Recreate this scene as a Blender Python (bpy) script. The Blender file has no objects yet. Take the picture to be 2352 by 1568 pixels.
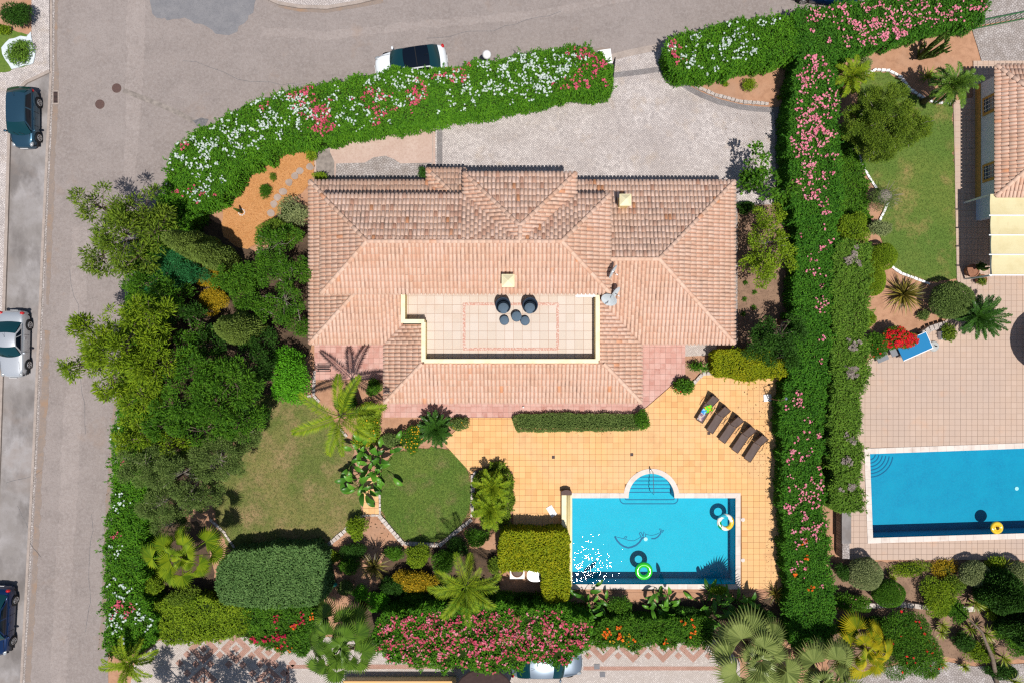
import bpy, math, random
import numpy as np
from mathutils import Vector, Matrix, Euler
from mathutils.geometry import tessellate_polygon
R = math.radians
rng = np.random.default_rng(7)
random.seed(7)
scene = bpy.context.scene
COL = scene.collection

# ---------------------------------------------------------------- camera, sky, sun, exposure
HC = 45.0                      # drone height in metres
SC = 2352 / 67.5               # plan pixels per metre at ground level
cam = bpy.data.cameras.new('camera'); cam.lens = 24; cam.sensor_width = 36; cam.clip_end = 2000
camo = bpy.data.objects.new('camera', cam); COL.objects.link(camo); camo.location = (0, 0, HC)
scene.camera = camo
SUNV = Vector((0.11, -0.335, 1.0)).normalized()      # towards the sun
world = bpy.data.worlds.new('World'); scene.world = world; world.use_nodes = True
wn = world.node_tree.nodes; wl = world.node_tree.links; wn.clear()
sky = wn.new('ShaderNodeTexSky'); sky.sky_type = 'NISHITA'; sky.sun_disc = False
sky.sun_elevation = math.asin(SUNV.z); sky.sun_rotation = math.atan2(SUNV.x, SUNV.y)
bg = wn.new('ShaderNodeBackground'); bg.inputs['Strength'].default_value = 0.075
wo = wn.new('ShaderNodeOutputWorld'); wl.new(sky.outputs[0], bg.inputs[0]); wl.new(bg.outputs[0], wo.inputs[0])
sl = bpy.data.lights.new('sun', 'SUN'); sl.energy = 4.8; sl.angle = R(0.53); sl.color = (1.0, 0.95, 0.88)
so = bpy.data.objects.new('sun', sl); COL.objects.link(so)
so.rotation_euler = (-SUNV).to_track_quat('-Z', 'Y').to_euler(); so.location = (0, 0, 60)
vs = scene.view_settings; vs.view_transform = 'Standard'; vs.look = 'None'; vs.gamma = 1; vs.exposure = 0.0
vs.use_curve_mapping = False
scene.cycles.max_bounces = 6; scene.cycles.transparent_max_bounces = 12
scene.cycles.diffuse_bounces = 3; scene.cycles.glossy_bounces = 3; scene.cycles.transmission_bounces = 4
scene.cycles.caustics_reflective = False; scene.cycles.caustics_refractive = False
scene.cycles.use_denoising = False
scene.cycles.filter_width = 1.3

def P(x, y, z=0.0):
    """a point of the plan drawing (2352 x 1568 units) standing at height z, in metres"""
    k = (1 - z / HC) / SC
    return Vector(((x - 1176) * k, (784 - y) * k, z))

# ---------------------------------------------------------------- materials
def srgb(h):
    c = [int(h[i:i + 2], 16) / 255 for i in (0, 2, 4)]
    return tuple(v / 12.92 if v < .04045 else ((v + .055) / 1.055) ** 2.4 for v in c)
def mat(name, base, layers=(), rough=.85, spec=.25, metal=0, bump=None, coat=0, coord='pos', trans=0, alpha=None):
    m = bpy.data.materials.new(name); m.use_nodes = True
    nt = m.node_tree; n = nt.nodes; l = nt.links
    p = n['Principled BSDF']
    def c4(c): return tuple(c) + (1,)
    if coord == 'pos':
        co = n.new('ShaderNodeNewGeometry').outputs['Position']
    else:
        co = n.new('ShaderNodeTexCoord').outputs['Object']
    def stretch(v):
        mp = n.new('ShaderNodeMapping'); l.new(co, mp.inputs['Vector']); mp.inputs['Scale'].default_value = v[:3]
        if len(v) > 3: mp.inputs['Rotation'].default_value = (0, 0, v[3])
        return mp.outputs[0]
    def remap(sock, a, b, c, d):
        r = n.new('ShaderNodeMapRange'); l.new(sock, r.inputs[0])
        for i, v in enumerate((a, b, c, d)): r.inputs[i + 1].default_value = v
        return r.outputs[0]
    cur = None
    def mix(f, colr):
        nonlocal cur
        x = n.new('ShaderNodeMix'); x.data_type = 'RGBA'
        l.new(f, x.inputs['Factor'])
        if cur is None: x.inputs['A'].default_value = c4(base)
        else: l.new(cur, x.inputs['A'])
        x.inputs['B'].default_value = c4(colr); cur = x.outputs['Result']
    for ly in layers:
        k = ly[0]
        if k == 'n':
            t = n.new('ShaderNodeTexNoise'); t.inputs['Scale'].default_value = ly[1]
            t.inputs['Detail'].default_value = ly[5] if len(ly) > 5 else 5
            t.inputs['Roughness'].default_value = .62
            l.new(stretch(ly[6]) if len(ly) > 6 else co, t.inputs['Vector'])
            mix(remap(t.outputs['Fac'], ly[2], ly[3], 0, ly[7] if len(ly) > 7 else 1), ly[4])
        elif k == 'v':
            t = n.new('ShaderNodeTexVoronoi'); t.feature = 'DISTANCE_TO_EDGE'; t.voronoi_dimensions = '2D'
            t.inputs['Scale'].default_value = ly[1]; t.inputs['Randomness'].default_value = ly[5] if len(ly) > 5 else .7
            l.new(stretch((1, 1, 1, R(45))), t.inputs['Vector'])
            mix(remap(t.outputs['Distance'], ly[2], ly[3], ly[6] if len(ly) > 6 else 1, 0), ly[4])
        elif k == 'c':
            t = n.new('ShaderNodeTexVoronoi'); t.voronoi_dimensions = '2D'; t.inputs['Scale'].default_value = ly[1]
            t.inputs['Randomness'].default_value = ly[5] if len(ly) > 5 else .7
            l.new(stretch((1, 1, 1, R(45))), t.inputs['Vector'])
            s = n.new('ShaderNodeSeparateColor'); l.new(t.outputs['Color'], s.inputs[0])
            mix(remap(s.outputs[0], ly[2], ly[3], 0, 1), ly[4])
        elif k == 'i':
            g = n.new('ShaderNodeNewGeometry'); o = n.new('ShaderNodeObjectInfo')
            a = n.new('ShaderNodeMath'); a.operation = 'MULTIPLY_ADD'; l.new(g.outputs['Random Per Island'], a.inputs[0])
            a.inputs[1].default_value = ly[4] if len(ly) > 4 else 1.0; l.new(o.outputs['Random'], a.inputs[2])
            f = n.new('ShaderNodeMath'); f.operation = 'FRACT'; l.new(a.outputs[0], f.inputs[0])
            mix(remap(f.outputs[0], ly[2], ly[3], 0, 1), ly[1])
    if cur is None: p.inputs['Base Color'].default_value = c4(base)
    else: l.new(cur, p.inputs['Base Color'])
    p.inputs['Roughness'].default_value = rough; p.inputs['Specular IOR Level'].default_value = spec
    p.inputs['Metallic'].default_value = metal; p.inputs['Coat Weight'].default_value = coat
    p.inputs['Coat Roughness'].default_value = .05
    if bump:
        kind, sc_, st = bump[:3]
        b = n.new('ShaderNodeBump'); b.inputs['Strength'].default_value = st; b.inputs['Distance'].default_value = bump[3] if len(bump) > 3 else .02
        if kind == 'n':
            t = n.new('ShaderNodeTexNoise'); t.inputs['Scale'].default_value = sc_; t.inputs['Detail'].default_value = 4
            l.new(co, t.inputs['Vector']); l.new(t.outputs['Fac'], b.inputs['Height'])
        else:
            t = n.new('ShaderNodeTexVoronoi'); t.feature = 'DISTANCE_TO_EDGE'; t.voronoi_dimensions = '2D'
            t.inputs['Scale'].default_value = sc_; t.inputs['Randomness'].default_value = .7
            l.new(stretch((1, 1, 1, R(45))), t.inputs['Vector'])
            l.new(remap(t.outputs['Distance'], 0, .15, 0, 1), b.inputs['Height'])
        l.new(b.outputs[0], p.inputs['Normal'])
    if trans:
        tb = n.new('ShaderNodeBsdfTranslucent')
        if cur is not None: l.new(cur, tb.inputs[0])
        else: tb.inputs[0].default_value = c4(base)
        ms = n.new('ShaderNodeMixShader'); ms.inputs[0].default_value = trans
        l.new(p.outputs[0], ms.inputs[1]); l.new(tb.outputs[0], ms.inputs[2]); l.new(ms.outputs[0], n['Material Output'].inputs[0])
    return m

def leafmat(name, a, b, c, rough=.55, flower=False):
    # three leaf colours mixed leaf by leaf and in drifts
    if not flower:
        a, b, c = [(min(v[0] * 1.8, .5), min(v[1] * 1.68, .42), v[2] * 1.2) for v in (a, b, c)]
    return mat(name, a, [('n', .9, .35, .65, b), ('i', c, .4, .9)], rough=rough, spec=.3 if rough < .5 else .1, trans=0.0 if flower else .2)

M = {}
M['asphalt'] = mat('asphalt', (0.243, 0.205, 0.190), [('n', .16, .35, .65, (0.284, 0.244, 0.230)), ('n', .9, .45, .72, (0.197, 0.167, 0.157), 7, (1, 1, 1), .7), ('n', 5, .42, .68, (0.311, 0.274, 0.261), 5, (1, 1, 1), .75), ('n', 13, .5, .72, (0.156, 0.135, 0.128), 4, (1, 1, 1), .6), ('n', .42, .6, .78, (0.275, 0.200, 0.157), 6, (1, 1, 1), .6)], rough=.95, bump=('n', 60, .4, .01))
M['asphalt_worn'] = mat('asphalt_worn', (0.269, 0.227, 0.210), [('n', .16, .35, .65, (0.315, 0.270, 0.254)), ('n', .9, .45, .72, (0.218, 0.185, 0.173), 7, (1, 1, 1), .7), ('n', 5, .42, .68, (0.345, 0.304, 0.289), 5, (1, 1, 1), .75), ('n', 13, .5, .72, (0.172, 0.149, 0.142), 4, (1, 1, 1), .6), ('n', .42, .6, .78, (0.304, 0.221, 0.173), 6, (1, 1, 1), .6)], rough=.95, bump=('n', 60, .4, .01))
M['grit'] = mat('grit', (.25, .2, .172), [('n', 3, .4, .65, (.215, .18, .163), 6), ('n', 12, .5, .7, (.3, .23, .185), 4), ('n', .9, .52, .7, (.29, .195, .135), 5)], rough=.98)
M['litter'] = mat('litter', (.12, .07, .04), [('i', (.2, .12, .06), .3, 1), ('i', (.06, .035, .025), .7, 1, 3.3)], rough=.95)
M['pink_slab'] = mat('pink_slab', (.47, .345, .29), [('n', .8, .4, .68, (.52, .4, .345)), ('n', 7, .45, .7, (.42, .295, .245), 5), ('n', 20, .55, .75, (.58, .46, .4), 3)], rough=.92)
M['asphalt_dark'] = mat('asphalt_dark', (.175, .175, .19), [('n', 1.2, .35, .7, (.24, .235, .245)), ('n', 28, .5, .75, (.12, .12, .13), 2)], rough=.9)
M['tar'] = mat('tar', (.1, .1, .11), [('n', 6, .4, .6, (.19, .18, .18))], rough=.8)
M['trench'] = mat('trench', (.19, .165, .15), [('n', 3, .4, .65, (.3, .26, .235))], rough=.95)
M['concrete'] = mat('concrete', (.235, .215, .207), [('n', .35, .4, .6, (.32, .3, .3)), ('n', .5, .46, .62, (.15, .135, .13), 7, (1, .6, 1), .9), ('n', 16, .6, .8, (.18, .165, .155), 3), ('n', .3, .55, .8, (.24, .195, .17))], rough=.92, bump=('n', 30, .25, .01))
M['kerb'] = mat('kerb', (.36, .3, .265), [('n', 2.2, .4, .7, (.27, .225, .2)), ('n', 20, .5, .8, (.45, .4, .37), 3)], rough=.9)
M['cobble'] = mat('cobble', (.56, .505, .485), [('c', 8.5, .3, 1, (.7, .645, .62)), ('c', 8.5, .75, 1, (.4, .36, .35), .7), ('n', .35, .42, .7, (.38, .33, .31), 6, (1, 1, 1), .8), ('n', 3.5, .42, .7, (.36, .325, .315), 6, (1, 1, 1), .7), ('n', .8, .55, .75, (.46, .37, .29), 4, (1, 1, 1), .6), ('v', 8.5, .02, .085, (.14, .12, .12), .7)], rough=.85, bump=('v', 8.5, .6, .02))
M['cobble_grey'] = mat('cobble_grey', (.23, .215, .215), [('c', 8.5, .3, 1, (.3, .28, .28)), ('n', 1.2, .4, .7, (.19, .17, .17)), ('v', 8.5, .02, .09, (.12, .11, .11), .7)], rough=.85, bump=('v', 8.5, .5, .02))
M['cobble_pink'] = mat('cobble_pink', (.4, .235, .185), [('c', 10, .3, 1, (.46, .28, .225)), ('n', .9, .45, .7, (.35, .2, .15)), ('v', 10, .02, .08, (.24, .14, .11), .7)], rough=.85, bump=('v', 10, .5, .02))
M['cobble_white'] = mat('cobble_white', (.46, .405, .375), [('c', 10, .3, 1, (.57, .51, .475)), ('n', 1.2, .45, .7, (.46, .4, .36)), ('v', 10, .02, .08, (.22, .18, .16), .7)], rough=.85, bump=('v', 10, .5, .02))
M['cobble_rough'] = mat('cobble_rough', (.37, .33, .315), [('c', 7, .3, 1, (.5, .46, .45)), ('n', 1.4, .4, .7, (.29, .25, .23)), ('v', 7, .02, .11, (.13, .11, .1), 1)], rough=.85, bump=('v', 7, .7, .02))
M['soil'] = mat('soil', (.4, .22, .135), [('n', .5, .35, .65, (.47, .265, .165)), ('n', 2.2, .45, .7, (.33, .175, .105)), ('n', 22, .55, .8, (.22, .12, .075), 4), ('n', .25, .5, .7, (.36, .22, .15))], rough=.97, bump=('n', 25, .5, .03))
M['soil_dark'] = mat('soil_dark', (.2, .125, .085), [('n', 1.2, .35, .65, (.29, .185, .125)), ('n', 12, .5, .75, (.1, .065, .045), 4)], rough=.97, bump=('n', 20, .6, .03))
M['gravel_bed'] = mat('gravel_bed', (.47, .225, .08), [('n', .8, .35, .65, (.54, .275, .115)), ('n', 26, .45, .7, (.34, .145, .045), 3), ('n', 40, .6, .75, (.68, .43, .21), 2)], rough=.95, bump=('n', 35, .7, .03))
M['pebble'] = mat('pebble', (.5, .245, .09), [('i', (.7, .43, .2), .3, 1), ('i', (.3, .13, .045), .75, 1, 3.3)], rough=.9)
M['lawn_a'] = mat('lawn_a', (.2, .185, .058), [('n', .3, .42, .58, (.115, .15, .03)), ('n', .5, .47, .64, (.3, .21, .105), 5), ('n', 6, .45, .75, (.07, .1, .02), 5), ('n', 40, .5, .75, (.24, .24, .09), 2)], rough=.95, bump=('n', 45, .8, .04))
M['lawn_b'] = mat('lawn_b', (.1, .175, .024), [('n', .4, .4, .62, (.15, .21, .036)), ('n', .7, .53, .72, (.2, .18, .07), 5), ('n', 7, .45, .75, (.05, .11, .015), 5), ('n', 45, .5, .75, (.15, .22, .05), 2)], rough=.95, bump=('n', 45, .8, .04))
M['lawn_c'] = mat('lawn_c', (.1, .175, .028), [('n', .25, .42, .6, (.145, .2, .036)), ('n', .45, .5, .68, (.3, .225, .085), 5), ('n', 6, .45, .75, (.07, .13, .018), 5), ('n', 40, .5, .75, (.15, .2, .05), 2)], rough=.95, bump=('n', 45, .8, .04))
M['ground_cover'] = mat('ground_cover', (.06, .1, .015), [('n', 3, .4, .6, (.03, .05, .008))], rough=.9)
M['deck_grout'] = mat('deck_grout', (.3, .15, .06), [('n', 1, .4, .7, (.2, .1, .045))], rough=.9)
M['deck_tile'] = mat('deck_tile', (.7, .395, .16), [('i', (.74, .44, .19), .3, 1), ('i', (.63, .33, .13), .75, 1, 3.7), ('n', .3, .45, .7, (.7, .44, .23)), ('n', .16, .5, .62, (.66, .4, .19), 3, (1, 1, 1), .7), ('n', .6, .58, .76, (.45, .22, .085), 7, (1, 1, 1), .6)], rough=.75, spec=.3)
M['pink_grout'] = mat('pink_grout', (.36, .22, .18))
M['pink_tile'] = mat('pink_tile', (.5, .265, .22), [('i', (.57, .34, .29), .2, 1), ('i', (.43, .205, .165), .7, 1, 3.3), ('n', 2.5, .45, .75, (.58, .4, .35), 5, (1, 1, 1), .7)], rough=.7, spec=.3)
M['terrace_grout'] = mat('terrace_grout', (.42, .27, .2))
M['terrace_tile'] = mat('terrace_tile', (.56, .475, .4), [('i', (.6, .52, .455), .2, 1), ('n', .5, .5, .72, (.55, .42, .33), 5, (1, 1, 1), .7)], rough=.65)
M['terrace_border'] = mat('terrace_border', (.5, .27, .21), [('n', 14, .5, .6, (.62, .5, .43), 1)], rough=.7)
M['deck2_grout'] = mat('deck2_grout', (.36, .235, .165), [('n', .4, .42, .6, (.43, .315, .25))])
M['deck2_tile'] = mat('deck2_tile', (.48, .355, .28), [('i', (.505, .38, .305), .3, 1), ('n', .22, .42, .68, (.45, .345, .285)), ('n', .8, .58, .8, (.55, .32, .2), 5, (1, 1, 1), .5)], rough=.75)
M['roof_tile'] = mat('roof_tile', (.6, .39, .285), [('i', (.65, .45, .345), .3, 1), ('i', (.57, .335, .23), .72, 1, 3.7), ('i', (.64, .3, .16), .985, .99, 7.3), ('n', .35, .45, .7, (.66, .46, .37)), ('n', 3, .58, .78, (.46, .3, .23), 6, (1, 1, 1), .5)], rough=.88, spec=.2)
M['roof_tile_mossy_lit'] = mat('roof_tile_mossy_lit', (.74, .51, .395), [('i', (.8, .57, .46), .3, 1), ('i', (.54, .29, .2), .72, 1, 3.7), ('i', (.62, .29, .15), .98, .985, 7.3), ('n', 1.3, .55, .78, (.36, .25, .2), 7, (1, 1, 1), .6), ('n', 6, .56, .76, (.2, .135, .11), 6, (1, 1, 1), .6)], rough=.9, spec=.2)  # lichen stains; base lightened to offset the weaker sun on north slopes
M['pan'] = mat('pan', (.47, .26, .18), [('n', .9, .48, .7, (.17, .11, .085), 7, (1, 1, 1), .9)], rough=.95)
M['pan_mossy_lit'] = mat('pan_mossy_lit', (.42, .27, .2), [('n', 1.1, .46, .68, (.14, .1, .082), 7)], rough=.95)  # lichen in the grooves; base also lightened for the north slopes' weak sun
M['cream'] = mat('cream', (.7, .6, .4), [('n', 2, .4, .7, (.66, .55, .35)), ('n', 8, .62, .8, (.5, .4, .24), 5)], rough=.85)
M['parapet'] = mat('parapet', (.77, .63, .31), [('n', 1.4, .4, .7, (.72, .56, .26)), ('n', 9, .6, .8, (.6, .45, .2), 5)], rough=.85)
M['parapet_top'] = mat('parapet_top', (.8, .74, .5), [('n', 2, .45, .75, (.74, .64, .38))], rough=.85)
M['shade_blue_wall'] = mat('shade_blue_wall', (.72, .8, .9), [('n', .8, .4, .7, (.66, .74, .84))], rough=.85)  # white wall with the blue of its sky-lit shade put into the colour
M['ochre'] = mat('ochre', (.62, .36, .1), [('n', 2, .4, .7, (.55, .31, .08))], rough=.85)
M['white'] = mat('white', (.8, .8, .8), [('n', 3, .5, .8, (.7, .7, .69))], rough=.6)
M['coping'] = mat('coping', (.62, .55, .5), [('i', (.68, .61, .56), .3, 1), ('n', 1.5, .5, .72, (.52, .44, .39), 6)], rough=.8)
M['pool'] = mat('pool', (.002, .43, .575), [('n', 1.2, .35, .65, (.001, .395, .54), 4), ('n', 9, .4, .7, (.006, .47, .63), 5, (1, 1, 1), .8)], rough=.6)
M['pool2'] = mat('pool2', (.001, .3, .46), [('n', .8, .35, .65, (.001, .245, .41), 4), ('n', 9, .4, .7, (.003, .32, .49), 5, (1, 1, 1), .8)], rough=.6)
M['pool_line'] = mat('pool_line', (.01, .12, .26), rough=.6)
def water(name, tint):
    m = bpy.data.materials.new(name); m.use_nodes = True; n = m.node_tree.nodes; l = m.node_tree.links; n.remove(n['Principled BSDF'])
    g = n.new('ShaderNodeNewGeometry')
    t1 = n.new('ShaderNodeTexNoise'); t1.inputs['Scale'].default_value = 2.2; t1.inputs['Detail'].default_value = 2.5; t1.inputs['Roughness'].default_value = .5
    l.new(g.outputs['Position'], t1.inputs['Vector'])
    b = n.new('ShaderNodeBump'); b.inputs['Strength'].default_value = 1; b.inputs['Distance'].default_value = .012; l.new(t1.outputs['Fac'], b.inputs['Height'])
    tr = n.new('ShaderNodeBsdfTransparent'); tr.inputs[0].default_value = tint + (1,)
    gl = n.new('ShaderNodeBsdfGlossy'); gl.distribution = 'BECKMANN'; gl.inputs['Roughness'].default_value = .02; l.new(b.outputs[0], gl.inputs['Normal'])
    fr = n.new('ShaderNodeFresnel'); fr.inputs['IOR'].default_value = 1.33; l.new(b.outputs[0], fr.inputs['Normal'])
    ms = n.new('ShaderNodeMixShader'); l.new(fr.outputs[0], ms.inputs[0]); l.new(tr.outputs[0], ms.inputs[1]); l.new(gl.outputs[0], ms.inputs[2])
    l.new(ms.outputs[0], n['Material Output'].inputs[0]); return m
M['water'] = water('water', (.72, .95, .98)); M['water2'] = water('water2', (.66, .93, .97))
M['stone'] = mat('stone', (.5, .44, .4), [('i', (.62, .56, .52), .3, 1), ('n', 7, .45, .7, (.36, .31, .28), 5)], rough=.9, bump=('n', 20, .5, .02))
M['step_stone'] = mat('step_stone', (.34, .27, .235), [('n', 5, .4, .7, (.42, .33, .28)), ('n', 1, .4, .7, (.29, .225, .19))], rough=.9)
M['iron'] = mat('iron', (.09, .055, .05), [('n', 20, .45, .7, (.14, .08, .065))], rough=.7, bump=('n', 40, .5, .01))
M['black'] = mat('black', (.012, .012, .014), rough=.5)
M['rubber'] = mat('rubber', (.015, .015, .016), rough=.8)
M['steel'] = mat('steel', (.6, .62, .64), rough=.25, metal=1)
M['green_metal'] = mat('green_metal', (.04, .13, .05), rough=.5)
M['brown_metal'] = mat('brown_metal', (.085, .045, .03), rough=.5)
M['sling'] = mat('sling', (.105, .075, .066), [('n', 3, .4, .7, (.13, .096, .088), 4, (1, 1, 1), 1)], rough=.75, coord='obj', bump=('n', 60, .3, .005))
M['wicker'] = mat('wicker', (.012, .022, .04), [('n', 40, .45, .65, (.03, .045, .07), 1)], rough=.6, coord='obj')
M['cushion'] = mat('cushion', (.095, .14, .19), [('n', 12, .4, .7, (.08, .12, .165), 3)], rough=.9, coord='obj')
M['bark'] = mat('bark', (.13, .095, .07), [('n', 6, .4, .7, (.2, .16, .125), 6, (1, 1, .2))], rough=.95)
M['bark_grey'] = mat('bark_grey', (.22, .19, .165), [('n', 8, .4, .7, (.32, .28, .25), 6)], rough=.95)
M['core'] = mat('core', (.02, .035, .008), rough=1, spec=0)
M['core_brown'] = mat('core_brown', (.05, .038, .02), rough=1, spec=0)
M['dead'] = mat('dead', (.32, .21, .13), [('i', (.42, .3, .2), .3, 1)], rough=.9)
# foliage
M['oleander'] = leafmat('oleander', (.045, .135, .011), (.07, .185, .014), (.02, .075, .009))
M['oleander_dark'] = leafmat('oleander_dark', (.034, .115, .013), (.052, .155, .016), (.016, .065, .01))
M['petal_white'] = leafmat('petal_white', (.56, .64, .6), (.64, .7, .66), (.46, .55, .52), flower=True)
M['petal_pink'] = leafmat('petal_pink', (.56, .07, .14), (.66, .15, .22), (.42, .04, .08), flower=True)
M['petal_palepink'] = leafmat('petal_palepink', (.75, .24, .33), (.78, .34, .42), (.62, .12, .2), flower=True)
M['petal_orange'] = leafmat('petal_orange', (.75, .13, .01), (.75, .2, .02), (.6, .06, .01), flower=True)
M['petal_red'] = leafmat('petal_red', (.6, .01, .01), (.7, .015, .02), (.45, .01, .03), flower=True)
M['petal_crimson'] = leafmat('petal_crimson', (.45, .012, .06), (.5, .02, .06), (.3, .01, .04), flower=True)
M['petal_yellow'] = leafmat('petal_yellow', (.75, .42, .02), (.75, .5, .03), (.6, .3, .02), flower=True)
M['leaf_lime'] = leafmat('leaf_lime', (.105, .18, .013), (.14, .21, .015), (.055, .105, .01))
M['leaf_olive'] = leafmat('leaf_olive', (.08, .142, .018), (.115, .175, .022), (.042, .08, .014))
M['leaf_green'] = leafmat('leaf_green', (.04, .112, .012), (.062, .15, .014), (.02, .066, .009))
M['leaf_bright'] = leafmat('leaf_bright', (.055, .2, .012), (.08, .25, .016), (.035, .13, .01))
M['leaf_dark'] = leafmat('leaf_dark', (.02, .06, .012), (.03, .085, .014), (.012, .036, .008))
M['leaf_grey'] = leafmat('leaf_grey', (.078, .13, .042), (.108, .162, .06), (.042, .075, .025))
M['leaf_silver'] = leafmat('leaf_silver', (.14, .18, .1), (.18, .22, .13), (.085, .115, .065))
M['leaf_blue'] = leafmat('leaf_blue', (.02, .115, .05), (.03, .15, .065), (.012, .07, .03))
M['leaf_block'] = leafmat('leaf_block', (.06, .125, .048), (.085, .16, .066), (.035, .08, .03))
M['leaf_yellow'] = leafmat('leaf_yellow', (.155, .195, .008), (.2, .21, .009), (.085, .13, .008))
M['leaf_gold'] = leafmat('leaf_gold', (.22, .16, .012), (.26, .19, .014), (.14, .12, .012))
M['leaf_thuja'] = leafmat('leaf_thuja', (.075, .155, .025), (.1, .19, .03), (.045, .1, .018))
M['cypress'] = leafmat('cypress', (.085, .135, .036), (.11, .165, .042), (.045, .075, .02))
M['palm'] = leafmat('palm', (.11, .175, .012), (.15, .205, .014), (.055, .11, .01), rough=.5)
M['palm_green'] = leafmat('palm_green', (.06, .125, .018), (.085, .16, .024), (.03, .07, .011), rough=.4)
M['palm_grey'] = leafmat('palm_grey', (.12, .165, .06), (.17, .215, .09), (.065, .095, .032), rough=.4)
M['palm_gold'] = leafmat('palm_gold', (.21, .21, .012), (.29, .24, .014), (.1, .15, .012), rough=.5)
M['banana'] = leafmat('banana', (.045, .14, .015), (.065, .18, .02), (.025, .085, .012), rough=.35)
M['cycad'] = leafmat('cycad', (.025, .075, .012), (.035, .1, .016), (.015, .045, .01), rough=.35)
M['yucca'] = leafmat('yucca', (.14, .19, .025), (.18, .22, .03), (.08, .12, .02), rough=.4)
M['phormium'] = leafmat('phormium', (.07, .075, .02), (.2, .17, .035), (.045, .04, .014), rough=.4)
M['cactus'] = leafmat('cactus', (.045, .085, .02), (.06, .105, .024), (.035, .06, .016))
M['grass_blade'] = leafmat('grass_blade', (.1, .14, .025), (.13, .16, .035), (.06, .1, .015))
# paints, glass
M['glass'] = mat('glass', (.004, .035, .045), rough=.06, spec=.6)
M['glass_dark'] = mat('glass_dark', (.003, .006, .012), rough=.05, spec=.5)
M['window_glass'] = mat('window_glass', (.03, .06, .1), rough=.1, spec=.6)
M['paint_blue'] = mat('paint_blue', (.03, .085, .135), rough=.28, metal=.55, coat=.8)
M['paint_silver'] = mat('paint_silver', (.55, .58, .62), rough=.35, metal=.5, coat=.6)
M['paint_navy'] = mat('paint_navy', (.004, .022, .085), rough=.25, metal=.35, coat=.9)
M['paint_white'] = mat('paint_white', (.72, .76, .8), rough=.3, coat=.7)
M['paint_grey'] = mat('paint_grey', (.2, .25, .31), rough=.3, metal=.5, coat=.6)
M['lamp_red'] = mat('lamp_red', (.45, .01, .012), rough=.15, spec=.6)
M['lamp_clear'] = mat('lamp_clear', (.32, .34, .36), rough=.1, spec=.7)
M['rim'] = mat('rim', (.5, .5, .51), rough=.35, metal=.7)
M['ring_green'] = mat('ring_green', (.03, .52, .02), rough=.12, spec=.6, coat=.5)
M['ring_yellow'] = mat('ring_yellow', (.75, .5, .03), rough=.15, spec=.6, coat=.4)
M['ring_white'] = mat('ring_white', (.75, .76, .7), rough=.15, spec=.6, coat=.4)
M['ring_teal'] = mat('ring_teal', (.02, .38, .5), rough=.15, spec=.6, coat=.4)
M['ring_dkgreen'] = mat('ring_dkgreen', (.01, .28, .06), rough=.15, spec=.6, coat=.4)
M['towel_blue'] = mat('towel_blue', (.02, .25, .6), [('n', 8, .5, .6, (.3, .55, .75), 2)], coord='obj')
M['towel_print'] = mat('towel_print', (.6, .5, .4), [('n', 9, .45, .55, (.1, .12, .2), 2), ('n', 14, .6, .65, (.55, .12, .2), 1)], coord='obj')
M['towel_green'] = mat('towel_green', (.08, .6, .02), [('n', 12, .52, .58, (.75, .28, .02), 2)], coord='obj')
M['pingpong'] = mat('pingpong', (.005, .17, .38), rough=.5)
M['grey_panel'] = mat('grey_panel', (.19, .2, .22), rough=.6)
M['resin_grey'] = mat('resin_grey', (.42, .43, .42), [('n', 5, .4, .7, (.35, .36, .35))], rough=.7)
M['terracotta'] = mat('terracotta', (.3, .14, .085), [('n', 5, .4, .7, (.22, .1, .06))], rough=.85)
M['awning'] = mat('awning', (.62, .55, .33), [('n', 1.2, .45, .7, (.56, .48, .27), 5), ('n', 4, .62, .8, (.45, .38, .22), 6, (1, .4, 1), .6)], rough=.9)
M['teal_plastic'] = mat('teal_plastic', (.01, .06, .085), rough=.4)
M['turquoise'] = mat('turquoise', (.01, .4, .33), rough=.5)
M['parasol'] = mat('parasol', (.05, .03, .028), [('n', 5, .4, .7, (.065, .04, .036))], rough=.9)
M['sheet'] = mat('sheet', (.6, .66, .7), [('n', 5, .4, .7, (.5, .56, .6))], rough=.5)
M['glasstop'] = mat('glasstop', (.1, .17, .18), rough=.15, spec=.6)
M['shade_mulch'] = mat('shade_mulch', (.075, .05, .034), [('n', 2, .4, .65, (.12, .078, .05)), ('n', 14, .5, .75, (.035, .026, .018), 4)], rough=1)  # brown kept very dark to carry the black shade under the trees
M['dish'] = mat('dish', (.5, .55, .58), [('n', 4, .4, .7, (.44, .49, .52))], rough=.6)
M['twig'] = mat('twig', (.2, .165, .14), [('i', (.32, .27, .24), .3, 1)], rough=.95)
M['thatch'] = mat('thatch', (.13, .095, .075), [('n', 18, .4, .7, (.2, .15, .12), 4)], rough=.95)

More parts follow.
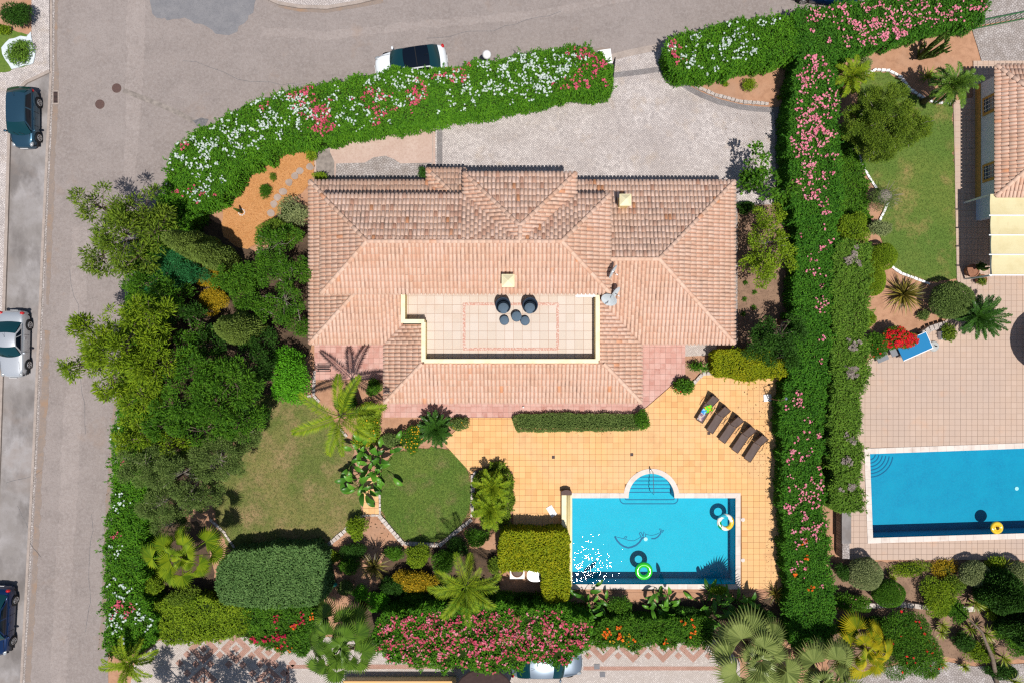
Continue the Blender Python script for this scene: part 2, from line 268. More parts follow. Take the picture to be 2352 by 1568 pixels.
# ---------------------------------------------------------------- mesh tools
ORG = {}
def org(o): return ORG.get(o.name, Vector((0, 0, 0)))
class MB:
    def __init__(s): s.v = []; s.f = []; s.n = 0
    def add(s, V, F, m=0):
        V = np.asarray(V, dtype=np.float64).reshape(-1, 3)
        if isinstance(F, np.ndarray): s.f.append((F + s.n, m))
        else:
            by = {}
            for f in F: by.setdefault(len(f), []).append(f)
            for k, fl in by.items(): s.f.append((np.array(fl, dtype=np.int64) + s.n, m))
        s.v.append(V); s.n += len(V); return s
    def mesh(s, name, mats, smooth=False, shift=None):
        V = np.concatenate(s.v) if s.v else np.zeros((0, 3))
        if shift is not None: V = V - np.array(shift)
        me = bpy.data.meshes.new(name)
        me.vertices.add(len(V)); me.vertices.foreach_set('co', V.astype(np.float32).ravel())
        loops = np.concatenate([f.ravel() for f, _ in s.f]).astype(np.int32)
        sizes = np.concatenate([np.full(len(f), f.shape[1]) for f, _ in s.f]).astype(np.int32)
        mi = np.concatenate([np.full(len(f), m) for f, m in s.f]).astype(np.int32)
        me.loops.add(len(loops)); me.loops.foreach_set('vertex_index', loops)
        st = np.zeros(len(sizes), dtype=np.int32); st[1:] = np.cumsum(sizes)[:-1]
        me.polygons.add(len(sizes)); me.polygons.foreach_set('loop_start', st); me.polygons.foreach_set('loop_total', sizes)
        me.polygons.foreach_set('material_index', mi)
        me.polygons.foreach_set('use_smooth', np.full(len(sizes), smooth))
        for m in mats: me.materials.append(m)
        me.update(calc_edges=True); return me
def link(name, me, parent=None, loc=None, rot=None, mtx=None):
    o = bpy.data.objects.new(name, me); COL.objects.link(o)
    if parent is not None: o.parent = parent; ORG[o.name] = org(parent)
    if mtx is not None: o.matrix_local = mtx
    if loc is not None: o.location = loc
    if rot is not None: o.rotation_euler = rot
    return o
def mats_of(m): return [M[k] for k in ([m] if isinstance(m, str) else m)]
def build(name, mb, m, parent=None, smooth=False):
    """mesh given in world metres; becomes a child of parent, or a top-level object"""
    sh = org(parent) if parent is not None else None
    return link(name, mb.mesh(name, mats_of(m), smooth, sh), parent)
def tag(o, label, cat=None, group=None, kind=None):
    if label: o['label'] = label
    if cat: o['category'] = cat
    if group: o['group'] = group
    if kind: o['kind'] = kind
    return o
def thing(name, loc, label, cat, group=None, rotz=0):
    o = bpy.data.objects.new(name, None); COL.objects.link(o); o.location = loc; o.rotation_euler = (0, 0, rotz); o.empty_display_size = .2
    ORG[o.name] = Vector(loc); return tag(o, label, cat, group)
def solo(name, mb, m, label, cat, group=None, smooth=False):
    """a one-mesh thing whose origin is at its base"""
    V = np.concatenate(mb.v); b = Vector((V[:, 0].mean(), V[:, 1].mean(), V[:, 2].min()))
    o = link(name, mb.mesh(name, mats_of(m), smooth, b), None, b); return tag(o, label, cat, group)
def box(c, s, rz=0, tx=0):
    x, y, z = [v / 2 for v in s]
    V = np.array([(-x, -y, -z), (x, -y, -z), (x, y, -z), (-x, y, -z), (-x, -y, z), (x, -y, z), (x, y, z), (-x, y, z)])
    if rz or tx:
        m = np.array(Euler((0, tx, rz)).to_matrix()); V = V @ m.T
    return V + np.array(c), [(0, 3, 2, 1), (4, 5, 6, 7), (0, 1, 5, 4), (1, 2, 6, 5), (2, 3, 7, 6), (3, 0, 4, 7)]
def tube(pts, rad, n=8, cap=True):
    pts = [np.array(p, dtype=float) for p in pts]; k = len(pts)
    if np.isscalar(rad): rad = [rad] * k
    V = []
    for i, p in enumerate(pts):
        d = pts[min(i + 1, k - 1)] - pts[max(i - 1, 0)]; d = d / (np.linalg.norm(d) + 1e-9)
        a = np.array((0, 0, 1.)) if abs(d[2]) < .9 else np.array((1., 0, 0)); u = np.cross(d, a); u /= np.linalg.norm(u); w = np.cross(d, u)
        for j in range(n):
            t = 2 * math.pi * j / n; V.append(p + rad[i] * (math.cos(t) * u + math.sin(t) * w))
    F = [(i * n + j, i * n + (j + 1) % n, (i + 1) * n + (j + 1) % n, (i + 1) * n + j) for i in range(k - 1) for j in range(n)]
    if cap: F += [tuple(range(n - 1, -1, -1)), tuple((k - 1) * n + j for j in range(n))]
    return np.array(V), F
def lathe(prof, n=20, c=(0, 0, 0), sx=1, sy=1):
    V = [(c[0] + r * sx * math.cos(2 * math.pi * j / n), c[1] + r * sy * math.sin(2 * math.pi * j / n), c[2] + z) for r, z in prof for j in range(n)]
    k = len(prof); F = [(i * n + j, i * n + (j + 1) % n, (i + 1) * n + (j + 1) % n, (i + 1) * n + j) for i in range(k - 1) for j in range(n)]
    F += [tuple(range(n - 1, -1, -1)), tuple((k - 1) * n + j for j in range(n))]
    return np.array(V), F
def torus(c, Rr, r, n=40, k=14, flat=1.0):
    V = [(c[0] + (Rr + r * math.cos(b)) * math.cos(a), c[1] + (Rr + r * math.cos(b)) * math.sin(a), c[2] + flat * r * math.sin(b))
         for a in np.linspace(0, 2 * math.pi, n, False) for b in np.linspace(0, 2 * math.pi, k, False)]
    return np.array(V), [(i * k + j, ((i + 1) % n) * k + j, ((i + 1) % n) * k + (j + 1) % k, i * k + (j + 1) % k) for i in range(n) for j in range(k)]
def prism(outer, z0, z1, holes=(), sides=True, bottom=False):
    """flat slab from plan points in metres"""
    loops = [[Vector((p[0], p[1], 0)) for p in lp] for lp in [outer] + list(holes)]
    flat = [p for lp in loops for p in lp]; tris = tessellate_polygon(loops)
    n = len(flat); V = [(p.x, p.y, z1) for p in flat]; F = []
    for t in tris:
        a, b, c = [flat[i] for i in t]
        F.append(tuple(t) if (b - a).cross(c - a).z > 0 else tuple(reversed(t)))
    if sides:
        V += [(p.x, p.y, z0) for p in flat]; s = 0
        for lp in loops:
            k = len(lp); ar = sum(lp[i].x * lp[(i + 1) % k].y - lp[(i + 1) % k].x * lp[i].y for i in range(k))
            for i in range(k):
                a, b = s + i, s + (i + 1) % k
                F.append((n + a, n + b, b, a) if (ar > 0) == (s == 0) else (n + b, n + a, a, b))
            s += k
    return np.array(V), F
def PP(pts, z=0): return [P(x, y, z) for x, y in pts]
def inpoly(px, py, poly):
    px = np.asarray(px, float); py = np.asarray(py, float); r = np.zeros(px.shape, bool); n = len(poly)
    for i in range(n):
        x0, y0 = poly[i][0], poly[i][1]; x1, y1 = poly[(i + 1) % n][0], poly[(i + 1) % n][1]
        if y0 == y1: continue
        c = ((y0 > py) != (y1 > py)) & (px < (x1 - x0) * (py - y0) / (y1 - y0) + x0); r ^= c
    return r
def smoothpoly(pts, it=2):
    for _ in range(it):
        q = []
        for i in range(len(pts)):
            a, b = pts[i], pts[(i + 1) % len(pts)]
            q += [(a[0] * .75 + b[0] * .25, a[1] * .75 + b[1] * .25), (a[0] * .25 + b[0] * .75, a[1] * .25 + b[1] * .75)]
        pts = q
    return pts
def wob(pts, amp, step=.25, seed=0):
    """resample an outline and roughen it"""
    r = np.random.default_rng(seed); out = []
    for i in range(len(pts)):
        a = np.array(pts[i][:2]); b = np.array(pts[(i + 1) % len(pts)][:2]); n = max(1, int(np.linalg.norm(b - a) / step))
        for k in range(n): out.append(a + (b - a) * k / n + r.normal(0, amp, 2))
    return [tuple(p) for p in out]
def surface(name, pts, z, m, kind='structure', z0=-.05, holes=(), label=None, rough=0, smooth=0, parent=None):
    w = [(p.x, p.y) for p in PP(pts, z)]
    if smooth: w = smoothpoly(w, smooth)
    if rough: w = wob(w, rough, seed=len(name) + len(pts))
    mb = MB().add(*prism(w, z0, z, holes)); o = build(name, mb, m, parent)
    if kind and parent is None: o['kind'] = kind
    if label: o['label'] = label
    return o
def band(name, line, w, z, m, z0=-.05, closed=False, kind='structure', parent=None):
    """a strip of width w metres along a line of plan points"""
    p = [np.array(P(x, y, z)[:2]) for x, y in line]; L = []; Rr = []
    for i in range(len(p)):
        d = p[(i + 1) % len(p) if closed else min(i + 1, len(p) - 1)] - p[i - 1 if closed else max(i - 1, 0)]; d /= np.linalg.norm(d); nn = np.array((-d[1], d[0]))
        L.append(p[i] + nn * w / 2); Rr.append(p[i] - nn * w / 2)
    n = len(p); V = [(*q, z) for q in L] + [(*q, z) for q in Rr] + [(*q, z0) for q in L] + [(*q, z0) for q in Rr]; F = []
    for i in range(n if closed else n - 1):
        j = (i + 1) % n; F += [(i, n + i, n + j, j), (2 * n + i, i, j, 2 * n + j), (n + i, 3 * n + i, 3 * n + j, n + j)]
    if not closed: F += [(0, 2 * n, 3 * n, n), (n - 1, 2 * n - 1, 4 * n - 1, 3 * n - 1)]
    o = build(name, MB().add(V, F), m, parent)
    if kind and parent is None: o['kind'] = kind
    return o
def clip_rect(poly, x0, x1, y0, y1):
    def cl(ps, ax, v, keep):
        o = []
        for i in range(len(ps)):
            a, b = ps[i - 1], ps[i]; ia, ib = keep(a[ax], v), keep(b[ax], v)
            if ia != ib:
                t = (v - a[ax]) / (b[ax] - a[ax]); o.append((a[0] + t * (b[0] - a[0]), a[1] + t * (b[1] - a[1])))
            if ib: o.append(b)
        return o
    ge = lambda a, b: a >= b; le = lambda a, b: a <= b
    for ax, v, k in ((0, x0, ge), (0, x1, le), (1, y0, ge), (1, y1, le)):
        if not poly: return []
        poly = cl(poly, ax, v, k)
    return poly
def tiles(parent, name, poly, z, pitch, m, gap=.014, th=.02, skip=None, limit=300, off=(0, 0), prefer=None):
    """square paving tiles: up to `limit` single ones, cut pieces and the rest joined"""
    x0 = min(p[0] for p in poly); x1 = max(p[0] for p in poly); y0 = min(p[1] for p in poly); y1 = max(p[1] for p in poly)
    h = (pitch - gap) / 2; full = []; rest = MB()
    for i in range(int((x1 - x0) / pitch) + 2):
        for j in range(int((y1 - y0) / pitch) + 2):
            cx = x0 + off[0] + (i + .5 - 1) * pitch; cy = y0 + off[1] + (j + .5 - 1) * pitch
            if skip is not None and skip(cx, cy, h): continue
            ins = inpoly([cx - h, cx + h, cx + h, cx - h, cx], [cy - h, cy - h, cy + h, cy + h, cy], poly)
            if ins.all(): full.append((cx, cy))
            elif ins.any():
                q = clip_rect([(p[0], p[1]) for p in poly], cx - h, cx + h, cy - h, cy + h)
                if len(q) >= 3:
                    k = len(q); ar = sum(q[a][0] * q[(a + 1) % k][1] - q[(a + 1) % k][0] * q[a][1] for a in range(k))
                    if ar < 0: q = q[::-1]
                    if abs(ar) > 1e-4: rest.add([(*p, z) for p in q] + [(*p, z - th) for p in q], [tuple(range(k))] + [(k + a, k + (a + 1) % k, (a + 1) % k, a) for a in range(k)])
    if prefer: full.sort(key=prefer)
    b = MB().add(*box((0, 0, -th / 2), (2 * h, 2 * h, th))); me = b.mesh(name, mats_of(m)); o0 = org(parent)
    for k, (cx, cy) in enumerate(full):
        if k < limit:
            o = link(name, me, parent, (cx - o0.x, cy - o0.y, z - o0.z + random.uniform(-.0015, .0015))); o.rotation_euler = (random.uniform(-.004, .004), random.uniform(-.004, .004), random.uniform(-.006, .006))
        else: rest.add(*box((cx, cy, z - th / 2 + random.uniform(-.0015, .0015)), (2 * h, 2 * h, th)))
    if rest.n: build(name + '_field', rest, m, parent)['kind'] = 'stuff'
def stones(parent, line, w, h, z, m='stone', name='edging_stone', step=.3, jit=.15):
    """a row of edging stones along a line of plan points, each an object"""
    pts = [np.array(P(x, y, z)[:2]) for x, y in line]; seg = [np.linalg.norm(pts[i + 1] - pts[i]) for i in range(len(pts) - 1)]
    r = random.Random(len(line)); o0 = org(parent); d = step / 2; tot = sum(seg); mes = []
    for k in range(4):
        V, F = box((0, 0, 0), (step * .93, w, h)); V = V + np.random.default_rng(k).normal(0, .012, V.shape); V[:, 2] = np.where(V[:, 2] > 0, V[:, 2], -h / 2); mes.append(MB().add(V, F).mesh(name, mats_of(m)))
    while d < tot:
        a = d; i = 0
        while a > seg[i]: a -= seg[i]; i += 1
        q = pts[i] + (pts[i + 1] - pts[i]) * a / seg[i]; dd = pts[i + 1] - pts[i]
        o = link(name, mes[r.randrange(4)], parent, (q[0] - o0.x, q[1] - o0.y, z - o0.z + h / 2), (0, 0, math.atan2(dd[1], dd[0]) + r.uniform(-.1, .1) * jit * 4))
        o.scale = (r.uniform(1 - jit, 1), r.uniform(1 - jit, 1 + jit), r.uniform(1 - jit, 1 + jit)); d += step
def edging(label, lines, w=.16, h=.12, z=.04, m='stone', step=.28, group='stone edgings of the garden beds'):
    t = thing('stone_edging', P(*lines[0][0], 0), label, 'edging', group)
    for ln in lines: stones(t, ln, w, h, z, m, step=step)
    return t
# ================================================================ SETTING: ground, roads, pavements
POOL = [(1314, 1142), (1443, 1142)] + [(1495.5 - 52.5 * math.cos(R(a)), 1140 - 54 * math.sin(R(a))) for a in range(4, 178, 8)] + [(1548, 1142), (1688, 1142), (1688, 1339), (1314, 1339)]
POOL_W = [(p.x, p.y) for p in PP(POOL)]
def grow(poly, d):
    n = len(poly); ar = sum(poly[i][0] * poly[(i + 1) % n][1] - poly[(i + 1) % n][0] * poly[i][1] for i in range(n)); sg = 1 if ar > 0 else -1; out = []
    for i in range(n):
        a, b, c = [np.array(poly[k % n]) for k in (i - 1, i, i + 1)]
        u = (b - a) / (np.linalg.norm(b - a) + 1e-9); w = (c - b) / (np.linalg.norm(c - b) + 1e-9)
        n1 = np.array((u[1], -u[0])) * sg; n2 = np.array((w[1], -w[0])) * sg; q = n1 + n2; q = q / (np.linalg.norm(q) + 1e-9)
        out.append(tuple(b + q * d / max(.5, float(q @ n1))))
    return out
POOL_MID = grow(POOL_W, .18)
POOL2 = [(1996, 1041), (2560, 1021), (2560, 1216), (2003, 1233)]
POOL2_W = [(p.x, p.y) for p in PP(POOL2)]; POOL2_MID = grow(POOL2_W, .18)
g = MB().add(*prism([(-300, -300), (300, -300), (300, 300), (-300, 300)], -.3, 0, [POOL_MID, POOL2_MID], sides=False))
build('ground', g, 'soil')['kind'] = 'structure'
ROAD = [(118, -700), (118, 165), (101, 523), (78, 1045), (50, 1568), (30, 2100), (255, 2100), (248, 1500), (285, 900), (345, 600), (395, 430), (480, 330), (620, 268), (900, 205), (1400, 152), (1440, 138), (1535, 118), (1830, 55), (2300, -5), (2900, -110), (2900, -700)]
surface('road', ROAD, .012, 'asphalt')
surface('worn_lane', [(292, -200), (336, -200), (334, 80), (327, 210), (318, 330), (300, 480), (282, 480), (288, 330), (290, 120)], .0155, 'asphalt_worn', z0=0, rough=.05)
surface('worn_lane', [(600, 62), (760, 72), (980, 48), (1250, 22), (1500, -30), (1500, -10), (1250, 42), (980, 66), (760, 92), (600, 84)], .0155, 'asphalt_worn', z0=0, rough=.05)
surface('worn_lane', [(168, 520), (205, 520), (190, 900), (168, 1300), (150, 1620), (112, 1620), (128, 1300), (150, 900)], .0155, 'asphalt_worn', z0=0, rough=.06)
surface('gutter_grit', [(122, -60), (134, -60), (131, 120), (136, 200), (128, 330), (122, 520), (112, 700), (106, 700), (108, 520), (119, 200)], .0165, 'grit', z0=0, rough=.035)
surface('gutter_grit', [(103, 760), (114, 760), (112, 900), (96, 1100), (84, 1350), (70, 1568), (56, 1568), (72, 1350), (86, 1045)], .0165, 'grit', z0=0, rough=.035)
surface('hedge_grit', [(262, 920), (268, 920), (250, 1200), (240, 1490), (228, 1490), (240, 1200)], .0165, 'grit', z0=0, rough=.05)
surface('hedge_grit', [(470, 300), (620, 240), (860, 188), (870, 196), (640, 252), (480, 312)], .0165, 'grit', z0=0, rough=.05)
surface('hedge_grit', [(1060, 150), (1400, 108), (1402, 128), (1100, 160)], .0165, 'grit', z0=0, rough=.05)
_r = np.random.default_rng(12)
for _x, _y, _dx, _dy, _n in ((160, 620, 3, 26, 14), (210, 1180, -2, 24, 12), (420, 140, 26, 5, 10), (980, 88, 24, -4, 12), (95, 1080, -18, 9, 4), (40, 1160, 6, 10, 9)):
    _p = [(_x, _y)]
    for _i in range(_n): _p.append((_p[-1][0] + _dx + _r.normal(0, 5), _p[-1][1] + _dy + _r.normal(0, 5)))
    band('road_crack', _p, .025, .034 if _x < 100 else .0165, 'tar', z0=0)
surface('road_patch', [(342, -60), (590, -60), (586, 20), (560, 55), (530, 82), (505, 80), (470, 58), (430, 42), (400, 45), (345, 40)], .02, 'asphalt_dark', rough=.05, z0=.0, smooth=1)
surface('road_patch', [(443, 277), (462, 271), (480, 276), (470, 290), (452, 292)], .019, 'tar', z0=0, rough=.03)
band('trench_repair', [(283, 208), (320, 222), (370, 242), (415, 262), (450, 283)], .32, .018, 'trench', z0=0)
surface('parking_lane', [(115, 168), (60, 192), (24, 230), (22, 340), (17, 523), (1, 1045), (-22, 1568), (-40, 2100), (28, 2100), (47, 1568), (75, 1045), (98, 523)], .03, 'concrete')
band('kerb', [(118, -700), (116.5, 168), (99.5, 523), (76.5, 1045), (48.5, 1568), (30, 2100)], .17, .055, 'kerb')
band('gutter_stones', [(124, -300), (122, 168), (105, 523), (82, 1045), (54, 1568), (36, 2100)], .16, .022, 'cobble_rough')
surface('pavement', [(113, -700), (113, 163), (60, 187), (22, 222), (19, 340), (14, 523), (-3, 1045), (-26, 1568), (-44, 2100), (-900, 2100), (-900, -700)], .13, 'cobble')
band('kerb', [(113, 163), (60, 188), (22, 224), (19, 340), (14, 523), (-3, 1045), (-26, 1568), (-44, 2100)], .2, .145, 'kerb')
surface('pavement', [(560, -260), (612, -8), (640, 3), (688, 11), (750, 13), (821, 1), (868, -9), (1000, -260)], .12, 'cobble')
band('kerb', [(556, -260), (610, -5), (640, 7), (688, 15), (750, 17), (821, 5), (870, -6), (1004, -260)], .22, .135, 'kerb')
band('verge_grit', [(640, 12), (688, 22), (750, 25), (821, 13), (880, 2)], .3, .016, 'grit', z0=0)
# verge garden top left
surface('garden_soil', [(-200, -300), (72, -300), (72, 78), (-200, 90)], .145, 'soil')
surface('lawn', [(-200, 74), (30, 70), (70, 82), (71, 150), (30, 160), (0, 168), (-200, 200)], .15, 'lawn_b', rough=.03)
# ---- the plot
surface('garden_soil', [(300, 650), (420, 440), (640, 330), (760, 420), (720, 800), (890, 900), (890, 1010), (1180, 1060), (1180, 1230), (1310, 1360), (1830, 1360), (1830, 1480), (330, 1480), (260, 1400), (275, 900)], .02, 'soil')
surface('gravel_bed', [(505, 500), (540, 400), (600, 350), (700, 322), (722, 345), (722, 420), (640, 480), (585, 575), (520, 560)], .05, 'gravel_bed', smooth=1, rough=.04)
surface('driveway', [(1000, 258), (1100, 240), (1402, 185), (1398, 128), (1535, 96), (1560, 188), (1596, 210), (1640, 232), (1700, 247), (1796, 252), (1800, 470), (1000, 470)], .06, 'cobble')
band('driveway_band', [(1010, 260), (1010, 400)], .36, .066, 'cobble_grey', z0=0)
band('driveway_band', [(1404, 174), (1470, 166), (1545, 155)], .36, .066, 'cobble_grey', z0=0)
band('driveway_band', [(1560, 188), (1582, 203), (1610, 218), (1650, 234), (1700, 246), (1740, 251), (1783, 253)], .36, .066, 'cobble_grey', z0=0)
band('driveway_band', [(1784, 246), (1786, 340), (1790, 440)], .33, .07, 'cobble_grey', z0=0)
band('driveway_band', [(1688, 434), (1794, 434)], .36, .066, 'cobble_grey', z0=0)
band('gate_threshold', [(1398, 134), (1440, 123), (1535, 103)], .42, .072, 'kerb', z0=0)
surface('forecourt', [(722, 335), (760, 318), (1000, 262), (1000, 440), (722, 440)], .05, 'pink_slab' if 'pink_slab' in M else 'concrete')
surface('cobble_strip', [(772, 376), (838, 374), (858, 362), (885, 358), (905, 366), (920, 376), (992, 374), (996, 410), (770, 410)], .056, 'cobble_rough', z0=0)
surface('concrete_patch', [(726, 332), (755, 322), (758, 350), (768, 372), (768, 410), (726, 412)], .057, 'trench', z0=0)
band('drain_joint', [(994, 264), (994, 395)], .05, .058, 'kerb', z0=0)
# terraces and decks
TERR = [(722, 700), (1574, 700), (1574, 858), (1543, 883), (1489, 930), (1455, 958), (880, 958), (880, 872), (722, 872)]
DECK = [(1018, 1016), (1076, 959), (1455, 959), (1490, 931), (1544, 884), (1590, 882), (1614, 858), (1810, 862), (1810, 1352), (1290, 1352), (1290, 1240), (1178, 1240), (1178, 1084), (1152, 1064), (1098, 1074), (1083, 1087)]
PATH = [(834, 1088), (868, 1088), (870, 1180), (834, 1180)]
DECK2 = [(2190, 232), (2236, 224), (2236, 140), (2700, 140), (2700, 1285), (1948, 1285), (1950, 1180), (1968, 1000), (1975, 880), (1996, 826), (2050, 800), (2120, 765), (2165, 742), (2215, 700), (2198, 640)]
deck = surface('pool_deck', DECK, .08, 'deck_grout', holes=[POOL_MID], z0=-.1)
terr = surface('house_terrace', TERR, .12, 'pink_grout')
path = surface('garden_path', PATH, .06, 'deck_grout')
deck2 = surface('neighbour_deck', DECK2, .06, 'deck2_grout', holes=[POOL2_MID], z0=-.1)
def W(pts, z): return [(p.x, p.y) for p in PP(pts, z)]
tiles(deck, 'deck_tile', W(DECK, .1), .1, .385, 'deck_tile', skip=lambda x, y, h: inpoly([x - h, x + h, x + h, x - h, x], [y - h, y - h, y + h, y + h, y], grow(POOL_W, .05)).any(), prefer=lambda c: abs(c[0] - 9) + abs(c[1] + 8))
tiles(path, 'path_tile', W(PATH, .08), .08, .385, 'deck_tile')
hx0, hx1, hy0, hy1 = -12.3, 13.6, -.1, 10.0
tiles(terr, 'terrace_tile', W(TERR, .14), .14, .355, 'pink_tile', skip=lambda x, y, h: y > .35 or (-7.2 < x < 7.3 and y > -3.1))
POOL2_G = grow(POOL2_W, .05)
tiles(deck2, 'deck_tile', W(DECK2, .08), .08, .37, 'deck2_tile', skip=lambda x, y, h: x > 34.6 or inpoly([x - h, x + h, x + h, x - h], [y - h, y - h, y + h, y + h], POOL2_G).any(), prefer=lambda c: abs(c[0] - 28) + abs(c[1] + 3))
surface('garden_mulch', [(300, 640), (440, 490), (520, 520), (590, 585), (715, 500), (715, 800), (640, 930), (560, 920), (520, 1020), (480, 1110), (400, 1200), (330, 1150), (275, 1000), (275, 850)], .045, 'shade_mulch', rough=.06)  # dark ground sheet painted in for the shade beneath the west trees
surface('garden_mulch', [(880, 1255), (1140, 1260), (1150, 1370), (1300, 1385), (1830, 1372), (1830, 1470), (760, 1470), (800, 1380), (870, 1350)], .045, 'shade_mulch', rough=.06)
surface('garden_mulch', [(260, 1180), (470, 1200), (500, 1360), (760, 1392), (740, 1465), (330, 1465)], .043, 'shade_mulch', rough=.06)
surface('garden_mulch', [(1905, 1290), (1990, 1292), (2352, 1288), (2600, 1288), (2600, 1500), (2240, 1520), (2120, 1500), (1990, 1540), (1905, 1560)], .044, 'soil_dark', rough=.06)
# lawns
LAWN1 = [(560, 905), (722, 912), (738, 930), (790, 992), (815, 1035), (806, 1085), (832, 1130), (830, 1180), (745, 1252), (530, 1262), (500, 1212), (480, 1100), (540, 1030)]
LAWN2 = [(912, 1035), (960, 1028), (1040, 1030), (1082, 1088), (1080, 1185), (1010, 1247), (928, 1243), (872, 1178), (870, 1100), (885, 1060)]
LAWN3 = [(1986, 178), (2010, 166), (2040, 168), (2068, 184), (2088, 212), (2115, 228), (2140, 238), (2188, 243), (2196, 440), (2200, 640), (2140, 648), (2085, 632), (2040, 600), (2014, 520), (2036, 468), (2004, 422), (1980, 376), (1966, 318), (1966, 240)]
def grass(pts, z, n, seed):
    w = W(pts, z); r = np.random.default_rng(seed); xs = [p[0] for p in w]; ys = [p[1] for p in w]
    x = r.uniform(min(xs), max(xs), n); y = r.uniform(min(ys), max(ys), n); k = inpoly(x, y, w); x = x[k]; y = y[k]; n = len(x)
    a = r.uniform(0, 6.28, n); h = r.uniform(.025, .06, n); b = .02
    V = np.stack([np.stack([x - b * np.sin(a), y + b * np.cos(a), np.full(n, z)], 1), np.stack([x + b * np.sin(a), y - b * np.cos(a), np.full(n, z)], 1),
                  np.stack([x + h * np.cos(a), y + h * np.sin(a), z + h], 1)], 1).reshape(-1, 3)
    return MB().add(V, np.arange(n * 3).reshape(-1, 3))
for nm, pts, m_, z_, sd in (('a', LAWN1, 'lawn_a', .06, 1), ('b', LAWN2, 'lawn_b', .06, 2), ('c', LAWN3, 'lawn_c', .05, 3)):
    lo = surface('lawn', pts, z_, m_, rough=.05, smooth=1 if nm == 'b' else 0)
    go = build('grass', grass(pts, z_, 26000, sd), 'lawn_' + nm, lo); go['kind'] = 'stuff'
surface('ground_cover', [(1925, 300), (1962, 312), (1970, 350), (1984, 392), (1990, 440), (1995, 520), (1925, 560)], .03, 'ground_cover', rough=.05)
surface('neighbour_driveway', [(2232, 66), (2380, 36), (2700, 36), (2700, 150), (2258, 152), (2246, 110)], .05, 'cobble_rough')
surface('street_paving', [(2270, 0), (2700, -60), (2700, 36), (2380, 36), (2232, 62)], .03, 'cobble_rough')
surface('side_path', [(1574, 770), (1646, 770), (1646, 815), (1574, 818)], .08, 'cobble_white')
surface('house_apron', [(1684, 425), (1694, 425), (1694, 800), (1684, 800)], .07, 'cobble_rough')
surface('side_bed', [(1694, 450), (1830, 440), (1830, 860), (1646, 858), (1646, 818), (1694, 800)], .03, 'soil_dark', rough=.05)
surface('courtyard', [(318, 1478), (420, 1462), (700, 1462), (1650, 1462), (1700, 1520), (1700, 2100), (240, 2100), (300, 1568)], .045, 'cobble_white')
surface('corner_path', [(1880, 1590), (1990, 1545), (2120, 1510), (2240, 1530), (2400, 1520), (2400, 1640), (1880, 1700)], .04, 'cobble_rough')
# stone inlays of the courtyard (diamonds and bands)
ct = bpy.data.objects['courtyard']
def diamond(x, y, rx, ry, m, nm, dz=0, hole=None):
    q = [(x - rx, y), (x, y - ry), (x + rx, y), (x, y + ry)]; h = ()
    z = .0485 + dz
    if hole: h = [[(p.x, p.y) for p in PP([(x - rx * hole, y), (x, y - ry * hole), (x + rx * hole, y), (x, y + ry * hole)], z)]]
    build(nm, MB().add(*prism([(p.x, p.y) for p in PP(q, z)], .04, z, h)), m, ct)
def inlay(x, y, rx, ry, small=True):
    diamond(x, y, rx, ry, 'cobble_pink', 'diamond_frame', hole=.5); diamond(x, y, rx * .27, ry * .27, 'cobble_pink', 'diamond_centre')
for i in range(3): inlay(467 + i * 75 , 1489 + (0 if i < 2 else 8), 35, 35)
for x, y in ((505, 1468), (430, 1502), (505, 1503), (412, 1522), (450, 1524), (483, 1524), (525, 1525), (558, 1526), (597, 1524), (578, 1505), (632, 1526), (672, 1522), (652, 1545), (430, 1545), (580, 1545), (578, 1470)):
    diamond(x, y, 9.5, 9.5, 'cobble_pink', 'small_diamond')
for x, y in ((467, 1560), (618, 1560)): inlay(x, y, 33, 30)
for i in range(5): inlay(1385 + i * 69, 1488, 33, 33)
for i in range(5): diamond(1351 + i * 69, 1505, 9, 9, 'cobble_pink', 'small_diamond')
band('inlay_band', [(661, 1600), (661, 1530), (760, 1530), (1180, 1530)], .3, .0485, 'cobble_pink', z0=0, parent=ct)
band('inlay_band', [(1340, 1534), (1660, 1534)], .26, .0485, 'cobble_pink', z0=0, parent=ct)
for x, y in ((1371, 1530), (1384, 1548)):
    solo('drain_cover', MB().add(*box(P(x, y, .055), (.36, .34, .03))), 'asphalt_dark', 'square grey drain cover in the courtyard, %s of the pair' % ('upper' if y < 1540 else 'lower'), 'drain cover', 'courtyard drain covers')
# ---- edgings
edging('cream edging stones along the lower right edge of the worn lawn', [[(832, 1184), (745, 1258)]], .26, .14)
edging('stone edging around the lower half of the small octagonal lawn', [[(871, 1182), (926, 1246), (1010, 1250), (1085, 1190)], [(1086, 1186), (1086, 1092), (1098, 1080)]], .24, .14)
edging('small edging stones between the tiled path and the octagonal lawn', [[(872, 1095), (873, 1178)], [(833, 1182), (870, 1182)]], .12, .1)
edging('short stone edging by the leaning palm trunk and worn lawn', [[(482, 1190), (515, 1220), (540, 1258)]], .14, .1)
edging('pale stone edging beside the bright green bush by the pink terrace', [[(723, 850), (721, 908), (738, 926)], [(706, 909), (720, 909)]], .17, .12)
edging('short stone edging below the feathery palm on the worn lawn', [[(778, 980), (796, 1000)]], .15, .1)
edging('white stone edging along the top curve of the neighbour lawn', [[(1984, 174), (2010, 161), (2040, 163), (2068, 178), (2090, 207), (2115, 223), (2140, 235), (2186, 240)]], .14, .12, step=.3, m='white')
edging('white stone edging left of the neighbour lawn beside the low green cover', [[(1966, 318), (1969, 350), (1978, 376), (1992, 402), (2004, 422), (2014, 436)]], .12, .1, m='white')
edging('white stone edging under the bare shrub beside the neighbour lawn', [[(2040, 462), (2030, 485), (2016, 514)]], .12, .1, m='white')
edging('white stone edging along the bottom of the neighbour lawn', [[(2046, 612), (2068, 628), (2090, 636), (2130, 651)]], .14, .12, m='white')
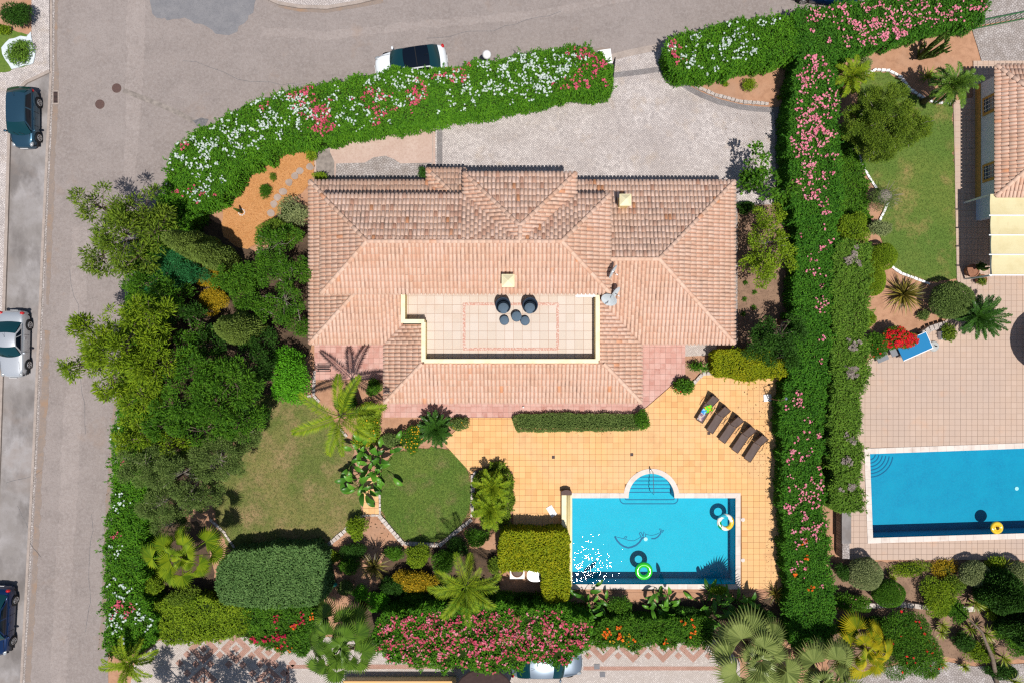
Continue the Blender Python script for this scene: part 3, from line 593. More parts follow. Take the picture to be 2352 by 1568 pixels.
edging('whitewashed stone edging by the corner hedge next to the orange deck', [[(1592, 880), (1614, 858), (1646, 856)]], .2, .12)
edging('white edging stones along the curved drive border by the red soil bed', [[(1573, 180), (1600, 200), (1640, 218), (1700, 234), (1770, 240)]], .22, .08, m='cobble_white')
edging('rough stone retaining edge across the neighbour bottom bed', [[(1955, 1388), (2070, 1384), (2130, 1392), (2240, 1394)]], .3, .3, step=.5)
# ---- stepping stones in the gravel
for i, (x, y) in enumerate([(712, 384), (689, 393), (677, 404), (664, 419), (650, 440), (637, 453), (629, 469), (622, 490), (598, 577)]):
    c = P(x, y, .06); r_ = np.random.default_rng(i); k = 9
    pl = [(c.x + r_.uniform(.2, .28) * math.cos(a) * 1.05, c.y + r_.uniform(.2, .28) * math.sin(a)) for a in np.linspace(0, 6.28, k, False)]
    which = ['nearest the concrete forecourt', 'second from the forecourt', 'third from the forecourt, small', 'fourth from the forecourt', 'fifth from the forecourt, half buried', 'sixth from the forecourt', 'seventh from the forecourt, in the bend', 'eighth from the forecourt, by the spiky shrub', 'lowest, at the tip of the gravel'][i]
    solo('stepping_stone', MB().add(*prism(pl, .03, .075)), 'step_stone', 'grey stepping stone in orange gravel, ' + which, 'stepping stone', 'stepping stones in the gravel')
def pebbles(pts, z, n, seed, m):
    w = W(pts, z); r = np.random.default_rng(seed); xs = [p[0] for p in w]; ys = [p[1] for p in w]
    x = r.uniform(min(xs), max(xs), n); y = r.uniform(min(ys), max(ys), n); k = inpoly(x, y, w); x = x[k]; y = y[k]; n = len(x); s = r.uniform(.02, .05, n); a = r.uniform(0, 6.28, n)
    V = np.stack([np.stack([x + s * np.cos(a + t), y + s * np.sin(a + t) * .7, np.full(n, z)], 1) for t in (0, 2.1, 4.2)] + [np.stack([x, y, z + s * .7], 1)], 1).reshape(-1, 3)
    q = np.arange(n)[:, None] * 4; F = np.concatenate([q + np.array(t) for t in ((0, 1, 3), (1, 2, 3), (2, 0, 3))])
    return MB().add(V, F)
build('gravel', pebbles([(515, 500), (545, 405), (600, 355), (700, 328), (718, 348), (718, 420), (640, 478), (585, 570), (525, 555)], .05, 16000, 4, 'pebble'), 'pebble')['kind'] = 'stuff'

def litter(parent, pts, n, z, seed, size=.05, bias=None):
    w = W(pts, z); r = np.random.default_rng(seed); xs = [p[0] for p in w]; ys = [p[1] for p in w]; x = r.uniform(min(xs), max(xs), n); y = r.uniform(min(ys), max(ys), n); k = inpoly(x, y, w); x = x[k]; y = y[k]; n = len(x); a = r.uniform(0, 6.28, n); s = r.uniform(.5, 1.3, n) * size
    V = np.stack([np.stack([x + s * np.cos(a + t) * q, y + s * np.sin(a + t) * q, z + r.uniform(.002, .02, n)], 1) for t, q in ((0, 1), (1.57, .4), (3.14, 1), (4.71, .4))], 1).reshape(-1, 3)
    build('leaf_litter', MB().add(V, np.arange(n * 4).reshape(-1, 4)), 'litter', parent)['kind'] = 'stuff'
litter(deck, [(1745, 880), (1800, 880), (1800, 1350), (1750, 1350), (1770, 1150)], 700, .105, 1, .035)
litter(deck, [(1690, 890), (1760, 880), (1790, 1100), (1700, 1090)], 160, .105, 2, .05)
litter(deck, [(1180, 960), (1480, 985), (1470, 1000), (1190, 1000)], 120, .105, 3, .03)
litter(bpy.data.objects['road'], [(560, 250), (870, 180), (1400, 110), (1400, 124), (870, 200), (570, 270)], 420, .018, 4, .035)
litter(bpy.data.objects['road'], [(262, 700), (275, 700), (262, 1200), (248, 1500), (225, 1500), (240, 1200)], 420, .018, 5, .04)
litter(bpy.data.objects['driveway'], [(1650, 260), (1796, 258), (1796, 440), (1700, 430)], 240, .066, 6, .04)
litter(bpy.data.objects['driveway'], [(1010, 262), (1390, 205), (1392, 218), (1010, 280)], 260, .066, 7, .035)
litter(bpy.data.objects['courtyard'], [(340, 1472), (700, 1468), (1640, 1475), (1640, 1500), (700, 1490), (340, 1492)], 500, .052, 8, .035)
litter(bpy.data.objects['garden_soil.001'], [(760, 1190), (1140, 1190), (1140, 1390), (760, 1390)], 900, .05, 9, .06)

# ================================================================ POOLS
def pool(name, poly, mid, outer, z_top, zf, wmat, pmat, label, zw, smoothc=False):
    c = np.mean(np.array(poly), 0); t = thing(name, (c[0], c[1], z_top), label, 'pool')
    n = len(poly); V = [(*p, z_top - .01) for p in poly] + [(*p, zf) for p in poly]
    F = [(i, (i + 1) % n, n + (i + 1) % n, n + i) for i in range(n)]
    sh = build('basin_wall', MB().add(V, F), pmat, t)
    fl = MB().add(*prism(poly, zf, zf, sides=False)); build('basin_floor', fl, pmat, t)
    build('water', MB().add(*prism(grow(poly, .01), zw, zw, sides=False)), wmat, t)
    return t
p1 = pool('swimming_pool', POOL_W, POOL_MID, None, .1, -1.1, 'water', 'pool', 'turquoise swimming pool with semicircular steps set in the orange deck', .0)
p2 = pool('swimming_pool', POOL2_W, POOL2_MID, None, .1, -1.25, 'water2', 'pool2', 'deep blue rectangular pool of the neighbour set in beige paving', -.02)
def coping(parent, inner, width, z, seglen, closed=True, skip=None):
    build('coping_bed', MB().add(*prism(grow(inner, width - .02), z - .09, z - .012, [inner])), 'kerb', parent)
    outer = grow(inner, width); n = len(inner); o0 = org(parent)
    for i in range(n):
        a, b = np.array(inner[i]), np.array(inner[(i + 1) % n]); A, B = np.array(outer[i]), np.array(outer[(i + 1) % n])
        k = max(1, round(np.linalg.norm(b - a) / seglen))
        for j in range(k):
            t0, t1 = j / k, (j + 1) / k; d_ = (b - a) / np.linalg.norm(b - a); g_ = d_ * .004 if k > 1 else d_ * 0
            nn_ = np.array((d_[1], -d_[0])); nn_ = nn_ if nn_ @ (A - a) > 0 else -nn_
            q = [a + (b - a) * t0 + g_, a + (b - a) * t1 - g_, B if j == k - 1 else a + (b - a) * t1 - g_ + nn_ * width, A if j == 0 else a + (b - a) * t0 + g_ + nn_ * width]
            if skip and skip((q[0] + q[2]) / 2): continue
            ar = sum(q[m_][0] * q[(m_ + 1) % 4][1] - q[(m_ + 1) % 4][0] * q[m_][1] for m_ in range(4))
            if ar < 0: q = q[::-1]
            z_ = z + random.uniform(-.002, .002)
            V = [(*p, z_) for p in q] + [(*p, z_ - .07) for p in q]
            build('coping_stone', MB().add(V, [(0, 1, 2, 3), (4, 5, 1, 0), (5, 6, 2, 1), (6, 7, 3, 2), (7, 4, 0, 3), (7, 6, 5, 4)]), 'coping', parent)
coping(p1, POOL_W, .33, .13, .62, skip=lambda p: p[0] < P(1314, 0).x)
coping(p2, POOL2_W, .36, .12, .55, skip=lambda p: p[0] > 36.5)
# steps in the semicircle and the line mosaics
def stepline(parent, line, zz, w=.05, nm='step_edge'):
    ps = [P(x, y, zz) for x, y in line]; V = []; F = []
    for i in range(len(ps)):
        d = ps[min(i + 1, len(ps) - 1)] - ps[max(i - 1, 0)]; d.normalize(); nn = Vector((-d.y, d.x, 0)) * w / 2
        V += [ps[i] + nn, ps[i] - nn]
        if i: F.append((2 * i - 2, 2 * i - 1, 2 * i + 1, 2 * i))
    build(nm, MB().add([tuple(v) for v in V], F), 'pool_line', parent)
def chord(y):
    h = 52.5 * math.sqrt(max(0, 1 - ((1140 - y) / 54.0) ** 2)) if y < 1140 else 52.5
    return 1495.5 - h, 1495.5 + h
for i, y in enumerate((1096, 1106, 1116, 1126, 1136)):
    z = -.14 - .16 * i; a, b = chord(y)
    prev = 1086 if i == 0 else (1096, 1106, 1116, 1126, 1136)[i - 1]
    aa = [(chord(yy)[0] + .5, yy) for yy in np.linspace(prev + .3, y, 5)]; bb = [(chord(yy)[1] - .5, yy) for yy in np.linspace(y, prev + .3, 5)]
    pts = [(p.x, p.y) for p in PP(aa + bb, 0)]
    build('pool_step', MB().add(*prism(pts, -1.1, z)), 'pool', p1)
    aw, bw = P(a + .7, y - .6, 0), P(b - .7, y - .6, 0); hw = .03
    build('step_edge', MB().add([(aw.x, aw.y - hw, z + .004), (bw.x, bw.y - hw, z + .004), (bw.x, bw.y + hw, z + .004), (aw.x, aw.y + hw, z + .004)], [(0, 1, 2, 3)]), 'pool_line', p1)
def ubend(x0, x1, y0, y1, r):
    return [(x0, y0)] + [(x0 + r - r * math.cos(R(a)), y1 - r + r * math.sin(R(a))) for a in range(0, 91, 15)] + [(x1 - r + r * math.sin(R(a)), y1 - r + r * math.cos(R(a))) for a in range(0, 91, 15)] + [(x1, y0)]
stepline(p1, ubend(1436, 1549, 1143, 1146.5, 3), -1.085, .055); stepline(p1, ubend(1424, 1557, 1143, 1156, 11), -1.085, .055)
# dolphins laid in mosaic on the floor
def mosaic(line, w):
    stepline(p1, line, -1.088, w, 'floor_mosaic')
D1 = [(1412, 1231), (1417, 1240), (1424, 1248), (1433, 1254), (1443, 1257), (1452, 1255), (1461, 1251), (1469, 1244), (1474, 1236), (1479, 1232)]
mosaic(D1, .11); mosaic([(1412, 1231), (1420, 1233), (1432, 1236), (1444, 1240), (1456, 1241), (1466, 1236), (1473, 1231)], .03)
mosaic([(1433, 1236), (1436, 1231), (1440, 1231), (1437, 1236)], .04); mosaic([(1473, 1233), (1468, 1223), (1472, 1221), (1477, 1230)], .06); mosaic([(1477, 1230), (1479, 1220), (1483, 1226), (1483, 1232)], .05)
mosaic([(1496, 1236), (1504, 1236), (1511, 1232), (1516, 1226), (1519, 1219)], .08); mosaic([(1484, 1226), (1496, 1229), (1508, 1226), (1515, 1222)], .025)
mosaic([(1518, 1220), (1514, 1213), (1518, 1214), (1520, 1218), (1525, 1216), (1521, 1222)], .05)
# curved corner steps of the second pool
for i, r_ in enumerate((14, 22, 30, 38, 46, 54)):
    z = -1.235 if i == 5 else -.1 - .19 * i
    stepline(p2, [(1996 + 1.2 + (r_) * math.sin(R(a)), 1041 + r_ * math.cos(R(a))) for a in range(2, 89, 8)], -1.23, .06)
# ================================================================ HOUSES
def px(u): return u / SC
TILE_BUDGET = {}
def arc_tile(r0, r1, ln, lift=.035, n=4, cap=True):
    """one canal tile along +y (up the slope), lower end at y=0"""
    V = []
    for (y, r, z) in ((0, r0, lift), (ln, r1, .004)):
        for j in range(n + 1):
            t = math.pi * j / n; V.append((r * math.cos(t), y, z + r * .68 * math.sin(t)))
    F = [(j, j + 1, n + 2 + j, n + 1 + j) for j in range(n)]
    if cap: F.append(tuple(range(n, -1, -1)))
    return np.array(V), F
TILE_V, TILE_F = arc_tile(.096, .083, .43)
TILE_ME = {}
def roof_slope(roof, poly, a, b, z0, slope, tmat, pmat, limit=0, pitch=.238, row=.385, thick=.1):
    """one roof slope. poly: plan points (m). a->b: eave line with the slope rising on its left side."""
    a = np.array(a, float); b = np.array(b, float); e = (b - a) / np.linalg.norm(b - a); nrm = np.array((-e[1], e[0]))
    q = [((np.array(p) - a) @ e, (np.array(p) - a) @ nrm) for p in poly]
    def pt(s, d, h=0): v = a + e * s + nrm * d; return (v[0], v[1], z0 + slope * d + h)
    n = len(q); V = [pt(s, d) for s, d in q] + [pt(s, d, -thick) for s, d in q]
    F = [tuple(range(n)), tuple(range(2 * n - 1, n - 1, -1))] + [(n + i, n + (i + 1) % n, (i + 1) % n, i) for i in range(n)]
    build('roof_bed', MB().add(V, F), pmat, roof)
    ca = 1 / math.sqrt(1 + slope * slope); sa = slope * ca
    B = np.array(((e[0], e[1], 0), (nrm[0] * ca, nrm[1] * ca, sa), (-nrm[0] * sa, -nrm[1] * sa, ca)))   # rows: local axes
    s0 = min(s for s, _ in q); s1 = max(s for s, _ in q); cols = int((s1 - s0) / pitch); st = s0 + ((s1 - s0) - (cols - 1) * pitch) / 2
    field = MB(); o0 = org(roof); cnt = 0
    if tmat not in TILE_ME: TILE_ME[tmat] = MB().add(TILE_V, TILE_F).mesh('roof_tile', mats_of(tmat), True)
    for i in range(cols):
        s = st + i * pitch; ds = []
        for k in range(n):
            (sa0, da0), (sb0, db0) = q[k], q[(k + 1) % n]
            if (sa0 > s) != (sb0 > s): ds.append(da0 + (s - sa0) / (sb0 - sa0) * (db0 - da0))
        ds.sort()
        for k in range(0, len(ds) - 1, 2):
            d = ds[k] - (.06 if ds[k] < .02 else 0)
            while d < ds[k + 1] - .06:
                ln = min(row * 1.12, (ds[k + 1] - d)) / ca; base = np.array(pt(s + random.uniform(-.011, .011), d + (random.uniform(-.05, 0) if d > .1 else 0), .0))
                rz = random.gauss(0, .02); Vt = TILE_V.copy()
                if cnt < limit and ln > .42:
                    m4 = Matrix(((B[0][0], B[1][0], B[2][0], base[0] - o0.x), (B[0][1], B[1][1], B[2][1], base[1] - o0.y), (B[0][2], B[1][2], B[2][2], base[2] - o0.z), (0, 0, 0, 1))) @ Matrix.Rotation(rz, 4, 'Z')
                    link('roof_tile', TILE_ME[tmat], roof, mtx=m4); cnt += 1
                else:
                    Vt[:, 1] *= ln / .43; x = Vt[:, 0] - rz * Vt[:, 1]; Vt[:, 0] = x
                    field.add(Vt @ B + base, TILE_F)
                d += row
    if field.n:
        o = build('tile_field', field, tmat, roof, True); o['kind'] = 'stuff'
RV, RF = arc_tile(.13, .115, .44, .03, 5)
RIDGE_ME = None
def ridge(roof, p0, p1, m='roof_tile'):
    global RIDGE_ME
    if RIDGE_ME is None: RIDGE_ME = MB().add(RV, RF).mesh('ridge_tile', mats_of(m), True)
    p0 = Vector(p0); p1 = Vector(p1); d = (p1 - p0); L = d.length; d.normalize(); n = max(1, int(L / .4)); o0 = org(roof)
    x = d.cross(Vector((0, 0, 1))).normalized(); z = x.cross(d)
    for i in range(n):
        b = p0 + d * (L * i / n) + z * .035 - o0
        m4 = Matrix(((x.x, d.x, z.x, b.x), (x.y, d.y, z.y, b.y), (x.z, d.z, z.z, b.z), (0, 0, 0, 1))) @ Matrix.Rotation(random.gauss(0, .012), 4, 'Z')
        link('ridge_tile', RIDGE_ME, roof, mtx=m4)
villa = thing('villa', (0, 4, .12), 'single-storey villa with peach clay-tiled hip roofs and a walled roof terrace', 'house')
ZL, TLs = 2.6, .33
def lo(u, v, d=None): return (px(u), px(v))
Wx, Nx, Sx, Ex, SWx, SEx, SSx = -438, 346.7, -4.7, 481.5, -276, 279.8, -131.9
roof = build('lower_roof', MB().add(*prism([lo(Wx + 14, Sx + 14), lo(SWx + 14, Sx + 14), lo(SWx + 14, SSx + 14), lo(SEx - 14, SSx + 14), lo(SEx - 14, Sx + 14), lo(Ex - 14, Sx + 14), lo(Ex - 14, Nx - 14), lo(Wx + 14, Nx - 14)], ZL - .16, ZL - .1)), 'cream', villa)
def face(pts, a, b, z0=ZL, t=TLs, tm='roof_tile', pm='pan', lim=0, rf=None):
    roof_slope(rf or roof, [lo(*p) for p in pts], lo(*a), lo(*b), z0, t, tm, pm, lim)
# lower roof slopes
face([(Wx, Nx), (Wx, Sx), (Wx + 112, Sx + 112), (Wx + 120, Sx + 130), (Wx + 120, Nx - 120)], (Wx, Nx), (Wx, Sx), lim=0)
face([(Wx, Sx), (SWx, Sx), (-233, Sx + 43), (-233, 108), (Wx + 112.7, 108)], (Wx, Sx), (SWx, Sx), lim=0)
face([(SWx, Sx), (SWx, SSx), (-190, SSx + 86), (-190, 36), (-235, 36)], (SWx, Sx), (SWx, SSx))
face([(SWx, SSx), (SEx, SSx), (SEx - 86, SSx + 86), (SWx + 86, SSx + 86)], (SWx, SSx), (SEx, SSx), lim=150)
face([(SEx, SSx), (SEx, Sx), (184, Sx + 95.8), (184, SSx + 86), (SEx - 86, SSx + 86)], (SEx, SSx), (SEx, Sx))
apx = (Ex - 175.7, 171.0)
face([(SEx, Sx), (Ex, Sx), apx, (184, 171), (184, Sx + 95.8)], (SEx, Sx), (Ex, Sx), lim=0)
face([(Ex, Sx), (Ex, Nx), apx], (Ex, Sx), (Ex, Nx))
face([(Ex, Nx), (115, Nx), (115, 300), (190, 300), (190, 171), apx], (Ex, Nx), (Wx, Nx), tm='roof_tile_mossy_lit', pm='pan_mossy_lit')
face([(-97, Nx), (-150, Nx), (-183.7, Nx), (Wx, Nx), (Wx + 60, Nx - 60), (-123.7, Nx - 60), (-97, Nx - 60)], (Ex, Nx), (Wx, Nx), tm='roof_tile', pm='pan_mossy_lit')
face([(-97, 373), (-183.7, 373), (-183.7 + 60, 313), (-97, 313)], (-97, 373), (-183.7, 373), pm='pan_mossy_lit')
face([(-183.7, 373), (-183.7, Nx), (-183.7 + 34, Nx - 34), (-183.7 + 60, 313)], (-183.7, 373), (-183.7, Nx))
def zl(d): return ZL + TLs * px(d)
def hip(p, q, d, rf=None): ridge(rf or roof, (*lo(*p), ZL), (*lo(*q), zl(d)))
hip((Wx, Sx), (Wx + 112, Sx + 112), 112); hip((Wx, Nx), (Wx + 46, Nx - 46), 46); hip((SWx, SSx), (SWx + 86, SSx + 86), 86); hip((SEx, SSx), (SEx - 86, SSx + 86), 86)
hip((Ex, Sx), apx, 175.7); hip((Ex, Nx), apx, 175.7); hip((-183.7, 373), (-123.7, 313), 60)
ridge(roof, (*lo(*apx), zl(175.7)), (*lo(205, 171), zl(175.7)))
# upper roof
ZU, TU = 4.4, .36
uw, ue, us, un = -395.2, 203.0, 99.2, 304.0; hd = (un - us) / 2; mid = us + hd; zr = ZU + TU * px(hd)
pw, pe, pn = -100.0, 132.6, 349.0; pm_ = (pw + pe) / 2; ph = (pe - pw) / 2; TP = .325; zp = ZU + TP * px(ph)
upper = build('upper_roof', MB().add(*prism([lo(uw + 12, us + 12), lo(ue - 12, us + 12), lo(ue - 12, un - 12), lo(pe - 12, un - 12), lo(pe - 12, pn - 12), lo(pw + 12, pn - 12), lo(pw + 12, un - 12), lo(uw + 12, un - 12)], ZU - .16, ZU - .1)), 'cream', villa)
def uface(pts, a, b, t=TU, **k): face(pts, a, b, z0=ZU, t=t, rf=upper, **k)
uface([(uw, us), (ue, us), (ue - hd, mid), (uw + hd, mid)], (uw, us), (ue, us), lim=150)
uface([(uw, un), (uw, us), (uw + hd, mid)], (uw, un), (uw, us))
uface([(ue, us), (ue, un), (ue - hd, mid)], (ue, us), (ue, un))
uface([(pw, un), (uw, un), (uw + hd, mid), (pm_, mid)], (ue, un), (uw, un), tm='roof_tile_mossy_lit', pm='pan_mossy_lit')
uface([(ue, un), (pe, un), (pm_, mid), (ue - hd, mid)], (ue, un), (uw, un), tm='roof_tile_mossy_lit', pm='pan_mossy_lit')
uface([(pe, pn), (pw, pn), (pm_, pn - ph)], (pe, pn), (pw, pn), t=TP, tm='roof_tile_mossy_lit', pm='pan_mossy_lit')
uface([(pw, pn), (pw, un), (pm_, mid), (pm_, pn - ph)], (pw, pn), (pw, un), t=TP)
uface([(pe, un), (pe, pn), (pm_, pn - ph), (pm_, mid)], (pe, un), (pe, pn), t=TP)
for c, q, z in (((uw, us), (uw + hd, mid), zr), ((uw, un), (uw + hd, mid), zr), ((ue, us), (ue - hd, mid), zr), ((ue, un), (ue - hd, mid), zr), ((pw, pn), (pm_, pn - ph), zp), ((pe, pn), (pm_, pn - ph), zp)):
    ridge(upper, (*lo(*c), ZU), (*lo(*q), z))
ridge(upper, (*lo(uw + hd, mid), zr), (*lo(ue - hd, mid), zr)); ridge(upper, (*lo(pm_, pn - ph), zp), (*lo(pm_, mid), zp))
# walls
wl_ = 20
build('wall', MB().add(*prism([lo(Wx + wl_, Sx + wl_), lo(SWx + wl_, Sx + wl_), lo(SWx + wl_, SSx + 60), lo(SEx - wl_, SSx + 60), lo(SEx - wl_, Sx + wl_), lo(Ex - wl_, Sx + wl_), lo(Ex - wl_, Nx - wl_), lo(pe - 15, Nx - wl_), lo(pe - 15, 349 - 15), lo(-90, 349 - 15), lo(-90, 353), lo(-165, 353), lo(-165, Nx - wl_), lo(Wx + wl_, Nx - wl_)], .1, ZL - .15)), 'cream', villa)
build('upper_wall', MB().add(*prism([lo(uw + 16, us + 20), lo(ue - 16, us + 20), lo(ue - 16, un - 16), lo(pe - 16, un - 16), lo(pe - 16, pn - 16), lo(pw + 16, pn - 16), lo(pw + 16, un - 16), lo(uw + 16, un - 16)], ZL - .09, ZU - .15)), 'cream', villa)
# terrace posts along the south porch
for i in range(6):
    u = SWx + 16 + (SEx - SWx - 32) * i / 5; build('porch_post', MB().add(*box((px(u), px(SSx + 16), 1.28), (.28, .28, 2.35))), 'cream', villa)
# roof terrace
ZT = 2.85; zpp = 3.78
TP_IN = [lo(-226, 118), lo(-226, 45.5), lo(-183, 45.5), lo(-183, -38), lo(177, -38), lo(177, 118)]
tf = build('terrace_floor', MB().add(*prism(TP_IN, ZL - .05, ZT)), 'terrace_grout', villa)
tx0, tx1, ty0, ty1 = px(-103), px(98), px(-16), px(80)
def tskip(x, y, h): return False
tiles(tf, 'floor_tile', TP_IN, ZT + .02, .54, 'terrace_tile', gap=.02, off=(.1, .1))
for nm, a, b in (('s', (tx0, ty0), (tx1, ty0)), ('n', (tx0, ty1), (tx1, ty1)), ('w', (tx0, ty0), (tx0, ty1)), ('e', (tx1, ty0), (tx1, ty1))):
    c = ((a[0] + b[0]) / 2, (a[1] + b[1]) / 2, ZT + .024); s = (abs(b[0] - a[0]) + .17, abs(b[1] - a[1]) + .17, .012)
    if nm in 'we': s = (.17, s[1] - .345, .012)
    build('border_tiles', MB().add(*box(c, s)), 'terrace_border', tf)
def wallrun(name, pts, w, z0, z1, m, cap, parent, capw=.05):
    for i in range(len(pts) - 1):
        a = Vector((*pts[i], 0)); b = Vector((*pts[i + 1], 0)); d = b - a; L = d.length; ang = math.atan2(d.y, d.x)
        ex = w / 2 if 0 < i + 1 < len(pts) - 1 else 0; c = (a + b) / 2 + d.normalized() * ex / 2
        o = build(name, MB().add(*box((c.x, c.y, (z0 + z1) / 2), (L + ex - (w / 2 if i else 0), w, z1 - z0 + i * .002), ang)), m, parent)
        build('coping', MB().add(*box((c.x, c.y, z1 + .03 + i * .002), (L + ex - (w / 2 if i else 0), w + capw, .06), ang)), cap, o)
wallrun('parapet', [lo(-229, 99), lo(-229, 42), lo(-186, 42), lo(-186, -41), lo(180, -41), lo(180, 99)], .2, ZL, zpp, 'parapet', 'parapet_top', villa)
# chimneys
def chimney(x, y, z0, z1, parent, s=.62):
    c = P(x, y, z1); ch = build('chimney', MB().add(*box((c.x, c.y, (z0 + z1) / 2), (s, s, z1 - z0))), 'parapet', parent)
    build('chimney_collar', MB().add(*box((c.x, c.y, z1 + .045), (s + .14, s + .14, .09))), 'parapet_top', ch)
    h = (s + .1) / 2; V = [(c.x + a * h, c.y + b * h, z1 + .09) for a, b in ((-1, -1), (1, -1), (1, 1), (-1, 1))] + [(c.x, c.y, z1 + .4)]
    build('chimney_cap', MB().add(V, [(0, 1, 4), (1, 2, 4), (2, 3, 4), (3, 0, 4)]), 'parapet_top', ch)
chimney(1436, 460, 2.9, 4.15, villa, .56); chimney(1167, 645, 4.3, 5.45, villa, .6)

# ---- neighbour house
h2 = thing('neighbour_house', P(2330, 300, .05), 'white neighbouring house with ochre window surrounds and clay-tiled roof', 'house')
wx = P(2240, 0, 0).x; yN = P(0, 165, 0).y * .945; yS = P(0, 490, 0).y
Z2 = 2.75; ex = P(2286, 0, Z2).x; eN = P(0, 150, Z2).y; eS = P(0, 452, Z2).y
build('wall', MB().add(*prism([(wx, yN), (wx, yS), (wx + 12, yS), (wx + 12, yN)], .04, Z2 - .1)), 'shade_blue_wall', h2)
build('plinth', MB().add(*box((wx - .03, (yN + yS) / 2 + .5, .3), (.06, yN - yS - 1.0, .52))), 'ochre', h2)
build('buttress', MB().add(*box((wx + .2, yS - .25, .95), (.4, .5, 1.8))), 'shade_blue_wall', h2)
r2 = build('roof', MB().add(*prism([(ex + .3, eN - .3), (ex + .3, eS + .3), (ex + 14, eS + .3), (ex + 14, eN - .3)], Z2 - .16, Z2 - .1)), 'shade_blue_wall', h2)
hw = (eN - eS) / 2; mm = (eN + eS) / 2
roof_slope(r2, [(ex, eN), (ex, eS), (ex + hw, mm)], (ex, eN), (ex, eS), Z2, .33, 'roof_tile', 'pan', 290)
roof_slope(r2, [(ex, eS), (ex + 14, eS), (ex + 14, mm), (ex + hw, mm)], (ex, eS), (ex + 14, eS), Z2, .33, 'roof_tile', 'pan', 0)
roof_slope(r2, [(ex + 14, eN), (ex, eN), (ex + hw, mm), (ex + 14, mm)], (ex + 14, eN), (ex, eN), Z2, .33, 'roof_tile', 'pan', 0)
ridge(r2, (ex, eS, Z2), (ex + hw, mm, Z2 + .33 * hw)); ridge(r2, (ex, eN, Z2), (ex + hw, mm, Z2 + .33 * hw))
for yy in (240, 395):
    cy = P(0, yy, 1.4).y; zc = 1.45
    wd = build('window', MB().add(*box((wx - .035, cy, zc), (.07, 1.15, 1.35))), 'ochre', h2)
    build('pane', MB().add(*box((wx - .072, cy, zc), (.02, .82, 1.0))), 'window_glass', wd)
    for k in range(3): build('window_bar', MB().add(*box((wx - .1, cy - .26 + .26 * k, zc), (.025, .025, 1.0))), 'white', wd)
    for k in range(3): build('window_bar', MB().add(*box((wx - .102, cy, zc - .3 + .3 * k), (.02, .82, .025))), 'white', wd)
    build('window_head', MB().add(*box((wx - .04, cy, zc + .74), (.09, .7, .16))), 'ochre', wd)
# awning on white bars beside the neighbour house
aw = thing('terrace_awning', P(2320, 540, .06), 'cream fabric terrace awning on white bars beside the neighbour house', 'awning')
za = 2.75
for i, (y0, y1) in enumerate(((446, 494), (495.5, 539), (540.5, 584), (585.5, 631))):
    a = P(2275 + i * 1.2, y0, za); b = P(2700, y1, za)
    V = []; n_ = 6
    for k in range(n_ + 1):
        for xx in (a.x, b.x): V.append((xx, a.y + (b.y - a.y) * k / n_, za - .05 * math.sin(math.pi * k / n_)))
    build('fabric_panel', MB().add(V, [(2 * k, 2 * k + 1, 2 * k + 3, 2 * k + 2) for k in range(n_)]), 'awning', aw)
for y in (495, 540, 585, 632):
    a = P(2275, y, za + .03); build('crossbar', MB().add(*box((a.x + 4, a.y, za + .03), (8.2, .07, .06))), 'white', aw)
a = P(2278, 446, za); b = P(2279, 632, za); build('edge_beam', MB().add(*box((a.x + .06, (a.y + b.y) / 2, za - .12), (.1, a.y - b.y, .1))), 'white', aw)
for q in (a, b): build('post', MB().add(*box((q.x + .06, q.y, za / 2 - .06), (.1, .1, za - .24))), 'white', aw)
# villa below the frame whose orange roof edge shows at the bottom
low = thing('garden_wall', P(915, 1590, 0), 'low orange-capped garden wall along the bottom edge of the courtyard', 'wall')
a = P(790, 1563, .8); b = P(1046, 1563, .8)
build('wall_body', MB().add(*box(((a.x + b.x) / 2, a.y - .5, .38), (b.x - a.x, .9, .7))), 'cream', low)
build('wall_cap', MB().add(*box(((a.x + b.x) / 2, a.y - .5, .78), (b.x - a.x + .1, 1.0, .1))), 'deck_tile', low)
# ================================================================ VEGETATION TOOLS
def unit(v): return v / (np.linalg.norm(v, axis=1, keepdims=True) + 1e-9)
def leaves(mb, pts, dirs, L, Wd, r, m=0, droop=.15, ups=None):
    n = len(pts); d = unit(dirs); up = unit(r.normal(0, .4, (n, 3)) + (np.array((0, 0, 1.0)) if ups is None else ups)); s = unit(np.cross(d, up))
    L = (L * r.uniform(.7, 1.25, n))[:, None]; w = (Wd * r.uniform(.75, 1.2, n))[:, None]
    a = pts; c = pts + d * L - np.array((0, 0, 1.0)) * L * droop; mid = pts + d * L * .5
    V = np.stack([a, mid + s * w / 2, c, mid - s * w / 2], 1).reshape(-1, 3)
    mb.add(V, np.arange(n * 4).reshape(-1, 4), m)
def flowers(mb, pts, size, r, m=0):
    n = len(pts); nr = unit(r.normal(0, .45, (n, 3)) + np.array((0, 0, 1.0))); u = unit(np.cross(nr, r.normal(0, 1, (n, 3)))); w = np.cross(nr, u); s = (size * r.uniform(.7, 1.2, n))[:, None]
    for k in range(5):
        t = 2 * math.pi * k / 5; d = math.cos(t) * u + math.sin(t) * w; q = -math.sin(t) * u + math.cos(t) * w
        V = np.stack([pts, pts + d * s * .55 + q * s * .32 + nr * s * .15, pts + d * s + nr * s * .05, pts + d * s * .55 - q * s * .32 + nr * s * .15], 1).reshape(-1, 3)
        mb.add(V, np.arange(n * 4).reshape(-1, 4), m)
def bumpy(x, y, s, seed):
    return (np.sin(x * 2.1 * s + seed) * np.cos(y * 1.7 * s + seed * 2) + .6 * np.sin(x * 4.3 * s + y * 3.1 * s + seed) + .5 * np.cos(x * 1.1 * s - y * 5.2 * s) + .55 * np.sin(x * 9.7 * s + seed) * np.cos(y * 8.9 * s + seed) + .4 * np.sin(x * 15 - y * 6) * np.cos(y * 14 + x * 5)) / 2
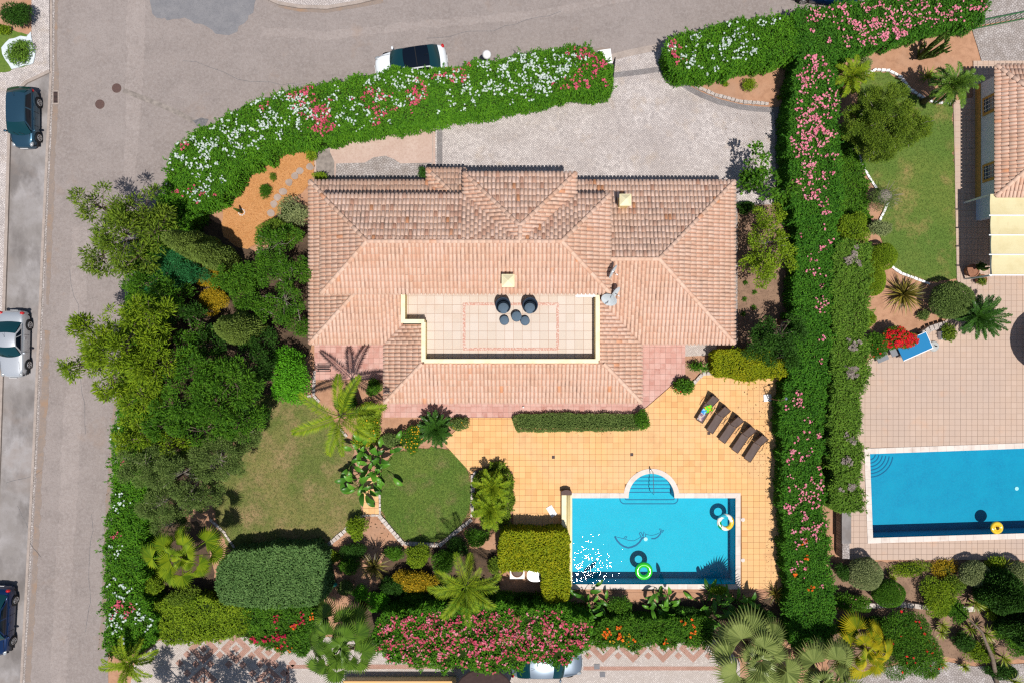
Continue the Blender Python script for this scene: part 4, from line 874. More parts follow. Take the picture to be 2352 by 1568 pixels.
def hedge(name, label, pts, h, m, dens=480, leaf=(.17, .06), bump=.14, fl=(), group=None, cat='hedge', z0=0.0, rough=.13, core='core', seed=None, spread=.8, upb=.3, depth=.12):
    """a hedge whose top outline is given as plan points at height h"""
    r = np.random.default_rng(seed if seed is not None else len(label) * 7 + int(pts[0][0])); w = wob(W(pts, h), 0, .6); sd = r.uniform(0, 9)
    wv = wob(smoothpoly(w, 1), rough, .3, int(sd * 100)); A = np.array(wv)
    c = A.mean(0); t = thing(name, (c[0], c[1], z0), label, cat, group)
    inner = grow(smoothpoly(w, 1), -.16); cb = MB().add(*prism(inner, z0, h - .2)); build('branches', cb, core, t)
    x0, y0 = A.min(0); x1, y1 = A.max(0); area = (x1 - x0) * (y1 - y0); n = int(dens * area)
    x = r.uniform(x0, x1, n); y = r.uniform(y0, y1, n); k = inpoly(x, y, wv); x = x[k]; y = y[k]; n = len(x)
    z = h + bump * bumpy(x, y, 1, sd) - r.exponential(depth, n)
    pt = np.stack([x, y, z], 1); dr = r.normal(0, spread, (n, 3)) * np.array((1, 1, .6)) + np.array((0, 0, upb)); mb = MB(); leaves(mb, pt, dr, leaf[0], leaf[1], r)
    # flanks
    B = np.roll(A, -1, 0); seg = np.linalg.norm(B - A, axis=1); ns = int(seg.sum() * h * dens * .55)
    i = r.choice(len(A), ns, p=seg / seg.sum()); f = r.uniform(0, 1, ns)[:, None]; q = A[i] + (B[i] - A[i]) * f; o = q - c
    tang = (B - A)[i]; nn = unit(np.stack([tang[:, 1], -tang[:, 0], np.zeros(ns)], 1))
    ar = sum(wv[a][0] * wv[(a + 1) % len(wv)][1] - wv[(a + 1) % len(wv)][0] * wv[a][1] for a in range(len(wv)))
    if ar < 0: nn = -nn
    zz = z0 + (h - z0) * r.uniform(.02, 1, ns) ** .8; ins = r.exponential(.06, ns)[:, None] - .05 - .12 * np.sin((zz - z0) / max(h - z0, .1) * math.pi)[:, None] * 0
    pt2 = np.stack([q[:, 0], q[:, 1], zz], 1) - nn * ins; leaves(mb, pt2, nn * .8 + r.normal(0, spread, (ns, 3)) + np.array((0, 0, upb * .4)), leaf[0], leaf[1], r)
    if rough > .06:                                   # stray shoots along the rim and over the top
        k2 = int(seg.sum() * 4); i2 = r.choice(len(A), k2, p=seg / seg.sum()); tg = (B - A)[i2]; n2 = unit(np.stack([tg[:, 1], -tg[:, 0], np.zeros(k2)], 1)) * (1 if ar > 0 else -1)
        c1 = np.concatenate([A[i2] + (B - A)[i2] * r.uniform(0, 1, (k2, 1)), np.zeros((k2, 1))], 1); c1[:, 2] = h - r.uniform(-.05, .45, k2) * min(1, h); d1 = n2 * r.uniform(.3, 1.0, (k2, 1)) + np.array((0, 0, .5)) + r.normal(0, .3, (k2, 3))
        k3 = int(n / dens * 2.2); j3 = r.integers(0, n, k3); c3 = np.stack([x[j3], y[j3], z[j3] + .02], 1); d3 = r.normal(0, .45, (k3, 3)) + np.array((0, 0, .8))
        cs = np.concatenate([c1, c3]); ds = unit(np.concatenate([d1, d3])); ii = np.repeat(np.arange(len(cs)), 13); tt = r.uniform(0, .34, len(ii))[:, None] * r.uniform(.5, 1.3, len(cs))[ii][:, None] * min(1, h)
        leaves(mb, cs[ii] + ds[ii] * tt, ds[ii] * .7 + r.normal(0, .6, (len(ii), 3)), leaf[0], leaf[1], r)
    build('foliage', mb, m, t)
    for fm, blobs, size in fl:
        fb = MB(); P_ = []
        for (bx, by, br, cnt) in blobs:
            c_ = P(bx, by, h); nc = max(1, cnt // 4); cc = r.normal(0, 1, (nc, 2)) * br / SC / 1.6 + np.array((c_.x, c_.y))
            q_ = cc[r.integers(0, nc, cnt)] + r.normal(0, .11, (cnt, 2)); P_.append(q_)
        q_ = np.concatenate(P_); k = inpoly(q_[:, 0], q_[:, 1], grow(wv, .08) if False else wv); q_ = q_[k]
        if len(q_) == 0: continue
        zf = h + bump * bumpy(q_[:, 0], q_[:, 1], 1, sd) + r.uniform(.03, .14, len(q_)); flowers(fb, np.stack([q_[:, 0], q_[:, 1], zf], 1), size, r)
        o = build('flowers', fb, fm, t); o['kind'] = 'stuff'
    return t
def bush(name, label, x, y, z, rx, ry, rz, m, leaf=(.12, .05), cov=3.2, cat='shrub', group=None, clip=False, fl=(), irr=.12, twig=False):
    """a rounded shrub: ellipsoid of leaves around a dark twiggy heart, standing on the ground"""
    r = np.random.default_rng(int(x * 3 + y * 7)); c = np.array(P(x, y, z)); mb = MB()
    n = int(cov * 2 * math.pi * max(rx, ry) * (rz + min(rx, ry)) / 2 * 2 / (leaf[0] * leaf[1] / 2) * .5)
    d = unit(r.normal(0, 1, (n, 3))); d[:, 2] = np.where(d[:, 2] < -.3, -d[:, 2], d[:, 2])
    if clip:
        k = 1 + irr * .4 * (np.sin(d[:, 0] * 5 + x) * np.cos(d[:, 1] * 4 + y)) - np.abs(r.normal(0, .05, n))
        pt = c + d * k[:, None] * np.array((rx, ry, rz))
    else:
        nl = 9; ld = unit(r.normal(0, 1, (nl, 3)) * np.array((1, 1, .45)) + np.array((0, 0, .15))) * r.uniform(.4, .66, (nl, 1)); ld[0] = (0, 0, .25); lr = r.uniform(.34, .6, nl); lr[0] = .68
        li = r.choice(nl, n, p=lr ** 2 / (lr ** 2).sum()); k = lr[li] * (1 - np.abs(r.normal(0, .16, n)))
        pt = c + (ld[li] + d * k[:, None]) * np.array((rx, ry, rz))
    pt[:, 2] = np.maximum(pt[:, 2], .06)
    leaves(mb, pt, d * (.7 if clip else .5) + r.normal(0, .6, (n, 3)) + np.array((0, 0, .15)), leaf[0], leaf[1], r, ups=d * .9 + np.array((0, 0, .5)))
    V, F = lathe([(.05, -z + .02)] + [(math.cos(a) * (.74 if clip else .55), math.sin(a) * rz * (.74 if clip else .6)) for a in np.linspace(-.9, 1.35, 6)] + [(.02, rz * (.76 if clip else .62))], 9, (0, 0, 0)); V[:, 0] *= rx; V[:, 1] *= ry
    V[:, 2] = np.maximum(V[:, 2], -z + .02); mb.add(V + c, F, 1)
    mm = [m, 'core']
    for i, (fm, cnt, size) in enumerate(fl):
        hi = pt[pt[:, 2] > c[2] + .1 * rz]; hi = hi if len(hi) > 5 else pt; flowers(mb, hi[r.integers(0, len(hi), cnt)] + np.array((0, 0, .07)), size, r, 2 + i); mm.append(fm)
    if twig:
        for j in range(14):
            a = r.uniform(0, 6.28); e = c + np.array((math.cos(a) * rx, math.sin(a) * ry, rz * r.uniform(.2, 1.0))); mb.add(*tube([c - np.array((0, 0, z * .8)), (c + e) / 2, e], [.03, .018, .006], 5), 1)
        mm[1] = 'bark_grey'
    return solo(name, mb, mm, label, cat, group)
def tree(name, label, crowns, m, leaf=(.16, .055), cov=2.4, base=None, trunk=.16, bark='bark', clump=.34, group=None, cat='tree', twigs=0, upb=.35):
    """crowns: list of (x, y, z, rx, ry, rz): masses of leaf clumps carried by limbs on one trunk"""
    r = np.random.default_rng(int(crowns[0][0] * 5 + crowns[0][1])); C = [np.array(P(a, b, zz)) for a, b, zz, *_ in crowns]
    bx = np.mean([c[:2] for c in C], 0) if base is None else np.array(P(base[0], base[1], 0)[:2])
    b = np.array((bx[0], bx[1], 0.0)); t = thing(name, b, label, cat, group); zt = min(c[2] - k[5] for c, k in zip(C, crowns)); fork = b + np.array((0, 0, max(.7, zt * .75)))
    tb = MB().add(*tube([b, b + (fork - b) * .5 + np.array((.06, -.04, 0)), fork], [trunk * 1.25, trunk, trunk * .85], 9)); mb = MB(); br = MB()
    for c, (_, _, zz, rx, ry, rz) in zip(C, crowns):
        midp = fork * .45 + c * .55 + r.normal(0, .15, 3); br.add(*tube([fork - np.array((0, 0, .1)), midp, c], [trunk * .55, trunk * .38, trunk * .22], 6))
        rc = clump * 1.2; rz = rz * 1.55; nc = max(8, int(2.1 * rx * ry / (rc * rc) * min(1.25, .5 + .3 * cov)))
        d = unit(r.normal(0, 1, (nc, 3)) + np.array((0, 0, .3))); rad = r.uniform(.15, 1.0, nc) ** .4; cc = c + d * rad[:, None] * np.array((rx, ry, rz)); cr = rc * r.uniform(.65, 1.25, nc)
        per = (cov * .62 * 6.28 * cr ** 2 / (leaf[0] * leaf[1] / 2)).astype(int); i = np.repeat(np.arange(nc), per); nl = len(i)
        off = unit(r.normal(0, 1, (nl, 3)) + np.array((0, 0, .35)) + d[i] * .35) ; p = cc[i] + off * (cr[i] * r.uniform(.35, 1.08, nl))[:, None] * np.array((1, 1, .7))
        leaves(mb, p, off * .7 + d[i] * .3 + r.normal(0, .5, (nl, 3)) + np.array((0, 0, upb * .5)), leaf[0], leaf[1], r, ups=off * .8 + np.array((0, 0, .6)))
        for j in range(min(nc, 9 + twigs)): br.add(*tube([c, (c + cc[j]) / 2 + r.normal(0, .08, 3), cc[j] + d[j] * (.1 if j < 9 else .5)], [trunk * .2, trunk * .12, .008], 5))
    build('trunk', tb, bark, t, True); build('limbs', br, bark, t, True); build('crown', mb, m, t); return t
def cypress(label, x, y, h, rad, m='cypress', group='slender cypresses in the west garden', name='cypress_tree'):
    r = np.random.default_rng(int(x + y)); top = P(x, y, h); b = np.array((top.x, top.y, 0)); t = thing(name, b, label, 'tree', group)
    n = int(17000 * rad * h / 5); z = h * r.uniform(.03, 1, n); a = r.uniform(0, 6.283, n)
    prof = np.sin(np.clip(z / h, 0, 1) ** .65 * math.pi * .97) ** .7 * rad; k = prof * (1 - np.abs(r.normal(0, .14, n)) + .1 * np.sin(a * 5 + z * 2))
    p = b + np.stack([np.cos(a) * k, np.sin(a) * k, z], 1); d = np.stack([np.cos(a) * .8, np.sin(a) * .8, np.full(n, .45)], 1) + r.normal(0, .4, (n, 3))
    mb = MB(); leaves(mb, p, d, .17, .06, r, droop=0, ups=np.stack([np.cos(a) * .6, np.sin(a) * .6, np.full(n, .8)], 1))
    nt = 500; pt_ = b + np.concatenate([r.normal(0, rad * .16, (nt, 2)), h * r.uniform(.86, 1.0, (nt, 1))], 1); leaves(mb, pt_, r.normal(0, .6, (nt, 3)) + np.array((0, 0, .4)), .17, .06, r); build('crown', mb, m, t)
    build('trunk', MB().add(*tube([b, b + np.array((0, 0, h * .9))], [.16, .03], 7)), 'bark', t)
    V, F = lathe([(.02, .1)] + [(rad * .72 * max(.02, math.sin((q ** .65) * math.pi * .97)) ** .7, q * h) for q in np.linspace(.08, .84, 8)] + [(.01, h * .86)], 10, tuple(b)); build('inner_branches', MB().add(V, F), 'core', t)
    return t
# ---- palms
def frond_mesh(flen, e0, bend, m, nl=34, lw=.05, ll=.6, seed=0, vee=.5, dead=False):
    r = np.random.default_rng(seed); pts = []; p = np.zeros(3); e = e0; n = 16; st = flen / n
    for i in range(n + 1):
        pts.append(p.copy()); p = p + st * np.array((math.cos(e), 0, math.sin(e))); e -= bend / n * (0.5 + i / n)
    mb = MB().add(*tube(pts[::2], list(np.linspace(.035, .008, len(pts[::2]))), 5), 0); P_ = np.array(pts); V = []; F = []
    for side in (-1, 1):
        for k in range(nl):
            t = .12 + .88 * (k + .5) / nl; f = t * n; i = min(int(f), n - 1); q = P_[i] + (P_[i + 1] - P_[i]) * (f - i); tg = P_[min(i + 1, n)] - P_[max(i - 1, 0)]; tg /= np.linalg.norm(tg)
            nrm = np.array((-tg[2], 0, tg[0])); L = ll * math.sin(math.pi * (.12 + .85 * t)) ** .6 * r.uniform(.85, 1.1)
            d = tg * (.55 + .35 * t) + np.array((0, side, 0)) * (1 - .25 * t) + nrm * (vee + r.normal(0, .12)); d /= np.linalg.norm(d)
            tip = q + d * L - np.array((0, 0, 1)) * L * .22 + r.normal(0, .02, 3); md = q + d * L * .45; wv = np.cross(d, nrm); wv /= np.linalg.norm(wv) + 1e-9
            j = len(V); V += [q, md + wv * lw / 2, tip, md - wv * lw / 2]; F.append((j, j + 1, j + 2, j + 3))
    mb.add(np.array(V), F, 0); return mb.mesh('frond', mats_of(m))
def palm(name, label, x, y, z, nf, flen, m, trunk=.16, cat='palm', group=None, ll=.55, lw=.055, nl=34, elev=(75, 45, 15, -12), bends=(1.6, 1.5, 1.3, 1.0), vee=.45, base=None, skirt=0):
    c = P(x, y, z); b = Vector((c.x, c.y, 0)) if base is None else P(base[0], base[1], 0); t = thing(name, b, label, cat, group); r = random.Random(int(x + y))
    if trunk: 
        md = (b + c) / 2; build('trunk', MB().add(*tube([b, b * .6 + c * .4, c + Vector((0, 0, .05))], [trunk * 1.3, trunk, trunk * .9], 10)), 'bark', t, True)
    mes = [frond_mesh(flen * (1 - .08 * i), R(e), bd, m, nl, lw, ll, i, vee) for i, (e, bd) in enumerate(zip(elev, bends))]
    for i in range(nf):
        k = min(len(mes) - 1, int(len(mes) * (i / nf) ** .9)); a = i * 2.39996 + r.uniform(-.2, .2)
        o = link('frond', mes[k], t, c - b, (r.uniform(-.12, .12), r.uniform(-.1, .1), a)); o.scale = [r.uniform(.86, 1.08)] * 3
    if skirt:
        dm = frond_mesh(flen * .7, R(-50), .5, 'dead', 18, .06, .35, 9, .2)
        for i in range(skirt): link('dead_frond', dm, t, c - b - Vector((0, 0, .1)), (0, 0, r.uniform(0, 6.28)))
    return t
def fan_mesh(pl, rad, e0, m, nseg=26, seed=0, spread=115, droop=.25):
    r = np.random.default_rng(seed); hub = np.array((pl * math.cos(e0), 0, pl * math.sin(e0))); mb = MB().add(*tube([(0, 0, 0), hub * .5 + np.array((0, 0, .06)), hub], [.035, .025, .018], 5)); e1 = e0 - .45
    fw = np.array((math.cos(e1), 0, math.sin(e1))); sd = np.array((0, 1., 0)); up = np.cross(fw, sd); up = up if up[2] > 0 else -up; V = []; F = []
    for i in range(nseg):
        t0 = R(-spread + 2 * spread * i / nseg); t1 = R(-spread + 2 * spread * (i + 1) / nseg); tm = (t0 + t1) / 2
        f = lambda t, q, z_: hub + q * (fw * math.cos(t) + sd * math.sin(t)) + up * z_ - np.array((0, 0, 1)) * droop * q * q / rad
        L = rad * (.82 + .18 * math.cos(tm)) * r.uniform(.92, 1.05); j = len(V); z_ = .03 * (-1) ** i
        V += [hub, f(t0, L * .6, -.02), f(tm, L * .62, .035), f(t1, L * .6, -.02), f(tm + r.normal(0, .01), L, -.04 - .05 * r.random())]; F += [(j, j + 1, j + 2), (j, j + 2, j + 3), (j + 1, j + 4, j + 2), (j + 2, j + 4, j + 3)]
    mb.add(np.array(V), F); return mb.mesh('fan_leaf', mats_of(m))
def fanpalm(name, label, x, y, z, nf, pl, rad, m, trunk=.2, cat='palm', group=None, base=None, elev=(70, 40, 12, -15), skirt=0, spread=115, droop=.25):
    c = P(x, y, z); b = Vector((c.x, c.y, 0)) if base is None else P(base[0], base[1], 0); t = thing(name, b, label, cat, group); r = random.Random(int(x + y))
    build('trunk', MB().add(*tube([b, (b + c) / 2, c + Vector((0, 0, .1))], [trunk * 1.3, trunk, trunk * .9], 10)), 'bark', t, True)
    mes = [fan_mesh(pl * q, rad * (.8 + .07 * i), R(e), m, 24, i, spread, droop) for i, (e, q) in enumerate(zip((80, 62, 44, 27, 10, -8), (.5, .75, .95, 1.1, 1.15, 1.1)))]
    for i in range(nf):
        k = min(len(mes) - 1, int(len(mes) * (i / nf) ** .9)); a = i * 2.39996 + r.uniform(-.25, .25)
        o = link('fan_leaf', mes[k], t, c - b, (r.uniform(-.3, .3), r.uniform(-.2, .2), a)); o.scale = [r.uniform(.7, 1.15)] * 3
    if skirt:
        dm = fan_mesh(pl * .6, rad * .75, R(-45), 'dead', 18, 5, 90, .35)
        for i in range(skirt): link('dead_leaf', dm, t, c - b - Vector((0, 0, .15)), (0, 0, r.uniform(0, 6.28)))
    return t
def rosette(name, label, x, y, z, n, L, w, m, cat='yucca', group=None, trunk=.06, el=(1.35, -.1), heads=1):
    """stiff sword leaves radiating from one or more heads"""
    r = np.random.default_rng(int(x * 2 + y)); mb = MB(); c0 = np.array(P(x, y, z)); b = np.array((c0[0], c0[1], 0.0))
    for hd in range(heads):
        c = c0 if hd == 0 else c0 + np.array((r.normal(0, .35), r.normal(0, .35), r.uniform(-.5, -.1)))
        mb.add(*tube([b, c], [trunk * 1.3, trunk], 6), 1)
        for i in range(n):
            a = i * 2.4 + r.normal(0, .1); e = el[0] + (el[1] - el[0]) * (i / n) + r.normal(0, .08); d = np.array((math.cos(a) * math.cos(e), math.sin(a) * math.cos(e), math.sin(e))); l = L * r.uniform(.8, 1.1)
            s = np.array((-math.sin(a), math.cos(a), 0)) * w / 2; mid = c + d * l * .5; tip = c + d * l - np.array((0, 0, .12 * l))
            mb.add([c - s * .6, c + s * .6, mid + s, mid + np.array((0, 0, -.01)) - s, tip], [(0, 1, 2, 3), (3, 2, 4)], 0)
    return solo(name, mb, [m, 'bark'], label, cat, group)
def paddle_mesh(pl, L, w, e0, m, seed=0):
    hub = np.array((pl * math.cos(e0), 0, pl * math.sin(e0))); mb = MB().add(*tube([(0, 0, 0), hub * .55 + np.array((-.02, 0, .05)), hub], [.03, .024, .016], 5)); e = e0 - .15; p = hub.copy(); V = []; F = []; n = 8
    for i in range(n + 1):
        t = i / n; hw = w / 2 * math.sin(math.pi * (.08 + .9 * t)) ** .75; nx = np.array((-math.sin(e), 0, math.cos(e)))
        V += [p + np.array((0, hw, 0)) + nx * hw * .38, p, p + np.array((0, -hw, 0)) + nx * hw * .38]
        if i: j = 3 * i; F += [(j - 3, j - 2, j + 1, j), (j - 2, j - 1, j + 2, j + 1)]
        p = p + L / n * np.array((math.cos(e), 0, math.sin(e))); e -= .16
    mb.add(np.array(V), F); return mb.mesh('paddle_leaf', mats_of(m), True)
def strelitzia(name, label, x, y, n, pl, L, w, m='banana', group=None, cat='plant', z=.1, heads=1, sp=.5, dead=0):
    c = P(x, y, pl * .8); b = Vector((c.x, c.y, 0)); t = thing(name, b, label, cat, group); r = random.Random(int(x * 3 + y))
    mes = [paddle_mesh(pl * (1 - .14 * i), L, w, R(e), m, i) for i, e in enumerate((80, 66, 50, 32))]
    for i in range(n):
        h = Vector((r.gauss(0, sp), r.gauss(0, sp), 0)) if heads > 1 else Vector((r.gauss(0, .1), r.gauss(0, .1), 0))
        o = link('paddle_leaf', mes[min(3, int(4 * i / n))], t, h, (r.uniform(-.2, .2), r.uniform(-.1, .1), i * 2.4 + r.uniform(-.4, .4))); o.scale = [r.uniform(.75, 1.1)] * 3
    return t
# ================================================================ VEGETATION IN PLACE
G_OL = 'oleander hedges along the streets'
wh = lambda *b: ('petal_white', b, .075)
pk = lambda *b: ('petal_pink', b, .075)
pp = lambda *b: ('petal_palepink', b, .075)
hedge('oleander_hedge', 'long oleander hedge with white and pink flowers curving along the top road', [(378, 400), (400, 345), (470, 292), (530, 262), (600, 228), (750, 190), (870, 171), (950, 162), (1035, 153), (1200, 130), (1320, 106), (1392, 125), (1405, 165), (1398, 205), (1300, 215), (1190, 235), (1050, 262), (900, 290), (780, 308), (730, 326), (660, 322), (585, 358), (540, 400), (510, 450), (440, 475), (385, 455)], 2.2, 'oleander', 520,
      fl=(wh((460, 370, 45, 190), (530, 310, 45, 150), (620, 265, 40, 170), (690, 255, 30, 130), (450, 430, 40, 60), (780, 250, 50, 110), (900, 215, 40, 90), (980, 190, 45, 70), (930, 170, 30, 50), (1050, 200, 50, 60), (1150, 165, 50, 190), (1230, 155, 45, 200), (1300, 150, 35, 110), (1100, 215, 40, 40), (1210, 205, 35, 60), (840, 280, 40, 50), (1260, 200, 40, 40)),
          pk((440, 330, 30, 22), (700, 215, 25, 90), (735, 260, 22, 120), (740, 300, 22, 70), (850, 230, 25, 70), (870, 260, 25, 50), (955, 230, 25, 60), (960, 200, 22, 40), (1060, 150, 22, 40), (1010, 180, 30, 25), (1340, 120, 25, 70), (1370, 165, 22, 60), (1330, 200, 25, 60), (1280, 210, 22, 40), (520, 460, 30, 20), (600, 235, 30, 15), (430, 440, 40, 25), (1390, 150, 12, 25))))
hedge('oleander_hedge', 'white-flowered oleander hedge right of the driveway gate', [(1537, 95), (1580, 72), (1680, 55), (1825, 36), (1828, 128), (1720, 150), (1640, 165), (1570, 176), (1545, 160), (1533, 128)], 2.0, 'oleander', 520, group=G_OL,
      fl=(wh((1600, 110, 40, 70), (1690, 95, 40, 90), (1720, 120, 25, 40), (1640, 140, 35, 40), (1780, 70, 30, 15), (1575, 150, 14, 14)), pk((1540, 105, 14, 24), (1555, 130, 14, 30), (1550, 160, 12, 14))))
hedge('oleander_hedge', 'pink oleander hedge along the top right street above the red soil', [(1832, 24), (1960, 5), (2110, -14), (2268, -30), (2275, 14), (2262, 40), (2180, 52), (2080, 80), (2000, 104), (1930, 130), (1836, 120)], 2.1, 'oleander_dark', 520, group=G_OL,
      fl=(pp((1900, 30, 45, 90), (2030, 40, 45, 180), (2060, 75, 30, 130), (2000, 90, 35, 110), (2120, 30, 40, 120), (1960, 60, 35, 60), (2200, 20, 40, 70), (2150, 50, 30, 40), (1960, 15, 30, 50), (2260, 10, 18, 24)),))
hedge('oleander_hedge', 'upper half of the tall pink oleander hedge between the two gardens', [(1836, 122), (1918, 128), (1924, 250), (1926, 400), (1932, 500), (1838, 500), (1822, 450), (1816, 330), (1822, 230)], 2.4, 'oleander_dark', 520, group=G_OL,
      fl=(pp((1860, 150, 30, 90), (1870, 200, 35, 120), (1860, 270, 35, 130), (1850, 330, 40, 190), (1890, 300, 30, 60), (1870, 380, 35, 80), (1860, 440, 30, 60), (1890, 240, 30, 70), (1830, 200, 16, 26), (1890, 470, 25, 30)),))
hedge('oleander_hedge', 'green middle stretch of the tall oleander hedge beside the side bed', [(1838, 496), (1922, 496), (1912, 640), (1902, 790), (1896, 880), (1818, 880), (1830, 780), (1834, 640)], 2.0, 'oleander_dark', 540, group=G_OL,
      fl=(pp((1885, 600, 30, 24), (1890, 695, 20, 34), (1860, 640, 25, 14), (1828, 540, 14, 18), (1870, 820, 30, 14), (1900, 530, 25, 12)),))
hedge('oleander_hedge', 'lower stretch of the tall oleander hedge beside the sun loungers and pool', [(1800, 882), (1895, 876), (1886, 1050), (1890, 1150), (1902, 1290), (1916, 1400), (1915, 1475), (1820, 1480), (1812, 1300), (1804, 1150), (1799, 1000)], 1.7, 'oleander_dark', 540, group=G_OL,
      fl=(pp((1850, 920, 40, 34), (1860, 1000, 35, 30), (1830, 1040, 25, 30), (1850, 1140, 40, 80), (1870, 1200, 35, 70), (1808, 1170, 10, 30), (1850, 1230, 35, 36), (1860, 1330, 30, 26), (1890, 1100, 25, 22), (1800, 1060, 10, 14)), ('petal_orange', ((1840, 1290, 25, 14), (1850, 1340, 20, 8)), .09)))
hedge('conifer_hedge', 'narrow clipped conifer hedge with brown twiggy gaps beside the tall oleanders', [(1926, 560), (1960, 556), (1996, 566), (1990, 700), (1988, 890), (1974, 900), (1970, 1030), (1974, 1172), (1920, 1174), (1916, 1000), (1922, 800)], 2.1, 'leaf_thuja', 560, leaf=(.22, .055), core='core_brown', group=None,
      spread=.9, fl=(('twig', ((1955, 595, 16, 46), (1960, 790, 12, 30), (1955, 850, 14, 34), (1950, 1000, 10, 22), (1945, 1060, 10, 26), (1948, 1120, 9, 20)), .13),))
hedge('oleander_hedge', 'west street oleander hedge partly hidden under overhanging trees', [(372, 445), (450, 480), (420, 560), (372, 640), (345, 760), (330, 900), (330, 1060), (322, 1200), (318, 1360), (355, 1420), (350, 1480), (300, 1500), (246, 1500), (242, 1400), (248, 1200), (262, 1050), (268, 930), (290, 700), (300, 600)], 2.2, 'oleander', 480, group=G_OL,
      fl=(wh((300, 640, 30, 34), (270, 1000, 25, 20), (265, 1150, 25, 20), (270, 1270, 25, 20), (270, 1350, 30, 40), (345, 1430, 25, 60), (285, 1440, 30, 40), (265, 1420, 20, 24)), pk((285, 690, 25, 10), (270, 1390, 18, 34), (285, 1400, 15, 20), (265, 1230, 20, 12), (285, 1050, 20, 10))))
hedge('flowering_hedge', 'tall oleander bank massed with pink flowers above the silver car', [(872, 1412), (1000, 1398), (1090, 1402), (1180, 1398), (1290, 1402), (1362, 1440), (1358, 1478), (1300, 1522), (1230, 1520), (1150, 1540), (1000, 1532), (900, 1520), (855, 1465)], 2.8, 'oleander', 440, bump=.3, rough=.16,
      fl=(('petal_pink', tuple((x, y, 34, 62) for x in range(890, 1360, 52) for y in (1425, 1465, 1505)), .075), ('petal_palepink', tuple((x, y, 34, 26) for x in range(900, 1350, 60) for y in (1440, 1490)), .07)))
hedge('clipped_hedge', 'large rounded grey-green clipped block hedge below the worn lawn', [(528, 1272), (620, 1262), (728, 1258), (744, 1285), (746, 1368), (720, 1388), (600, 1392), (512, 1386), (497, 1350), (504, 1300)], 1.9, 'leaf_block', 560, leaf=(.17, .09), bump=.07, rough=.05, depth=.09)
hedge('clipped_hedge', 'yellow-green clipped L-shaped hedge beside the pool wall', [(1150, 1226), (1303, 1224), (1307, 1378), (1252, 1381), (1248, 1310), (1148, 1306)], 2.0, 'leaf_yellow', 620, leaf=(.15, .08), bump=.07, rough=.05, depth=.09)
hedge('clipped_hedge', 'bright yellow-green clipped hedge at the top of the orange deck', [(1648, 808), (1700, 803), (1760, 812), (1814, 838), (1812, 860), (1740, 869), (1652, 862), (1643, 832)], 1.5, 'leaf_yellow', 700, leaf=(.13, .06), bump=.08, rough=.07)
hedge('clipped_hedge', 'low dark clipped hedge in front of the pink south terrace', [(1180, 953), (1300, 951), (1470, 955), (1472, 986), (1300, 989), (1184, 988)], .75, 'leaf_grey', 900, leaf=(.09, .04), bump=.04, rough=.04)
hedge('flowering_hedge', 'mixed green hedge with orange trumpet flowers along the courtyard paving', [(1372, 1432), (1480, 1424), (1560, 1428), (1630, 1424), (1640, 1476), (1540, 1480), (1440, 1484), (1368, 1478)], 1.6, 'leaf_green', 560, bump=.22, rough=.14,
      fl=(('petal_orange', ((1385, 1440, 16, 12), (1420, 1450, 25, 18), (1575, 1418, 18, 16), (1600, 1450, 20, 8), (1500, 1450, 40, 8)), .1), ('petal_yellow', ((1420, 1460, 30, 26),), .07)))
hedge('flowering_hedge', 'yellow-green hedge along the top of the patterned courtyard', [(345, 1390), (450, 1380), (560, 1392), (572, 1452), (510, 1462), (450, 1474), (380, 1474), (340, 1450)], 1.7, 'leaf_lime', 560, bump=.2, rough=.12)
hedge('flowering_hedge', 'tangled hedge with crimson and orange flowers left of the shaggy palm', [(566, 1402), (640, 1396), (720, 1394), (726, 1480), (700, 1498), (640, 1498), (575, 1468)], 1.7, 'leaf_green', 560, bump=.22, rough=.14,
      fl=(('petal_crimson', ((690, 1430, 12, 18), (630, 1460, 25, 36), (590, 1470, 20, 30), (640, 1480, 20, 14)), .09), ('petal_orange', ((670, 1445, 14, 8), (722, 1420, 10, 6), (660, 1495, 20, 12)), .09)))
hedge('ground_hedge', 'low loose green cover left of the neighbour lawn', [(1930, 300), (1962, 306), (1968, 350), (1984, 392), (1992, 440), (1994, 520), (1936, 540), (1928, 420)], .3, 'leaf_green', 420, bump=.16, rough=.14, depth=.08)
# ---- trees of the west garden
tree('pepper_tree', 'loose olive-green tree with bare grey twigs reaching over the road, upper left', [(235, 478, 5.0, 1.3, 1.3, .9), (290, 540, 5.2, 1.6, 1.5, 1.0), (335, 475, 4.6, 1.2, 1.1, .8), (238, 585, 4.4, 1.1, 1.0, .8), (365, 530, 4.5, 1.2, 1.2, .9), (320, 590, 4.2, 1.2, 1.0, .8)], 'leaf_olive', (.3, .07), 1.35, twigs=9, upb=.5, clump=.36)
tree('pepper_tree', 'large bright olive-green tree overhanging the road at mid left', [(290, 790, 6, 2.2, 2.0, 1.3), (215, 765, 5.5, 1.2, 1.1, .8), (195, 838, 5.3, 1.2, .9, .8), (345, 735, 6, 1.5, 1.4, 1.0), (255, 872, 5, 1.5, 1.2, .9), (352, 838, 5.6, 1.6, 1.4, 1.0), (320, 900, 4.6, 1.3, 1.0, .8)], 'leaf_lime', (.3, .07), 1.5, twigs=6, upb=.5, clump=.36)
tree('broadleaf_tree', 'dense deep green tree in the middle of the west garden', [(452, 850, 4.8, 1.7, 1.5, 1.0), (535, 870, 4.6, 1.7, 1.5, 1.0), (495, 930, 4.4, 1.7, 1.4, 1.0), (420, 930, 4.4, 1.6, 1.4, 1.0), (555, 960, 3.6, 1.3, 1.1, .9), (470, 990, 3.6, 1.5, 1.0, .8), (390, 980, 3.6, 1.3, 1.1, .8)], 'leaf_green', (.22, .065), 1.6, clump=.34)
